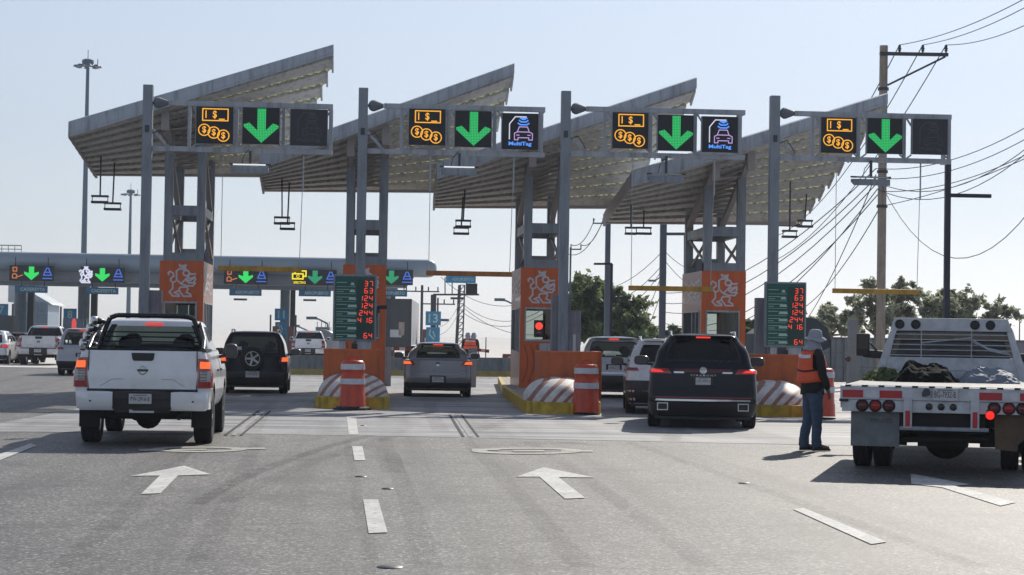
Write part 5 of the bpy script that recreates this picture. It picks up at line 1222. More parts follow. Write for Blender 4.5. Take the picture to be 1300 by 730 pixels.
# flatbed truck
def flatbed():
    base = G(1100, 592); Yax = base.y; ov = 1.85; Y = Yax - ov; x = P(1196, 500, Y).x
    t = thing('flatbed_truck', 'white flatbed truck with red and white striped tail and slatted headboard', 'truck', (x, Y, 0), R(-18.3)); FK = F / 1.018; s = FK / Y
    wm = M['truck_white']; z = lambda py, d=0: 1.6 + (436.3 - py) / (FK / (Y + d))
    hw = 1.215
    zd = z(491.5)
    b = MB(wm); b.bb(-hw, hw, .0, 4.3, z(509), zd); b.m(M['steel']); 
    b.build('deck', t, bevel=.01); MB(M['deck_plate']).bb(-hw + .05, hw - .05, .11, 4.2, zd + .001, zd + .006).build('deck_plate', t)
    for q in range(12): MB(M['black']).bb(-hw + .06 + q * .2, -hw + .13 + q * .2, -.008, .1, zd - .012, zd + .012).build('stake_pocket', t)
    tp = MB(M['red_tape'])
    for (x0, x1) in ((1071, 1097), (1118, 1146), (1242, 1270), (1292, 1312)): tp.bb((x0 - 1196) / s, (x1 - 1196) / s, -.006, 0, z(506.5), z(497))
    tp.build('red_reflective_tape', t)
    wt = MB(M['reflect'])
    for (x0, x1) in ((1097.5, 1117.5), (1146.5, 1160), (1228, 1241.5), (1270.5, 1291.5)): wt.bb((x0 - 1196) / s, (x1 - 1196) / s, -.005, 0, z(506.5), z(497))
    wt.build('white_reflective_tape', t)
    b = MB(M['black']); b.bb(-hw - .01, -hw + .1, -.01, .2, z(512), z(508.6)); b.build('corner_rubber', t)
    b = MB(wm); b.bb(-hw + .02, hw - .02, .02, .12, z(524.5), z(509.2)); b.bb(-hw + .0, -hw + .06, .04, 4.2, z(520), z(509.2)); b.bb(hw - .06, hw, .04, 4.2, z(520), z(509.2)); tb = b.build('tail_beam', t, bevel=.008)
    for px in (1096, 1112.5, 1129.5, 1260.5, 1278.5, 1295): 
        l = MB(M['black']); l.lathe([(.078, .02), (.078, .0), (.062, -.012), (.06, .01)], (0, 0, 0), 'Y', 20); xx = (px - 1196) / s; o = l.build('tail_light', t, smooth=40, loc=(xx, .012, z(516.5)))
        l = MB(M['dark_red_lens'] if px not in (1112.5, 1278.5) else M['red_lens']); l.lathe([(.06, -.004), (.052, -.010), (.046, -.006), (.034, -.014), (.028, -.010), (.015, -.018), (0, -.018)], (0, 0, 0), 'Y', 20); l.build('lens', o, smooth=60)
    for px in (1180, 1195, 1210): 
        l = MB(M['black_gloss']); l.lathe([(.042, .02), (.042, -.004), (.02, -.014), (0, -.015)], (0, 0, 0), 'Y', 16); l.build('marker_light', t, smooth=40, loc=((px - 1196) / s, .012, z(516.5)))
    put_plate(t, (1200 - 1196) / s, -.018, z(500.5), 'BG-7932-B', .30, .15, .075)
    b = MB(M['steel_dark']); b.lathe([(.05, -.05), (.045, -.02), (.03, .0)], ((1177 - 1196) / s, -.03, z(498)), 'Y', 10); b.box(((1174 - 1196) / s, -.03, z(501)), (.05, .03, .05)); b.build('hook', t)
    for px in (1153.5, 1237):
        b = MB(wm); xx = (px - 1196) / s; b.bb(xx - .05, xx + .05, -.02, .018, z(544), z(505)); u = b.build('upright', t)
        b = MB(M['red_tape']); b.bb(xx - .028, xx + .028, -.028, -.02, z(542), z(522)); b.build('red_tape', u)
    b = MB(M['steel']); b.bb((1143 - 1196) / s, (1254 - 1196) / s, -.0, .1, z(547), z(542)); b.build('step_bar', t, bevel=.01)
    # flaps
    b = MB(M['flap']); b.bb((1081 - 1196) / s, (1142.5 - 1196) / s, .12, .13, z(569), z(511)); o = b.build('mud_flap', t)
    b = MB(M['flap_ink']); put_text(b, 'MK-072', (-.72, .118, z(536)), .05, .26); b.build('flap_lettering', o)
    b = MB(M['flap_brown']); b.prism([((1260 - 1196) / s, .12, z(513)), ((1318 - 1196) / s, .12, z(513)), ((1318 - 1196) / s, .12, z(558)), ((1297 - 1196) / s, .12, z(556)), ((1290 - 1196) / s, .12, z(563)), ((1289 - 1196) / s, .12, z(571)), ((1262 - 1196) / s, .12, z(569))], (0, .012, 0)); b.build('mud_flap', t)
    b = MB(M['brake']); b.lathe([(.045, .0), (.052, -.02), (.04, -.04), (0, -.045)], ((1255.5 - 1196) / s, -.0, z(525.5)), 'Y', 14); o = b.build('lit_tail_lamp', t, smooth=50); b = MB(M['black']); b.bb((1251 - 1196) / s, (1260 - 1196) / s, .0, .1, z(530), z(519)); b.build('lamp_holder', o)
    # chassis
    b = MB(M['under']); b.bb(-1.05, 1.05, 1.2, 1.3, .55, .86); b.box((-.62, .5, .46), (.18, .2, .16)); b.box((.6, .5, .44), (.2, .2, .18)); b.tube((-.5, .25, .42), (.55, .25, .46), .035); b.bb(-.30, .30, .4, 1.0, .34, .55); b.bb(-.43, -.33, .2, 7.2, .66, .9); b.bb(.33, .43, .2, 7.2, .66, .9); b.bb(-.5, .5, .1, .9, .52, .82); b.tube((-.95, ov, .40), (.95, ov, .40), .08)
    b.lathe([(0, -.25), (.2, -.2), (.29, 0), (.2, .2), (0, .25)], (0, ov, .40), 'Y', 18); b.bb(-.7, .7, ov - .06, ov + .06, .38, .52)
    for sx in (-1, 1): b.bb(sx * .48, sx * .56, .9, 2.8, .5, .58); b.tube((sx * .52, .3, .45), (sx * .52, 2.6, .5), .03); b.bb(sx * .44, sx * .62, .55, .68, .34, .5)
    b.bb(-.9, .9, 2.4, 3.4, .5, .8); b.build('chassis', t)
    for sx in (-1, 1):
        for xx in (.80, 1.06): wheel(t, sx * xx, ov, .40, .225, sx, 6, True)
        wheel(t, sx * .98, 6.1, .40, .24, sx, 6, True)
    # headboard
    Yh = 3.9; sh = FK / (Y + Yh); zz = lambda py: 1.6 + (436.3 - py) / sh; xx = lambda px: (px - 1214) / sh
    hb = MB(wm)
    TL, TR, BL, BR = (1144, 404.5), (1283, 404.5), (1121, 491), (1309, 491)
    def q4(pts, y0=0, d=.05): hb.prism([(xx(a), Yh + y0, zz(c)) for a, c in pts], (0, d, 0))
    q4([(1143, 404), (1283, 404), (1289, 420), (1138, 420)])
    q4([(1138, 420.5), (1145, 420.5), (1126, 491), (1115, 491)]); q4([(1282, 420.5), (1289, 420.5), (1313, 491), (1300, 491)])
    q4([(1131, 453.5), (1292, 453.5), (1299, 470), (1126, 470)], .012); q4([(1126, 470.5), (1299, 470.5), (1300, 491), (1125, 491)], .012)
    ho = hb.build('headboard', t, bevel=.006)
    b = MB(M['steel_light'])
    for py in (424.5, 431, 437.5, 444, 451): b.beam((xx(1141 - (py - 424) * .3), Yh + .03, zz(py)), (xx(1286 + (py - 424) * .3), Yh + .03, zz(py)), .013, .02)
    for px in (1177, 1239): b.beam((xx(px), Yh + .028, zz(420)), (xx(px), Yh + .028, zz(454)), .015, .02)
    b.beam((xx(1178), Yh + .0, zz(435)), (xx(1239), Yh + .0, zz(428)), .018, .018)
    b.path([Vector((xx(1239), Yh - .01, zz(433))), Vector((xx(1258), Yh - .02, zz(441))), Vector((xx(1285), Yh - .01, zz(447)))], .014, 6)
    b.path([Vector((xx(1239), Yh - .01, zz(430))), Vector((xx(1262), Yh - .03, zz(444))), Vector((xx(1287), Yh - .01, zz(449)))], .012, 6)
    b.build('slats', ho)
    for px in (1150, 1170, 1243, 1262): 
        l = MB(M['black']); l.lathe([(.066, .03), (.066, -.01), (.055, -.02), (.05, -.005), (0, -.01)], (0, 0, 0), 'Y', 18); l.build('round_light', t, smooth=40, loc=(xx(px), Yh - .005, zz(412)))
    # cab behind the headboard
    cb = Shell([(.55, Yh + .35, Yh + 2.6, .93, .06, .3, .02), (1.25, Yh + .35, Yh + 2.55, .95, .05, .3, .02), (1.60, Yh + .40, Yh + 2.2, .89, .05, .3, .02), (1.84, Yh + .45, Yh + 1.9, .82, .06, .3, .02), (1.91, Yh + .6, Yh + 1.7, .6, .10, .2, .03)])
    gm = MB(wm); gg = MB(M['glass_dark']); cap_shell(cb, 0, 0, 0, tgrid([.245]), gm, zb=[.55, .8, 1.0, 1.25, 1.3, 1.42, 1.5, 1.6, 1.7, 1.78, 1.81, 1.84, 1.88, 1.91], bottom=True, glass=gg, skip=lambda tc, zc: (abs(tc) < .245 and 1.25 < zc < 1.81) or (.4 < abs(tc) < .7 and 1.3 < zc < 1.7) or (abs(tc) > .8 and 1.25 < zc < 1.76))
    gm.build('cab', t, smooth=35); split_glass(gg, t, ())
    b = MB(M['seat']); b.bb(-.84, .84, Yh + .52, Yh + .62, .7, 1.76); b.build('cab_dark_panel', t); b = MB(wm); hd = Shell([(.5, Yh + 2.3, Yh + 4.0, .95, .1, .3, .05), (1.0, Yh + 2.3, Yh + 3.95, .95, .1, .3, .05), (1.2, Yh + 2.4, Yh + 3.6, .85, .1, .3, .05)]); cap_shell(hd, 0, 0, 0, tgrid(), b, zb=[.5, .8, 1, 1.1, 1.2]); b.build('bonnet', t, smooth=35)  # black panel close behind the rear glass is added to darken the window
    for sx in (-1, 1):
        b = MB(M['black']); my = Yh + 2.1; sm = F / (Y + my); xm = -( 1196 - 1096) / sm - (x - P(1196, 436, Y + my).x) if sx < 0 else 1.32
        xm = -1.36 if sx < 0 else 1.36
        b.bb(xm - .10, xm + .10, my, my + .12, 1.40, 1.74); b.beam((xm, my + .06, 1.44), (sx * .8, my + .06, 1.40), .12, .08); b.beam((xm + (.1 if sx < 0 else -.1), my + .05, 1.6), (xm - sx * .25, my + .06, 1.44), .03, .03); o = b.build('wing_mirror', t, bevel=.025)
        MB(M['glass_dark']).bb(xm - .08, xm + .08, my - .004, my - .001, 1.50, 1.72).build('mirror_glass', o)
    return t, Y, zd, Yh, x
M['truck_white'] = mat('truck_white', (.50, .52, .56), .5, 0, .22, 7, coat=.1)
M['deck_plate'] = weather(mat('worn_deck_plate', (.20, .20, .21), .7, .1, .3, 5), .4, (2, .4, 1))
M['red_tape'] = mat('red_tape', (.45, .02, .03), .4, 0, .15, 10)
M['flap'] = mat('grey_mud_flap', (.16, .17, .18), .8, 0, .3, 6)
M['flap_ink'] = mat('flap_ink', (.07, .07, .08), .8)
M['flap_brown'] = mat('brown_mud_flap', (.10, .07, .045), .8, 0, .3, 6)
tr, TY, TZ, TH, TX = flatbed()
# loads on the deck
def heap(name, label, cat, x0, x1, y0, y1, prof, mm, nj=8, seed=1, nz=.03):
    rr = random.Random(seed); b = MB(mm); n = len(prof); rows = []
    for j in range(nj + 1):
        v = j / nj; k = math.sin(math.pi * min(1, max(0, v))) ** .5 if 0 < v < 1 else 0
        rows.append([Vector((x0 + (x1 - x0) * i / (n - 1) - TXX, y0 + (y1 - y0) * v - TYY, max(0, prof[i] * k + (rr.uniform(-nz, nz) if 0 < v < 1 else 0)) - .01)) for i in range(n)])
    b.grid(rows); o = b.build(name, smooth=70); o.location = Vector((TX, TY, TZ)) + Matrix.Rotation(R(-18.3), 3, 'Z') @ Vector((TXX, TYY, 0)); o.rotation_euler.z = R(-18.3); sm = o.modifiers.new('s', 'SUBSURF'); sm.levels = sm.render_levels = 3
    tx = bpy.data.textures.get('tarp') or bpy.data.textures.new('tarp', 'CLOUDS'); tx.noise_scale = .14; tx.noise_depth = 3; dm = o.modifiers.new('w', 'DISPLACE'); dm.texture = tx; dm.strength = .10; dm.mid_level = .45
    return tag(o, label, cat)
TXX, TYY = 0, 2.6
sx_ = F / (TY + 3)
X_ = lambda px: (px - 1209) / sx_
heap('tarpaulin', 'crumpled black tarpaulin lying on the flatbed against the headboard', 'tarpaulin', X_(1136), X_(1222), 2.5, 3.7, [0, .06, .12, .24, .30, .27, .23, .24, .20, .25, .24, .19, .21, .14, .04, 0], mat('black_tarp', (.008, .009, .010), .95, 0, .2, 6, spec=.1), seed=3, nz=.02)
TXX = .6
heap('tarpaulin', 'blue grey plastic sheet lying right of the black tarpaulin on the flatbed', 'tarpaulin', X_(1218), X_(1306), 2.6, 3.75, [0, .10, .18, .20, .26, .21, .24, .19, .23, .17, .16, .09, .03, 0], mat('grey_sheet', (.15, .18, .23), .7, 0, .15, 5), seed=4, nz=.015)
def leafheap(name, label, cat, loc, r_, h, n, mm, seed=2, sz=.05):
    rr = random.Random(seed); b = MB(mm)
    for _ in range(n):
        a = rr.uniform(0, 6.28); q = math.sqrt(rr.random()); c = Vector((r_[0] * q * math.cos(a), r_[1] * q * math.sin(a), h * (1 - q * q) * rr.random() ** .5 + .02))
        u = Vector((rr.gauss(0, 1), rr.gauss(0, 1), rr.gauss(0, 1))).normalized() * sz; w_ = u.orthogonal().normalized() * sz * .5
        b.add([c - u, c + w_, c + u, c - w_], [(0, 1, 2, 3)])
    o = b.build(name, loc=loc); return tag(o, label, cat)
leafheap('green_cuttings', 'heap of green cuttings on the left front corner of the flatbed', 'plant cuttings', Vector((TX, TY, TZ)) + Matrix.Rotation(R(-18.3), 3, 'Z') @ Vector((X_(1126), 3.2, 0)), (.28, .4), .16, 420, M['leaf'], sz=.06)
# ---------------------------------------------------------------- far toll plaza
M['pale_ground'] = mat('pale_ground_mat', (.60, .58, .55), .9, 0, .1, .05)  # one pale tone for all the ground beyond the barrier
sheet('far_pale_ground', [(-600, 84), (900, 84), (2400, 4400), (-2400, 4400)], .012, M['pale_ground'])
YF_ = 125.0
def far_plaza():
    a = P(-60, 358, YF_); c = P(552, 358, YF_); zb = P(300, 362, YF_).z; zt = P(300, 325, YF_).z
    t = thing('far_canopy', 'long low grey canopy with rounded edge and rounded right end over the far booths', 'canopy', (0, YF_, 0))
    x0, x1 = PX(-70, YF_), PX(553, YF_)
    rr = (zt - P(300, 348, YF_).z) / 2; zc = zt - rr
    b = MB(M['far_steel']); n = 20
    b.tube((x0, 0, zc), (x1 - rr, 0, zc), rr, rr, 24)
    b.lathe([(rr, 0), (rr * .93, rr * .45), (rr * .75, rr * .75), (rr * .4, rr * .95), (0, rr)], (x1 - rr, 0, zc), 'X', 24); b.build('rounded_edge', t, smooth=40)
    b = MB(M['far_under']); zz = P(300, 361, YF_).z; b.prism([(x0, 3, zz), (x1 - 1.9, 3, zz), (x1 - 1.0, 3, zc), (x0, 3, zc)], (0, -2.8, 0)); b.bb(x0, x1 - 1.2, .5, 14, zc - .3, zc + rr * .8); b.build('soffit', t)
    b = MB(M['far_steel']); b.bb(x0, x1 - 2.4, 2.9, 3.1, zz - .25, zz); b.build('gutter', t)
    for px, w_ in ((7, 18), (91, 18), (222, 17), (357, 15), (490, 15)):
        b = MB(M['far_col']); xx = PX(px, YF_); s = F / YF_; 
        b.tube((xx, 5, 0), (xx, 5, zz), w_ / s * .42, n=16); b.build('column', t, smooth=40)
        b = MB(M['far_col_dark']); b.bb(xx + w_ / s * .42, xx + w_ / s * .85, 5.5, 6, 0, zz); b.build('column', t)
    return zz
M['far_steel'] = mat('far_canopy_metal', (.24, .30, .36), .45, .1, .06, .4)
M['far_under'] = mat('far_canopy_soffit', (.22, .24, .27), .7)
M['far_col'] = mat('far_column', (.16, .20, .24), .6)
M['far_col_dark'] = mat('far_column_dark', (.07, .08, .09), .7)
ZU = far_plaza()
s_ = F / YF_
kinds = [('atm', 40, 347, 'far lane sign with orange symbol and bright green arrow at the far left', 'CADEREYTA'), ('lion', 130, 349, 'far lane sign with a white lion symbol and green arrow', 'CADEREYTA'),
         ('atm', 312, 351, 'far lane sign with orange symbol and green arrow beside the leftmost orange booth', 'AEROPUERTO'), ('cash', 400, 352, 'far lane sign with yellow banknote symbol and dim green arrow', 'AEROPUERTO'), ('arrow', 497, 352, 'far lane sign whose left part hides behind the second booth', 'AEROPUERTO')]
for kd, px, py, lab, word in kinds:
    c = P(px, py, YF_ - 1.2); t = thing('far_lane_sign', lab, 'lane sign', c, 0, 'lane signs of the far canopy')
    b = MB(M['panel']); b.bb(-1.35, 1.35, 0, .15, -.48, .48); b.build('case', t)
    b = MB(M['led_green_far'] if px < 350 else M['led_green_dim']); b.prism([(-.16, -.03, .42), (.16, -.03, .42), (.16, -.03, .02), (.44, -.03, .1), (.44, -.03, -.04), (0, -.03, -.42), (-.44, -.03, -.04), (-.44, -.03, .1), (-.16, -.03, .02)], (0, .02, 0)); b.build('down_arrow', t)
    b = MB(M['led_blue_far']); fn = lambda u, v: Vector((.98 + u, 0, v)); strokes(b, [[(-.24, -.1), (-.06, .33), (.06, .33), (.24, -.1), (-.24, -.1)], [(-.12, .08), (.12, .08)], [(-.28, -.3), (.28, -.3)]], fn, .07, .03); b.build('blue_symbol', t)
    fn = lambda u, v: Vector((-.95 + u, 0, v))
    if kd == 'atm': b = MB(M['led_orange_dim']); strokes(b, [[(-.2, -.1), (-.1, -.02), (.05, -.1), (.05, -.3), (-.2, -.3), (-.2, -.1)], [(-.17, .12), (-.17, .35), (.05, .35), (.05, .12), (-.17, .12)], [(.1, -.22), (.4, -.12)]], fn, .07, .03)
    elif kd == 'lion': b = MB(M['led_white']); strokes(b, LION, lambda u, v: Vector((-1.0 + u * .95, 0, v * 1.0)), .09, .03)
    elif kd == 'cash': b = MB(M['led_yellow']); strokes(b, [[(-.45, -.12), (-.45, .2), (.2, .2), (.2, -.12), (-.45, -.12)], [(-.3, .2), (-.3, .38), (.38, .38), (.38, .05), (.2, .05)]], fn, .09, .03); put_text(b, 'EFECTIVO', fn(0, -.35) + Vector((0, -.03, 0)), .16, .75, .03); put_text(b, 'O', fn(-.12, .04) + Vector((0, -.03, 0)), .2, .2, .03)
    else: b = MB(M['led_off']); strokes(b, [[(-.3, -.2), (.3, .2)]], fn, .06, .03)
    b.build('left_symbol', t)
    b = MB(M['steel_dark']); [MB(M['steel_dark']).bb(x_ - .03, x_ + .03, .05, .11, .48, 1.0).build('hanger', t) for x_ in (-1.0, 1.0)]; [MB(M['steel_dark']).bb(x_ - .03, x_ + .03, .05, .11, -.85, -.48).build('hanger', t) for x_ in (-.6, .8)]
    b = MB(M['sign_blue']); b.bb(-1.0, 1.0, 0, .08, -1.2, -.78); pl = b.build('name_plate', t); b = MB(M['board_text']); put_text(b, word, (.1, -.01, -.99), .2, 1.5, .01); b.build('plate_lettering', pl)
    if px > 300: MB(M['steel_dark']).bb(-.7, .1, -.3, .2, -1.5, -1.38).build('small_lamp', t)
M['x'] = None; del M['x']

# number plates on the far columns, kiosks and gates
for px, py, num, lab in ((2, 394, '7', 'blue number sign reading 7 at the left edge'), (89, 400, '8', 'blue number sign reading 8 on the far column'), (357, 400, '11', 'blue number sign reading 11 on the far column right of the black off-roader'), (550, 405, '13', 'blue number signs reading 13 on the thin post right of the box trailer')):
    Y = YF_ + 3.9 if num != '13' else 108; c = P(px, py, Y); t = thing('number_sign', lab, 'number sign', c, 0, 'blue lane number signs')
    w_ = .42 if num != '13' else .42
    b = MB(M['sign_blue2']); b.bb(-w_, w_, -.04, 0, -.35, .42); b.bb(-w_ * .9, w_ * .9, -.04, 0, -1.3, -.45); b.build('sign_plate', t)
    b = MB(M['board_text']); put_text(b, num, (0, -.05, .04), .5, None, .02); strokes(b, [[(-.15, -.6), (-.2, -.85), (.05, -1.1)], [(.0, -.7), (.1, -.95)]], lambda u, v: Vector((u, 0, v)), .07, .05); b.build('sign_symbols', t)
for px0, px1, py0, lab, mt in ((80, 106, 404, 'grey blue kiosk under the far number 8', 'far_kiosk'), (346, 373, 414, 'maroon kiosk panels around the far number 11 column', 'maroon'), (-10, 14, 400, 'dark kiosk at the left edge under the far canopy', 'far_col_dark')):
    Y = YF_ - 3; a, c = P(px0, py0, Y), P(px1, py0, Y); t = thing('far_kiosk', lab, 'kiosk', ((a.x + c.x) / 2, Y, 0), 0, 'kiosks of the far plaza'); W = c.x - a.x
    b = MB(M[mt] if mt in M else M['steel']); b.bb(-W / 2, W / 2, 0, 2.5, 0, a.z) if mt != 'maroon' else (b.bb(-W / 2, -W * .22, 0, 2.5, 0, a.z), b.bb(W * .22, W / 2, 0, 2.5, 0, a.z)); b.build('cabin', t)
    for sx in (-1, 1): MB(M['far_col_dark']).bb(sx * (W / 2 + .12) - .05, sx * (W / 2 + .12) + .05, -.2, -.1, 0, a.z + .7).build('guard_post', t)
p = P(94, 411, YF_ - 4.5); t = thing('beacon_lamp', 'red beacon beside the kiosk above the pale silver car', 'beacon', (p.x, p.y, 2.0)); b = MB(M['lit_red_soft']); b.lathe([(.14, p.z - 2.0 - .35), (.14, p.z - 2.0 + .1), (.08, p.z - 2.0 + .3), (0, p.z - 2.0 + .33)], n=12); b.build('lamp', t); MB(M['steel_dark']).tube((0, 0, -2), (0, 0, p.z - 2.45), .06).build('post', t)

# barn-like silo building and the rail structure on top left
def silo():
    Y = 210; s = F / Y; a, c = P(22, 369, Y), P(60, 384, Y)
    x0, x1 = PX(14, Y), PX(60, Y); t = thing('storage_building', 'pale blue corrugated storage building with sloping roof seen under the far canopy', 'building', (0, Y, 0))
    z1, z2 = P(60, 384, Y).z, P(20, 364, Y).z
    b = MB(M['silo']); W = x1 - x0; n = 30; pts = []
    xs = [x0 + W * .38 + W * .62 * i / n for i in range(n + 1)]
    rows = [[Vector((x, (.12 if i % 2 else 0), z)) for i, x in enumerate(xs)] for z in (0, z1 * .33, z1 * .66, z1)]
    b.grid(rows); b.bb(xs[0], x1 - .05, .3, 8, 0, z1 - .05); b.bb(x0, xs[0], 1, 8, 0, z1 * .98); b.build('wall', t)
    b = MB(M['silo_roof']); b.prism([(x0 - .5, .6, z1), (x0 - .5, .6, z2 + .6), (x0 + W * .2, .6, z2 + .1), (x1, .6, z1 + .02), (x1 + .4, .6, z1 - .25), (xs[0], .6, z1 - .2)], (0, 9, 0)); b.build('roof', t)
    b = MB(M['steel'])
    for k in range(1, 4): b.bb(xs[0], x1, -.06, -.02, z1 * k / 4 - .04, z1 * k / 4 + .04)
    b.build('horizontal_rails', t)
M['silo'] = mat('silo_sheet', (.20, .27, .34), .5, 0, .08, .6); M['silo_roof'] = mat('silo_roof', (.27, .33, .38), .5)
silo()
Y = 132; a = P(0, 312, Y); c = P(27, 321, Y); t = thing('roof_platform', 'small railed metal platform on top of the far canopy at the left edge', 'platform', (a.x, Y, P(10, 322, Y).z - .9))
zz0 = P(10, 322, Y).z - t.location.z; W = c.x - a.x + 2
b = MB(M['far_steel']); b.bb(-2, W - 2, 0, 2, zz0 - .3, zz0); b.build('deck', t); b = MB(M['steel_light'])
for i in range(9): b.tube((-2 + W * i / 8, 0, zz0), (-2 + W * i / 8, 0, zz0 + .55), .025, n=5)
b.tube((-2, 0, zz0 + .55), (W - 2, 0, zz0 + .55), .04, n=6); b.tube((-2, 0, zz0 + .3), (W - 2, 0, zz0 + .3), .03, n=6); b.build('railing', t)

# high masts
def mast(px, ptop, pbase_px, Y, lab, wpx):
    s = F / Y; top = P(px, ptop, Y); t = thing('light_mast', lab, 'light mast', (top.x, Y, 0), 0, 'tall floodlight masts'); H = top.z; W = wpx / s
    b = MB(M['mast']); b.tube((0, 0, 0), (0, 0, H), W * .12, W * .055, 12); b.build('pole', t)
    b = MB(M['mast']); b.lathe([(W * .17, H + W * .05), (W * .2, H + W * .1), (W * .2, H + W * .2), (W * .12, H + W * .24), (0, H + W * .24)], n=12); b.tube((0, 0, H), (0, 0, H + W * .55), W * .012, n=5); b.tube((W * .33, 0, H), (W * .33, 0, H + W * .25), W * .015, n=5); b.build('winch_head', t)
    for i in range(8):
        a = 2 * math.pi * i / 8 + .2; d = Vector((math.cos(a), math.sin(a), 0)); b = MB(M['mast'])
        b.beam(d * W * .08 + Vector((0, 0, H)), d * W * .3 + Vector((0, 0, H)), W * .02, W * .02, Vector((0, 0, 1)))
        b.lathe([(0, .03 * W), (W * .07, .03 * W), (W * .12, -.03 * W), (W * .05, -.05 * W), (0, -.05 * W)], d * W * .38 + Vector((0, 0, H)), n=10); b.build('floodlight', t, smooth=40)
M['mast'] = mat('mast_steel', (.09, .14, .19), .6)
mast(111.5, 84, 106, 165, 'tallest floodlight mast rising above the leftmost canopy', 37)
mast(166, 247, 163, 285, 'smaller more distant floodlight mast behind the leftmost gantry post', 26)

# street lamps far behind
def street_lamp(pts, Y, lab, r_=.09, mt='mast'):
    q = [P(a, c, Y) for a, c in pts]; base = Vector((q[0].x, Y, 0)); t = thing('street_lamp', lab, 'street lamp', base, 0)
    b = MB(M[mt]); b.tube((0, 0, 0), q[0] - base, r_ * 1.2, r_, 8); b.build('pole', t)
    b = MB(M[mt]); b.path([v - base for v in q], r_ * .8, 6); b.build('arm', t)
    e = q[-1] - base; d = (q[-1] - q[-2]).normalized(); b = MB(M[mt]); b.box(e - d * .1, (r_ * 9, r_ * 4, r_ * 2.4)); b.build('lamp_head', t)
street_lamp([(416, 430), (416, 411), (404, 405), (394, 403.5)], 150, 'street lamp reaching left above the tank truck')
street_lamp([(392, 430), (391, 420), (380, 415), (373, 413.5)], 170, 'smaller street lamp left of the tank truck, higher one')
street_lamp([(384, 430), (383, 424), (376, 421), (370, 419.5)], 190, 'smallest street lamp left of the tank truck, lower one')
street_lamp([(652, 440), (651, 386), (643, 382), (632, 380)], 100, 'street lamp arm reaching left just beside the third booth', .06)
street_lamp([(552, 430), (553, 410), (560, 407), (566, 406)], 112, 'short lamp arm beside the blue number 13 sign', .06)
street_lamp([(842, 372), (842, 349), (833, 355.5), (826, 371/1.04)], 118, 'small lamp head hanging off the wires left of the tall dark pole', .05)

# tank truck, box trailer
def tank_truck():
    Y = 140; s = F / Y; c = P(409, 439, Y); r_ = 22.5 / s * 1.0; t = thing('tank_truck', 'grey tank truck end seen behind the white pickup beyond the barrier', 'tank truck', (c.x, Y, 0)); zc = P(409, 444, Y).z + .0
    zt = P(409, 418, Y).z; zc = zt - r_
    b = MB(M['tank_white']); b.lathe([(0, -.35), (r_ * .5, -.3), (r_ * .85, -.14), (r_ * .98, 0), (r_, .1), (r_, 9), (r_ * .8, 9.3), (0, 9.4)], (0, 0, zc), 'Y', 32); b.build('tank', t, smooth=40)
    b = MB(M['tank_white']); b.bb(-.5, .5, .6, 8, zt - .08, zt + .16); b.m(M['steel_dark'])
    for q in (-.4, -.1, .2, .45): b.tube((q, 1, zt), (q, 1, zt + .55), .025, n=5)
    b.build('walkway', t)
    b = MB(M['under']); b.bb(-1.1, 1.1, .5, 9, .6, max(.7, zc - r_ * .9)); b.build('chassis', t)
    for yy in (1.2, 2.4, 7.5):
        for sx in (-1, 1): wheel(t, sx * 1.05, yy, .5, .3, sx, 6, True)
    b = MB(M['black']); b.bb(-.95, .95, 9.6, 11.6, .5, zt - .12); b.build('cab', t, bevel=.08)
    b = MB(M['black']); b.bb(-1.22, -1.08, 9.3, 9.5, 1.2, 1.7); b.build('wing_mirror', t)
tank_truck()
def trailer():
    Y = 104; s = F / Y; a, c = P(491, 380, Y), P(523, 380, Y); W = c.x - a.x; zt = a.z; t = thing('box_trailer', 'tall dark ended box trailer with ribbed pale side behind the second booth', 'trailer', ((a.x + c.x) / 2, Y, 0)); W = 2.45; t.location.x = c.x - W / 2
    b = MB(M['trailer_end']); b.bb(-W / 2, W / 2, 0, .06, 1.05, zt); b.build('rear_door', t)
    b = MB(M['steel_dark'])
    for xx in (-W / 2 + .04, -.03, W / 2 - .04): b.bb(xx - .04, xx + .04, -.05, 0, 1.0, zt + .03)
    b.bb(-W / 2, W / 2, -.05, 0, zt - .1, zt + .04); b.bb(-W / 2, W / 2, -.05, 0, 1.0, 1.1); b.build('door_frame', t)
    b = MB(M['plate']); b.bb(.1, .7, -.02, -.005, 1.5, 1.9); b.m(M['tan_pole']); b.bb(.55, .85, -.02, -.005, 1.6, 2.3); b.build('stickers', t)
    b = MB(M['trailer_side']); n = 34; Lh = 13.5
    b.grid([[Vector((W / 2 + (.05 if i % 2 else 0), .06 + Lh * i / n, z)) for i in range(n + 1)] for z in (1.1, zt)]); b.bb(-W / 2, W / 2 - .02, .07, Lh, 1.1, zt - .01); b.build('box_wall', t)
    b = MB(M['under']); b.bb(-.5, .5, .3, Lh, .8, 1.05); b.build('chassis', t)
    for yy in (1.5, 2.8, 11):
        for sx in (-1, 1): wheel(t, sx * 1.0, yy, .5, .3, sx, 6, True)
M['trailer_end'] = mat('trailer_door', (.055, .065, .07), .6, 0, .25, 1.2); M['trailer_side'] = mat('trailer_side', (.48, .48, .50), .5, 0, .1, 1)
trailer(); bpy.data.objects['box_trailer'].rotation_euler.z = R(-3.0)
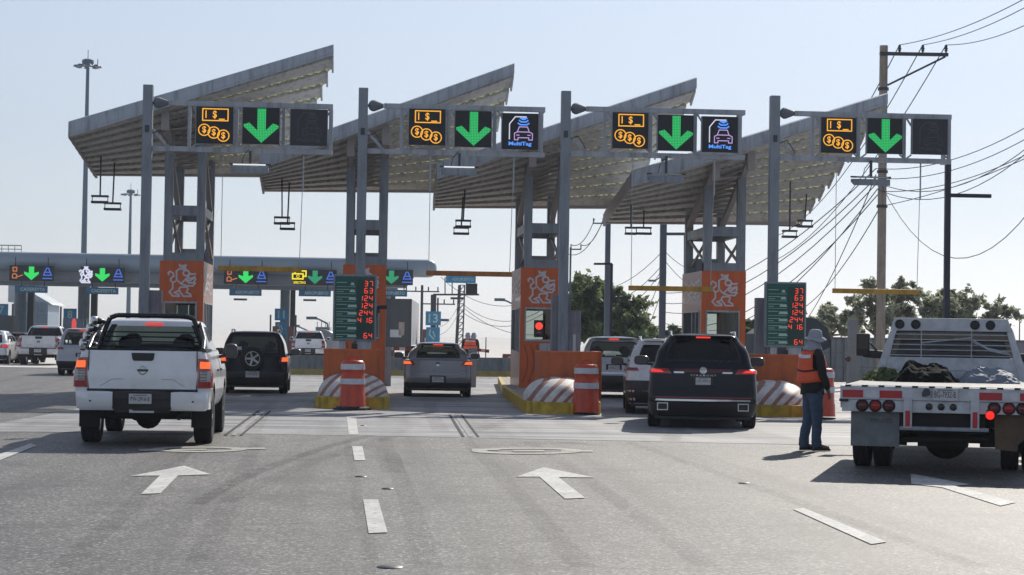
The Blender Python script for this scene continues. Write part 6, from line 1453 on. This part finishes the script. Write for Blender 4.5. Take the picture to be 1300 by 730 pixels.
# concrete barrier beyond the lanes
def conc(name, lab, cat, pxs, ybot, ytop, mt, Ys=None, th=.5, kerb=True):
    A, C = G(pxs[0], ybot[0]), G(pxs[1], ybot[1]); d = C - A; Lh = d.length; h = P((pxs[0] + pxs[1]) / 2, ytop, (A.y + C.y) / 2).z
    t = thing(name, lab, cat, A, math.atan2(d.y, d.x)); b = MB(M[mt]); 
    b.prism([(0, -th / 2, 0.0), (0, th / 2, 0), (0, th * .2, h), (0, -th * .2, h)], (Lh, 0, 0)); b.build('barrier_wall', t)
    b = MB(M['under'])
    k = int(Lh / 3)
    for i in range(1, k): b.bb(Lh * i / k - .015, Lh * i / k + .015, -th * .52, -th * .1, .02, h * .9)
    b.build('joints', t)
    if kerb:
        b = MB(M['yellow_faded']); b.bb(0, Lh, -th * .5 - .35, -th * .5 - .003, 0, .22); b.m(M['black'])
        for i in range(int(Lh / 2.2)):
            if i % 3 == 1: b.prism([(i * 2.2, -th * .5 - .356, .01), (i * 2.2 + .6, -th * .5 - .356, .01), (i * 2.2 + .9, -th * .5 - .356, .21), (i * 2.2 + .3, -th * .5 - .356, .21)], (0, .01, 0))
        b.build('painted_kerb', t)
    return t
M['yellow_faded'] = mat('faded_yellow_kerb', (.42, .33, .12), .7, 0, .25, 3)
conc('concrete_barrier', 'long low concrete barrier with faded yellow kerb behind the hatchback and off-roader', 'barrier', (362, 655), (475, 478), 452.5, 'barrier_conc')
c = G(646, 476.5); t = thing('plastic_barrier', 'red and white plastic barrier at the right end of the concrete barrier', 'barrier', (c.x, c.y - .6, 0)); b = MB(M['plastic_red']); b.prism([(-.35, -.25, 0), (.45, -.25, 0), (.45, -.2, .3), (.35, -.12, .9), (-.3, -.12, .9), (-.35, -.2, .3)], (0, .45, 0)); b.build('barrier_body', t, bevel=.03)
b = MB(M['white_paint']); b.bb(-.1, .08, -.262, -.25, .1, .8); b.build('white_band', t)
M['maroon'] = M.get('maroon') or M['plastic_red']
# lane gates
for (pa, pb, Y, lab) in (((600, 443.5), (655 - 34, 446), 62, 'raised-level red and white gate arm beside the hatchback'), ((492, 442.5), (522, 443.5), 62, 'short visible piece of gate arm left of the hatchback')):
    a, c = P(*pa, Y), P(*pb, Y); t = thing('gate_arm', lab, 'gate arm', (a.x, Y, 0), 0); b = MB(M['white_paint']); n = 4
    for i in range(n):
        b.m(M['white_paint'] if i % 2 == 0 else M['plastic_red']); u0, u1 = i / n, (i + 1) / n; b.beam(Vector((0, 0, a.z)).lerp(Vector((c.x - a.x, 0, c.z)), u0), Vector((0, 0, a.z)).lerp(Vector((c.x - a.x, 0, c.z)), u1), .1, .05)
    b.build('boom', t); MB(M['steel']).bb(-.12, .12, -.1, .1, 0, a.z + .05).build('gate_post', t)
# maroon cabin behind trailer
a = P(537, 418, 112); c = P(548, 418, 112); t = thing('maroon_cabin', 'small maroon cabin between the box trailer and the number 13 post', 'cabin', (a.x, 112, 0)); b = MB(M['maroon']); b.bb(0, c.x - a.x + .1, 0, 2, 0, a.z); b.build('cabin_wall', t); b = MB(M['white_paint']); put_text(b, 'B', ((c.x - a.x) / 2, -.02, a.z * .6), .6, .3); b.build('door_mark', t)

# dark gantry with the blue sign behind (lane 13) and lattice tower
Y = 110
def Z(px, py, Y=Y): return P(px, py, Y)
t = thing('far_sign_gantry', 'far thin sign gantry carrying a blue plate and a dark display above the hatchback', 'sign gantry', (PX(550, Y), Y, 0)); O = Vector((PX(550, Y), Y, 0))
b = MB(M['steel_dark']); b.tube((0, 0, 0), Z(550.5, 374) - O, .16, n=8); b.beam(Z(550, 374) - O, Z(608, 374) - O, .1, .1); b.beam(Z(565, 374) - O, Z(565, 352) - O, .06, .06); b.beam(Z(574, 374) - O, Z(574, 352) - O, .06, .06); b.beam(Z(592, 374) - O, Z(592, 352) - O, .06, .06); b.build('frame', t)
b = MB(M['sign_blue2']); a_, c_ = Z(566, 359) - O, Z(604, 350.5) - O; b.bb(a_.x, c_.x, -.1, -.02, a_.z, c_.z); o = b.build('name_plate', t); b = MB(M['board_text']); put_text(b, 'AEROPUERTO', ((a_.x + c_.x) / 2 + .1, -.12, (a_.z + c_.z) / 2), .17, 1.2, .01); b.build('plate_lettering', o)
b = MB(M['panel']); a_, c_ = Z(592, 373) - O, Z(606, 360) - O; b.bb(a_.x, c_.x, -.06, .05, a_.z, c_.z); b.build('display_case', t)
b = MB(M['steel_dark']); a_ = Z(572, 380) - O; b.bb(a_.x, a_.x + .7, -.15, .15, a_.z, a_.z + .12); b.build('lamp', t)
def lattice():
    Y = 135; x0 = PX(583, Y); t = thing('lattice_tower', 'slim steel lattice tower standing right of the far sign gantry', 'lattice tower', (x0, Y, 0)); O = Vector((x0, Y, 0)); s = F / Y
    b = MB(M['steel_dark']); T1, T2, B1, B2 = P(583.5, 362, Y) - O, P(590, 362, Y) - O, P(579, 432, Y) - O, P(587, 432, Y) - O; B1.z = 0; B2.z = 0; b.tube(B1, T1, .12, n=6); b.tube(B2, T2, .05, n=5)
    for i in range(12):
        u, v = i / 12, (i + 1) / 12; b.tube(B1.lerp(T1, u), B2.lerp(T2, v), .03, n=5); b.tube(B2.lerp(T2, v), B1.lerp(T1, v), .03, n=5)
    b.build('lattice_frame', t)
lattice()
for pts, Y, lab, r_ in (([(556, 430), (556, 378)], 125, 'thin bare pole right of the trailer, shorter one', .07), ([(536, 425), (536, 362)], 125, 'thin bare pole with wires just right of the box trailer', .10), ([(617, 455), (617, 428)], 95, 'thin short post beyond the barrier right of the two workers', .03), ([(1294, 432), (1294.5, 400)], 110, 'thin distant mast at the right edge', .04)):
    a_, c_ = P(*pts[0], Y), P(*pts[1], Y); t = thing('bare_pole', lab, 'pole', (c_.x, Y, 0)); b = MB(M['steel_dark']); b.tube((0, 0, 0), (0, 0, c_.z), r_, r_ * .8, 8); b.build('pole', t)
    if r_ > .05: b = MB(M['steel_dark']); b.beam((-1.1, 0, c_.z - .4), (1.1, 0, c_.z - .4), .08, .08); [b.bb(q - .04, q + .04, -.04, .04, c_.z - .36, c_.z - .1) for q in (-1, -.4, .4, 1)]; b.build('crossarm', t)

# dark lane lamp posts
def post(lab, polyl, Y, r_, arms=(), mt='pole_dark', zbase=0):
    top = P(*polyl, Y); t = thing('lamp_post', lab, 'lamp post', (top.x, Y, zbase)); O = Vector(t.location); b = MB(M[mt]); b.bb(-r_, r_, -r_, r_, 0, top.z - zbase); b.build('post', t)
    for (x0, y0, x1, y1, w_) in arms:
        b = MB(M[mt]); b.beam(P(x0, y0, Y) - O, P(x1, y1, Y) - O, w_, w_); b.build('arm', t)
    return t
M['pole_dark'] = mat('dark_post', (.022, .024, .045), .6); M['pole_grey'] = mat('grey_post', (.10, .12, .15), .6)
post('black lamp post with one short arm behind the flatbed cab', (1203.5, 203), 62, .085, ((1205, 248, 1258, 249, .12),))
post('tall dark post with a bracket at the top left of the fourth booth', (843.5, 197), 70, .11, ((846, 297, 870, 297, .1), (869.5, 297, 869, 425, .07)), 'pole_grey')
post('dark post with a short arm hidden behind the rightmost gantry post', (984, 283), 70, .06, ((984, 285, 1018, 286, .12),))
t = post('tapered grey utility pole in front of the dense tree', (772, 284), 88, .11, ((753, 283.5, 768, 283.5, .06), (753.5, 284, 753.5, 277, .05), (765.5, 284, 765.5, 277, .05)), 'pole_grey')
post('dark pole with two short side arms standing in front of the dense tree', (776.5, 335), 84, .055, ((754, 335, 777, 335, .09), (777, 378, 797, 378.5, .09)))
t = post('steel bracket post holding wires right of the third gantry post', (724.5, 314), 90, .04, ((724.5, 316.5, 738, 316.5, .06), (725, 316, 725, 310, .05), (737.5, 316, 737.5, 310, .05)), 'pole_grey')
# concrete utility pole at the right
Y = 69; top = P(1122, 58, Y); UO = Vector((top.x, Y, 0)); t = thing('utility_pole', 'tall pale concrete utility pole with a dark crossarm at the top right', 'utility pole', UO); b = MB(M['tan_pole']); b.tube((0, 0, 0), (0, 0, top.z), .17, .15, 12); b.build('pole', t, smooth=40)
b = MB(M['steel_dark']); b.beam(P(1117, 68, Y - .2) - UO, P(1203.5, 69.5, Y - .2) - UO, .12, .12); b.beam(P(1127, 108, Y - .2) - UO, P(1200, 72, Y - .2) - UO, .07, .07); b.build('crossarm', t)
INS = []
for px in (1142, 1171.5, 1201):
    b = MB(M['steel_dark']); a_ = P(px, 69, Y - .2) - UO; zz = P(px, 57, Y - .2).z - a_.z; b.lathe([(.03, 0), (.03, zz * .3), (.07, zz * .35), (.04, zz * .5), (.08, zz * .6), (.04, zz * .75), (.06, zz * .85), (.03, zz)], a_, 'Z', 8); b.build('insulator', t); INS.append(a_ + UO + Vector((0, 0, zz)))
for py in (113, 262, 205, 218): a_ = P(1120, py, Y).z; MB(M['steel_dark']).tube((0, 0, a_ - .05), (0, 0, a_ + .05), .2, n=12).build('pole_band', t)

# wires
def wire(A, B, sag, r_=.02, lab=None, n=14):
    b = MB(M['wire']); O = A.copy(); pts = []
    for i in range(n + 1):
        u = i / n; p_ = A.lerp(B, u) - O; p_.z -= sag * 4 * u * (1 - u); pts.append(p_)
    b.path(pts, r_, 5); o = b.build('overhead_wire'); o.location = O; return tag(o, lab, 'wire', 'overhead wires')
far = [(1050, 172, 120), (1075, 180, 120), (1100, 190, 120)]
U = INS
for i, (ex, ey) in enumerate(((1330, -18), (1345, -16), (1340, 12))):
    wire(U[i], P(ex, ey, 52), .25, .014, 'overhead wire running from the %s insulator of the utility pole up to the top right' % ['left', 'middle', 'right'][i])
for i, (ex, ey) in enumerate(((985, 265), (985, 300), (985, 330))):
    wire(U[i], P(ex, ey, 112), 1.2, .02, 'overhead wire dropping left from the %s insulator towards the rightmost canopy' % ['left', 'middle', 'right'][i])
k = 0
SIDE = ['uppermost', 'second highest', 'third highest', 'fourth highest', 'fifth highest', 'sixth highest', 'lowest']
for i, (ax, ay, bx, by, sg) in enumerate(((1112, 214, 1330, 145, .5), (1112, 226, 1330, 160, .5), (1114, 232, 1330, 166, .9), (1114, 240, 1330, 170, 1.0), (1118, 243, 1330, 182, .4), (1118, 262, 1330, 188, .2), (1118, 233, 1330, 235, 2.4))):
    wire(P(ax, ay, 69), P(bx, by, 56), sg, .014, SIDE[i] + ' wire in the bundle from the utility pole to the right edge')
for i, (ax, ay, bx, by, sg) in enumerate(((1112, 214, 842, 372, 1.2), (1112, 226, 842, 385, 1.3), (1114, 232, 842, 396, 1.5), (1114, 240, 900, 420, 1.2), (1118, 243, 842, 410, 1.8), (1118, 262, 1000, 400, .8), (1112, 222, 1010, 425, .6))):
    wire(P(ax, ay, 69), P(bx, by, 110), sg, .02, SIDE[i] + ' wire of the bundle sloping left behind the right price board')
for i, (ax, ay, Ya, bx, by, Yb, sg, lab) in enumerate(((726, 311, 90, 755, 278, 88, .4, 'short wire between the bracket post and the grey pole top, left one'), (738, 311, 90, 766, 278, 88, .4, 'short wire between the bracket post and the grey pole top, right one'), (766, 280, 88, 712, 316, 95, .8, 'wire sagging left from the grey pole top behind the third gantry post'),
        (842, 318, 105, 700, 345, 120, 1.6, 'sagging wire left of the tall dark post, high one'), (842, 335, 105, 700, 352, 120, 1.9, 'sagging wire left of the tall dark post, low one'), (842, 340, 105, 755, 372, 120, 1.4, 'thin wire sagging to the dark pole arms'), (846, 330, 105, 800, 430, 100, .5, 'steep guy wire left of the tall dark post, inner one'), (846, 345, 105, 815, 425, 100, .5, 'steep guy wire left of the tall dark post, outer one'),
        (845, 320, 105, 895, 345, 110, .3, 'wire leaving the tall dark post towards the fourth booth, upper'), (845, 332, 105, 895, 370, 110, .3, 'wire leaving the tall dark post towards the fourth booth, lower'), (690, 375, 120, 560, 352, 130, 1.2, 'upper wire crossing the sky right of the far sign gantry'), (690, 392, 120, 590, 388, 130, .9, 'middle wire crossing the sky right of the lattice tower'), (690, 398, 120, 585, 395, 130, .9, 'lower wire crossing the sky right of the lattice tower'),
        (690, 424, 120, 590, 392, 130, .6, 'thin wire sloping down right from the lattice tower'), (583, 385, 134, 556, 415, 125, .4, 'wire from the lattice tower down to the short bare pole, upper'), (583, 395, 134, 556, 425, 125, .4, 'wire from the lattice tower down to the short bare pole, lower'), (785, 382, 84, 797, 425, 84, .0, 'steep pale guy wire in front of the dense tree'))):
    wire(P(ax, ay, Ya), P(bx, by, Yb), sg, .018, lab)

# right hand background: block wall, tent, post
def block_wall():
    A, C = G(1040, 487), G(1420, 500); A = Vector((PX(1030, 80), 80, 0)); C = Vector((PX(1400, 84), 84, 0)); C = A + (C - A) * 3; d = C - A; Lh = d.length; h = P(1150, 431, 82).z
    t = thing('block_wall', 'long grey concrete panel wall behind the worker and the flatbed truck', 'wall', A, math.atan2(d.y, d.x)); b = MB(M['wall_conc']); b.bb(0, Lh, 0, .15, 0, h); b.build('wall_panel', t)
    b = MB(M['wall_conc'])
    for i in range(int(Lh / 1.6) + 1): b.bb(i * 1.6 - .07, i * 1.6 + .07, -.05, -.002, 0, h + .03)
    b.build('pillars', t); b = MB(M['barrier_conc']); [b.bb(0, Lh, -.012, -.001, q - .01, q + .01) for q in (h * .33, h * .66)]; b.bb(-.05, Lh, -.06, .2, h, h + .05); b.build('coping', t)
block_wall()
a_ = P(1038, 400, 76); t = thing('tent_shelter', 'dark green arched tent shelter behind the worker and the right price board', 'tent', (PX(1036, 76), 76, 0)); zt = P(1036, 402, 76).z; b = MB(M['tent'])
s = F / 76; pts = [(-2.2, 0), (-2.2, zt - .7), (-1.5, zt - .2), (-.6, zt), (.0, zt - .08), (.45, zt - .45), (.6, zt - .9), (.6, zt * .55)]; b.prism([(x, 0, z) for x, z in pts] , (0, 3, 0)); b.build('canvas', t, smooth=40); [MB(M['steel_dark']).tube((x, -.05, 0), (x, -.05, zt - .9), .03, n=6).build('tent_pole', t) for x in (-2.1, .58)]
a_ = P(1083, 405, 70); t = thing('concrete_post', 'plain grey concrete post standing before the block wall', 'post', (a_.x, 70, 0)); b = MB(M['post_grey']); b.bb(-.17, .17, -.12, .12, 0, a_.z); b.bb(-.2, .2, -.15, .15, 0, .2); b.build('shaft', t, bevel=.02); MB(M['dark_red_lens']).lathe([(.1, -.13), (.1, -.2), (0, -.24)], (-.22, 0, 1.0), 'Y', 10).build('red_knob', t)

# trees
def tree(name, lab, cx, Y, clumps, mm, leaves, sz, seed, trunk=(.16, 2.0)):
    rr = random.Random(seed); x = PX(cx, Y); s = F / Y; t = thing(name, lab, 'tree', (x, Y, 0), 0, 'trees behind the plaza'); O = Vector((x, Y, 0))
    tb = MB(M['trunk']); fork = Vector((0, 0, trunk[1])); tb.tube((0, 0, 0), fork, trunk[0], trunk[0] * .7, 9); cb = MB(mm)
    cs = [(P(px, py, Y) - O + Vector((0, rr.uniform(-1.5, 1.5), 0)), r_ / s) for px, py, r_ in clumps]
    for c, r_ in cs:
        mid = fork.lerp(c, .55) + Vector((rr.uniform(-.2, .2), rr.uniform(-.2, .2), -.15)); tb.tube(fork, mid, trunk[0] * .5, trunk[0] * .3, 6); tb.tube(mid, c, trunk[0] * .3, trunk[0] * .12, 5)
        for _ in range(4): e = c + Vector((rr.gauss(0, 1), rr.gauss(0, 1), rr.gauss(0, .7))).normalized() * r_ * .85; tb.tube(c, e, trunk[0] * .12, .01, 4)
    tot = sum(r_ ** 2 for _, r_ in cs)
    for c, r_ in cs:
        subs = [(c + Vector((rr.gauss(0, 1), rr.gauss(0, 1), rr.gauss(0, .75))).normalized() * r_ * rr.uniform(.25, 1.3), r_ * rr.uniform(.12, .30)) for _ in range(20)]
        n = int(leaves * r_ ** 2 / tot)
        for _ in range(n):
            sc, sr = rr.choice(subs); d = Vector((rr.gauss(0, 1), rr.gauss(0, 1), rr.gauss(0, .8))); p_ = sc + d * sr * .8
            u = Vector((rr.gauss(0, 1), rr.gauss(0, 1), rr.gauss(0, .8))).normalized(); w_ = u.orthogonal().normalized(); w_.rotate(Matrix.Rotation(rr.uniform(0, 6.28), 3, u)); k = sz * rr.uniform(.6, 1.3)
            cb.add([p_ - u * k, p_ + w_ * k * .5, p_ + u * k, p_ - w_ * k * .5], [(0, 1, 2, 3)])
    tb.build('trunk', t, smooth=50); cb.build('crown', t)
tree('broadleaf_tree', 'dense dark green tree rising behind the third gantry post and silver car', 765, 100, [(738, 375, 24), (752, 395, 30), (775, 385, 24), (728, 405, 24), (790, 405, 26), (765, 420, 30), (805, 412, 18), (818, 422, 14), (800, 388, 12), (742, 362, 12), (748, 372, 12), (735, 425, 22), (795, 430, 24), (812, 385, 7)], M['leaf'], 21000, .17, 11)
tree('broadleaf_tree', 'airy pale tree behind the concrete utility pole', 1112, 105, [(1100, 385, 15), (1125, 378, 16), (1145, 372, 14), (1098, 362, 9), (1135, 362, 8), (1090, 403, 16), (1120, 405, 18), (1150, 395, 18), (1083, 380, 7), (1160, 375, 12)], M['leaf_pale'], 5200, .16, 12)
tree('broadleaf_tree', 'broad dark tree behind the black lamp post', 1215, 108, [(1185, 388, 18), (1205, 378, 15), (1225, 385, 17), (1245, 380, 12), (1260, 392, 12), (1275, 396, 9), (1283, 401, 7), (1195, 405, 20), (1230, 402, 18), (1172, 392, 14), (1215, 395, 18), (1255, 405, 12), (1268, 412, 8), (1165, 372, 8)], M['leaf_pale'], 7600, .16, 13)
tree('broadleaf_tree', 'low pale tree to the left of the airy tree, above the tent', 1055, 112, [(1040, 405, 13), (1055, 397, 12), (1072, 402, 13), (1048, 418, 14), (1075, 418, 14), (1030, 412, 10)], M['leaf_pale'], 4200, .16, 14)
tree('broadleaf_tree', 'dark tree between the fourth booth and the right price board', 960, 105, [(955, 412, 10), (962, 400, 7), (952, 428, 12), (968, 425, 12), (1025, 398, 5), (957, 440, 12)], M['leaf'], 4500, .15, 15)
tree('broadleaf_tree', 'small distant tree top just left of the black car roof', 852, 120, [(848, 424, 8), (858, 420, 7), (866, 425, 8), (855, 430, 9)], M['leaf'], 1800, .15, 16)

# ---------------------------------------------------------------- people
def skin(verts, edges, radii, sub=2, name='s'):
    me = bpy.data.meshes.new(name); me.from_pydata([Vector(v) for v in verts], edges, []); o = bpy.data.objects.new(name, me); COL.objects.link(o)
    m_ = o.modifiers.new('k', 'SKIN'); m_.use_smooth_shade = True; 
    for i, r_ in enumerate(radii): v = me.skin_vertices[0].data[i]; v.radius = (r_, r_) if not isinstance(r_, tuple) else r_; v.use_root = (i == 0)
    s_ = o.modifiers.new('u', 'SUBSURF'); s_.levels = s_.render_levels = sub
    r_ = eval_mesh(o); drop(o); return r_
def folds(o, k=.028, size=.09):
    tx = bpy.data.textures.get('folds') or bpy.data.textures.new('folds', 'CLOUDS'); tx.noise_scale = size; tx.noise_depth = 2
    m_ = o.modifiers.new('folds', 'DISPLACE'); m_.texture = tx; m_.strength = k; m_.mid_level = .5; m_.texture_coords = 'LOCAL'
def smesh(name, verts, edges, radii, mm, parent, sub=2):
    me = skin(verts, edges, radii, sub + (0 if name == 'body' else 1)); b = MB(mm); b.mesh(me); o = b.build(name, parent, smooth=80)
    if name != 'body': folds(o)
    return o
def worker(loc, rz, label, detailed=True, legs=True):
    t = thing('person', label, 'person', loc, rz, None)
    # facing +X
    hip = (0, 0, .92)
    L = [(0, 0, .93), (-.01, 0, 1.12), (-.02, 0, 1.32), (0, 0, 1.46), (.015, 0, 1.52), (.03, 0, 1.60), (.035, 0, 1.68)]
    V = list(L); E = [(i, i + 1) for i in range(6)]; Rr = [(.085, .10), (.09, .11), (.10, .15), (.07, .11), (.055, .055), (.085, .075), (.08, .07)]
    for sy in (-1, 1):
        k = len(V); f = .05 if sy < 0 else -.05
        V += [(0.0, sy * .09, .86), (.01 + f * .4, sy * .10, .48), (-.04 + f, sy * .10, .09), (.09 + f, sy * .11, .05), (.17 + f, sy * .115, .04)]; Rr += [.075, .055, .045, .045, .035]
        E += [(0, k), (k, k + 1), (k + 1, k + 2), (k + 2, k + 3), (k + 3, k + 4)]
        k = len(V); V += [(0, sy * .19, 1.43), (.03, sy * .23, 1.14), (.13, sy * .20, .93), (.155, sy * .19, .87)]; Rr += [.055, .045, .032, .03]; E += [(3, k), (k, k + 1), (k + 1, k + 2), (k + 2, k + 3)]
        # palm then fingers
        for j, (dy, ln) in enumerate(((-.03, .075), (-.01, .09), (.01, .085), (.03, .065))):
            kk = len(V); V += [(.16 + .01, sy * .19 + dy * .8, .835), (.175, sy * .19 + dy, .80), (.165, sy * .19 + dy, .80 - ln * .5)]; Rr += [.011, .010, .008]; E += [(k + 3, kk), (kk, kk + 1), (kk + 1, kk + 2)]
        kk = len(V); V += [(.18, sy * .15, .86), (.20, sy * .145, .82)]; Rr += [.012, .009]; E += [(k + 3, kk), (kk, kk + 1)]
    body = smesh('body', V, E, Rr, M['skin'], t)
    # face
    b = MB(M['skin']); b.lathe([(.0, .03), (.018, .0), (.0, -.035)], (.125, 0, 1.61), 'Z', 8); b.m(M['black'])
    for sy in (-1, 1): b.box((.112, sy * .03, 1.635), (.012, .022, .01))
    b.m(M['dark_skin']).box((.108, 0, 1.565), (.014, .045, .01)); b.m(M['skin'])
    for sy in (-1, 1): b.lathe([(.0, -.01), (.028, 0), (.0, .012)], (.03, sy * .083, 1.62), 'X', 10)
    b.build('face', t, smooth=60)
    # clothes
    def sleeve(nm, off, mm, upto=3):
        V = [(0, 0, .845), (-.015, 0, 1.06), (-.02, 0, 1.30), (-.005, 0, 1.45), (.005, 0, 1.50)]; E = [(0, 1), (1, 2), (2, 3), (3, 4)]; Rr = [(.17, .19), (.165, .18), (.16, .195), (.10, .15), (.075, .08)]
        for sy in (-1, 1): k = len(V); V += [(-.01, sy * .205, 1.42), (.02, sy * .25, 1.15), (.12, sy * .21, .95), (.15, sy * .195, .90)]; Rr += [.075, .065, .055, .042]; E += [(3, k), (k, k + 1), (k + 1, k + 2), (k + 2, k + 3)]
        return smesh(nm, V, E, Rr, mm, t)
    if detailed: sleeve('jacket', 0, M['jacket'])
    hem = MB(M['jacket']); hem.grid([[Vector((-.005 + A_ * math.cos(q), C_ * math.sin(q), z + .015 * math.sin(2 * q))) for q in [2 * math.pi * i / 28 for i in range(28)]] for z, A_, C_ in ((1.12, .15, .175), (1.02, .165, .185), (.93, .168, .19), (.84, .172, .192), (.835, .16, .18), (.9, .15, .17))], closed=True); folds(hem.build('jacket_hem', t, smooth=70), .02)
    # vest: open loft round the torso with arm holes
    rows = []; zs = [1.00, 1.08, 1.18, 1.28, 1.36, 1.43, 1.485]
    wx = [.215, .21, .20, .195, .185, .155, .09]; wy = [.215, .207, .203, .205, .19, .165, .12]
    for z, a_, c_ in zip(zs, wx, wy): rows.append([Vector((-.015 + a_ * math.cos(q), c_ * math.sin(q), z + .012 * math.sin(3 * q))) for q in [2 * math.pi * i / 28 for i in range(28)]])
    b = MB(M['vest']); n = 28; o_ = len(b.v); b.v += [p_ for r_ in rows for p_ in r_]
    for j in range(len(rows) - 1):
        for i in range(n):
            a_ = (i + .5) / n * 360; hole = j >= 2 and (min(abs(a_ - 90), abs(a_ - 270)) < 26) and j < 5 or (a_ < 9 or a_ > 351)
            if hole: continue
            i2 = (i + 1) % n; b.f.append([j * n + i, j * n + i2, (j + 1) * n + i2, (j + 1) * n + i]); b.mi.append(0)
    vo = b.build('vest', t, smooth=60); sb_ = vo.modifiers.new('u', 'SUBSURF'); sb_.levels = sb_.render_levels = 1; folds(vo, .022, .09); so2 = vo.modifiers.new('s', 'SOLIDIFY'); so2.thickness = .012; so2.offset = 1
    def band(nm, z0, z1, i0, i1, mm, k=1.06):
        def at(a_, z):
            A = pchip(zs, wx, z) * k + .008; C = pchip(zs, wy, z) * k + .008; return Vector((-.015 + A * math.cos(a_), C * math.sin(a_), z + .012 * math.sin(3 * a_)))
        b = MB(mm); m2 = 18; b.grid([[at(R(i0 + (i1 - i0) * i / m2), z) for i in range(m2 + 1)] for z in (z0, z1)]); b.build(nm, vo, smooth=60)
    band('reflective_stripe', 1.365, 1.415, 125, 235, M['reflect_bright']); band('belt_strap', 1.165, 1.19, 110, 345, M['jacket']); band('belt_strap', 1.165, 1.19, 15, 110, M['jacket'])
    # trousers and boots
    if legs:
        V = [(0, 0, 1.02), (-.0, 0, .88)]; E = [(0, 1)]; Rr = [(.14, .165), (.14, .17)]
        for sy in (-1, 1): k = len(V); f = .05 if sy < 0 else -.05; V += [(.0, sy * .095, .80), (.005 + f * .4, sy * .10, .48), (-.035 + f, sy * .10, .20), (-.03 + f, sy * .10, .03)]; Rr += [.115, .085, .072, .085]; E += [(1, k), (k, k + 1), (k + 1, k + 2), (k + 2, k + 3)]
        smesh('trousers', V, E, Rr, M['denim'], t)
        for sy in (-1, 1):
            f = .05 if sy < 0 else -.05; b = MB(M['black']); rw = []
            for xx, w_, h_ in ((-.10, .02, .05), (-.08, .042, .10), (-.02, .046, .11), (.04, .048, .085), (.11, .052, .065), (.16, .046, .05), (.19, .02, .03)):
                rw.append([Vector((xx + f, sy * .105 + w_ * math.cos(q), max(0.002, h_ * .5 + h_ * .5 * math.sin(q)))) for q in [2 * math.pi * i / 12 for i in range(12)]])
            b.grid(rw, closed=True); b.f += [list(range(12)), list(range(72, 84))]; b.mi += [0, 0]; b.build('boot', t, smooth=60)
    b = MB(M['hat'])                                     # bucket sun hat with drooping brim and neck cloth
    pr = [(0, 1.785), (.05, 1.783), (.085, 1.765), (.10, 1.72), (.108, 1.665)]; b.lathe([(r_, z) for r_, z in pr], (.03, 0, 0), 'Z', 24)
    b.f = [f for f in b.f if len(f) == 4]; b.mi = b.mi[:len(b.f)]
    rows = []
    for k_, (r_, z) in enumerate(((.108, 1.668), (.135, 1.652), (.160, 1.628), (.167, 1.618), (.162, 1.614), (.105, 1.655))):
        rows.append([Vector((.035 + r_ * math.cos(q), r_ * .95 * math.sin(q), z + (.02 * math.cos(2 * q) + .008 * math.sin(5 * q)) * min(1, (r_ - .1) / .06))) for q in [2 * math.pi * i / 24 for i in range(24)]])
    b.grid(rows, closed=True); b.build('sun_hat', t, smooth=60)
    b = MB(M['hat']); rows = []
    for r_, z, xo in ((.10, 1.67, .02), (.108, 1.60, .01), (.115, 1.53, .0), (.15, 1.475, -.01)):
        rows.append([Vector((xo + r_ * math.cos(q), r_ * math.sin(q), z + .008 * math.sin(6 * q))) for q in [R(45 + 270 * i / 20) for i in range(21)]])
    b.grid(rows); o = b.build('neck_cloth', t, smooth=60); m_ = o.modifiers.new('s', 'SOLIDIFY'); m_.thickness = .006
    return t
M['dark_skin'] = mat('lips', (.14, .05, .04), .6); M['reflect_bright'] = mat('vest_reflective', (.62, .62, .68), .4, 0, .1, 12)
p = G(1031, 572.5); worker((p.x, p.y, .004), R(14), 'worker standing in a grey sun hat, orange vest over black jacket and blue jeans')
for px, py, lab in ((594, 434, 'left one of the two distant workers in orange beyond the barrier'), (601, 434.5, 'right one of the two distant workers in orange beyond the barrier, in paler hat')):
    Y = 92; p = P(px, py, Y); w_ = worker((p.x, Y, 0), R(100 if px < 600 else 60), lab); w_['group'] = 'distant workers'

# ---------------------------------------------------------------- haze
hz = MB(); hz.bb(-420, 480, -30, 620, -1, 60)
m_ = bpy.data.materials.new('haze'); m_.use_nodes = True; t_ = m_.node_tree; t_.nodes.clear()
o_ = t_.nodes.new('ShaderNodeOutputMaterial'); v_ = t_.nodes.new('ShaderNodeVolumePrincipled'); v_.inputs['Density'].default_value = HAZE; v_.inputs['Color'].default_value = (.82, .88, 1, 1); v_.inputs['Anisotropy'].default_value = .0
t_.links.new(v_.outputs[0], o_.inputs['Volume']); hz.mats = [m_]; hz.mi = [0] * len(hz.f); tag(hz.build('haze'), kind='stuff')
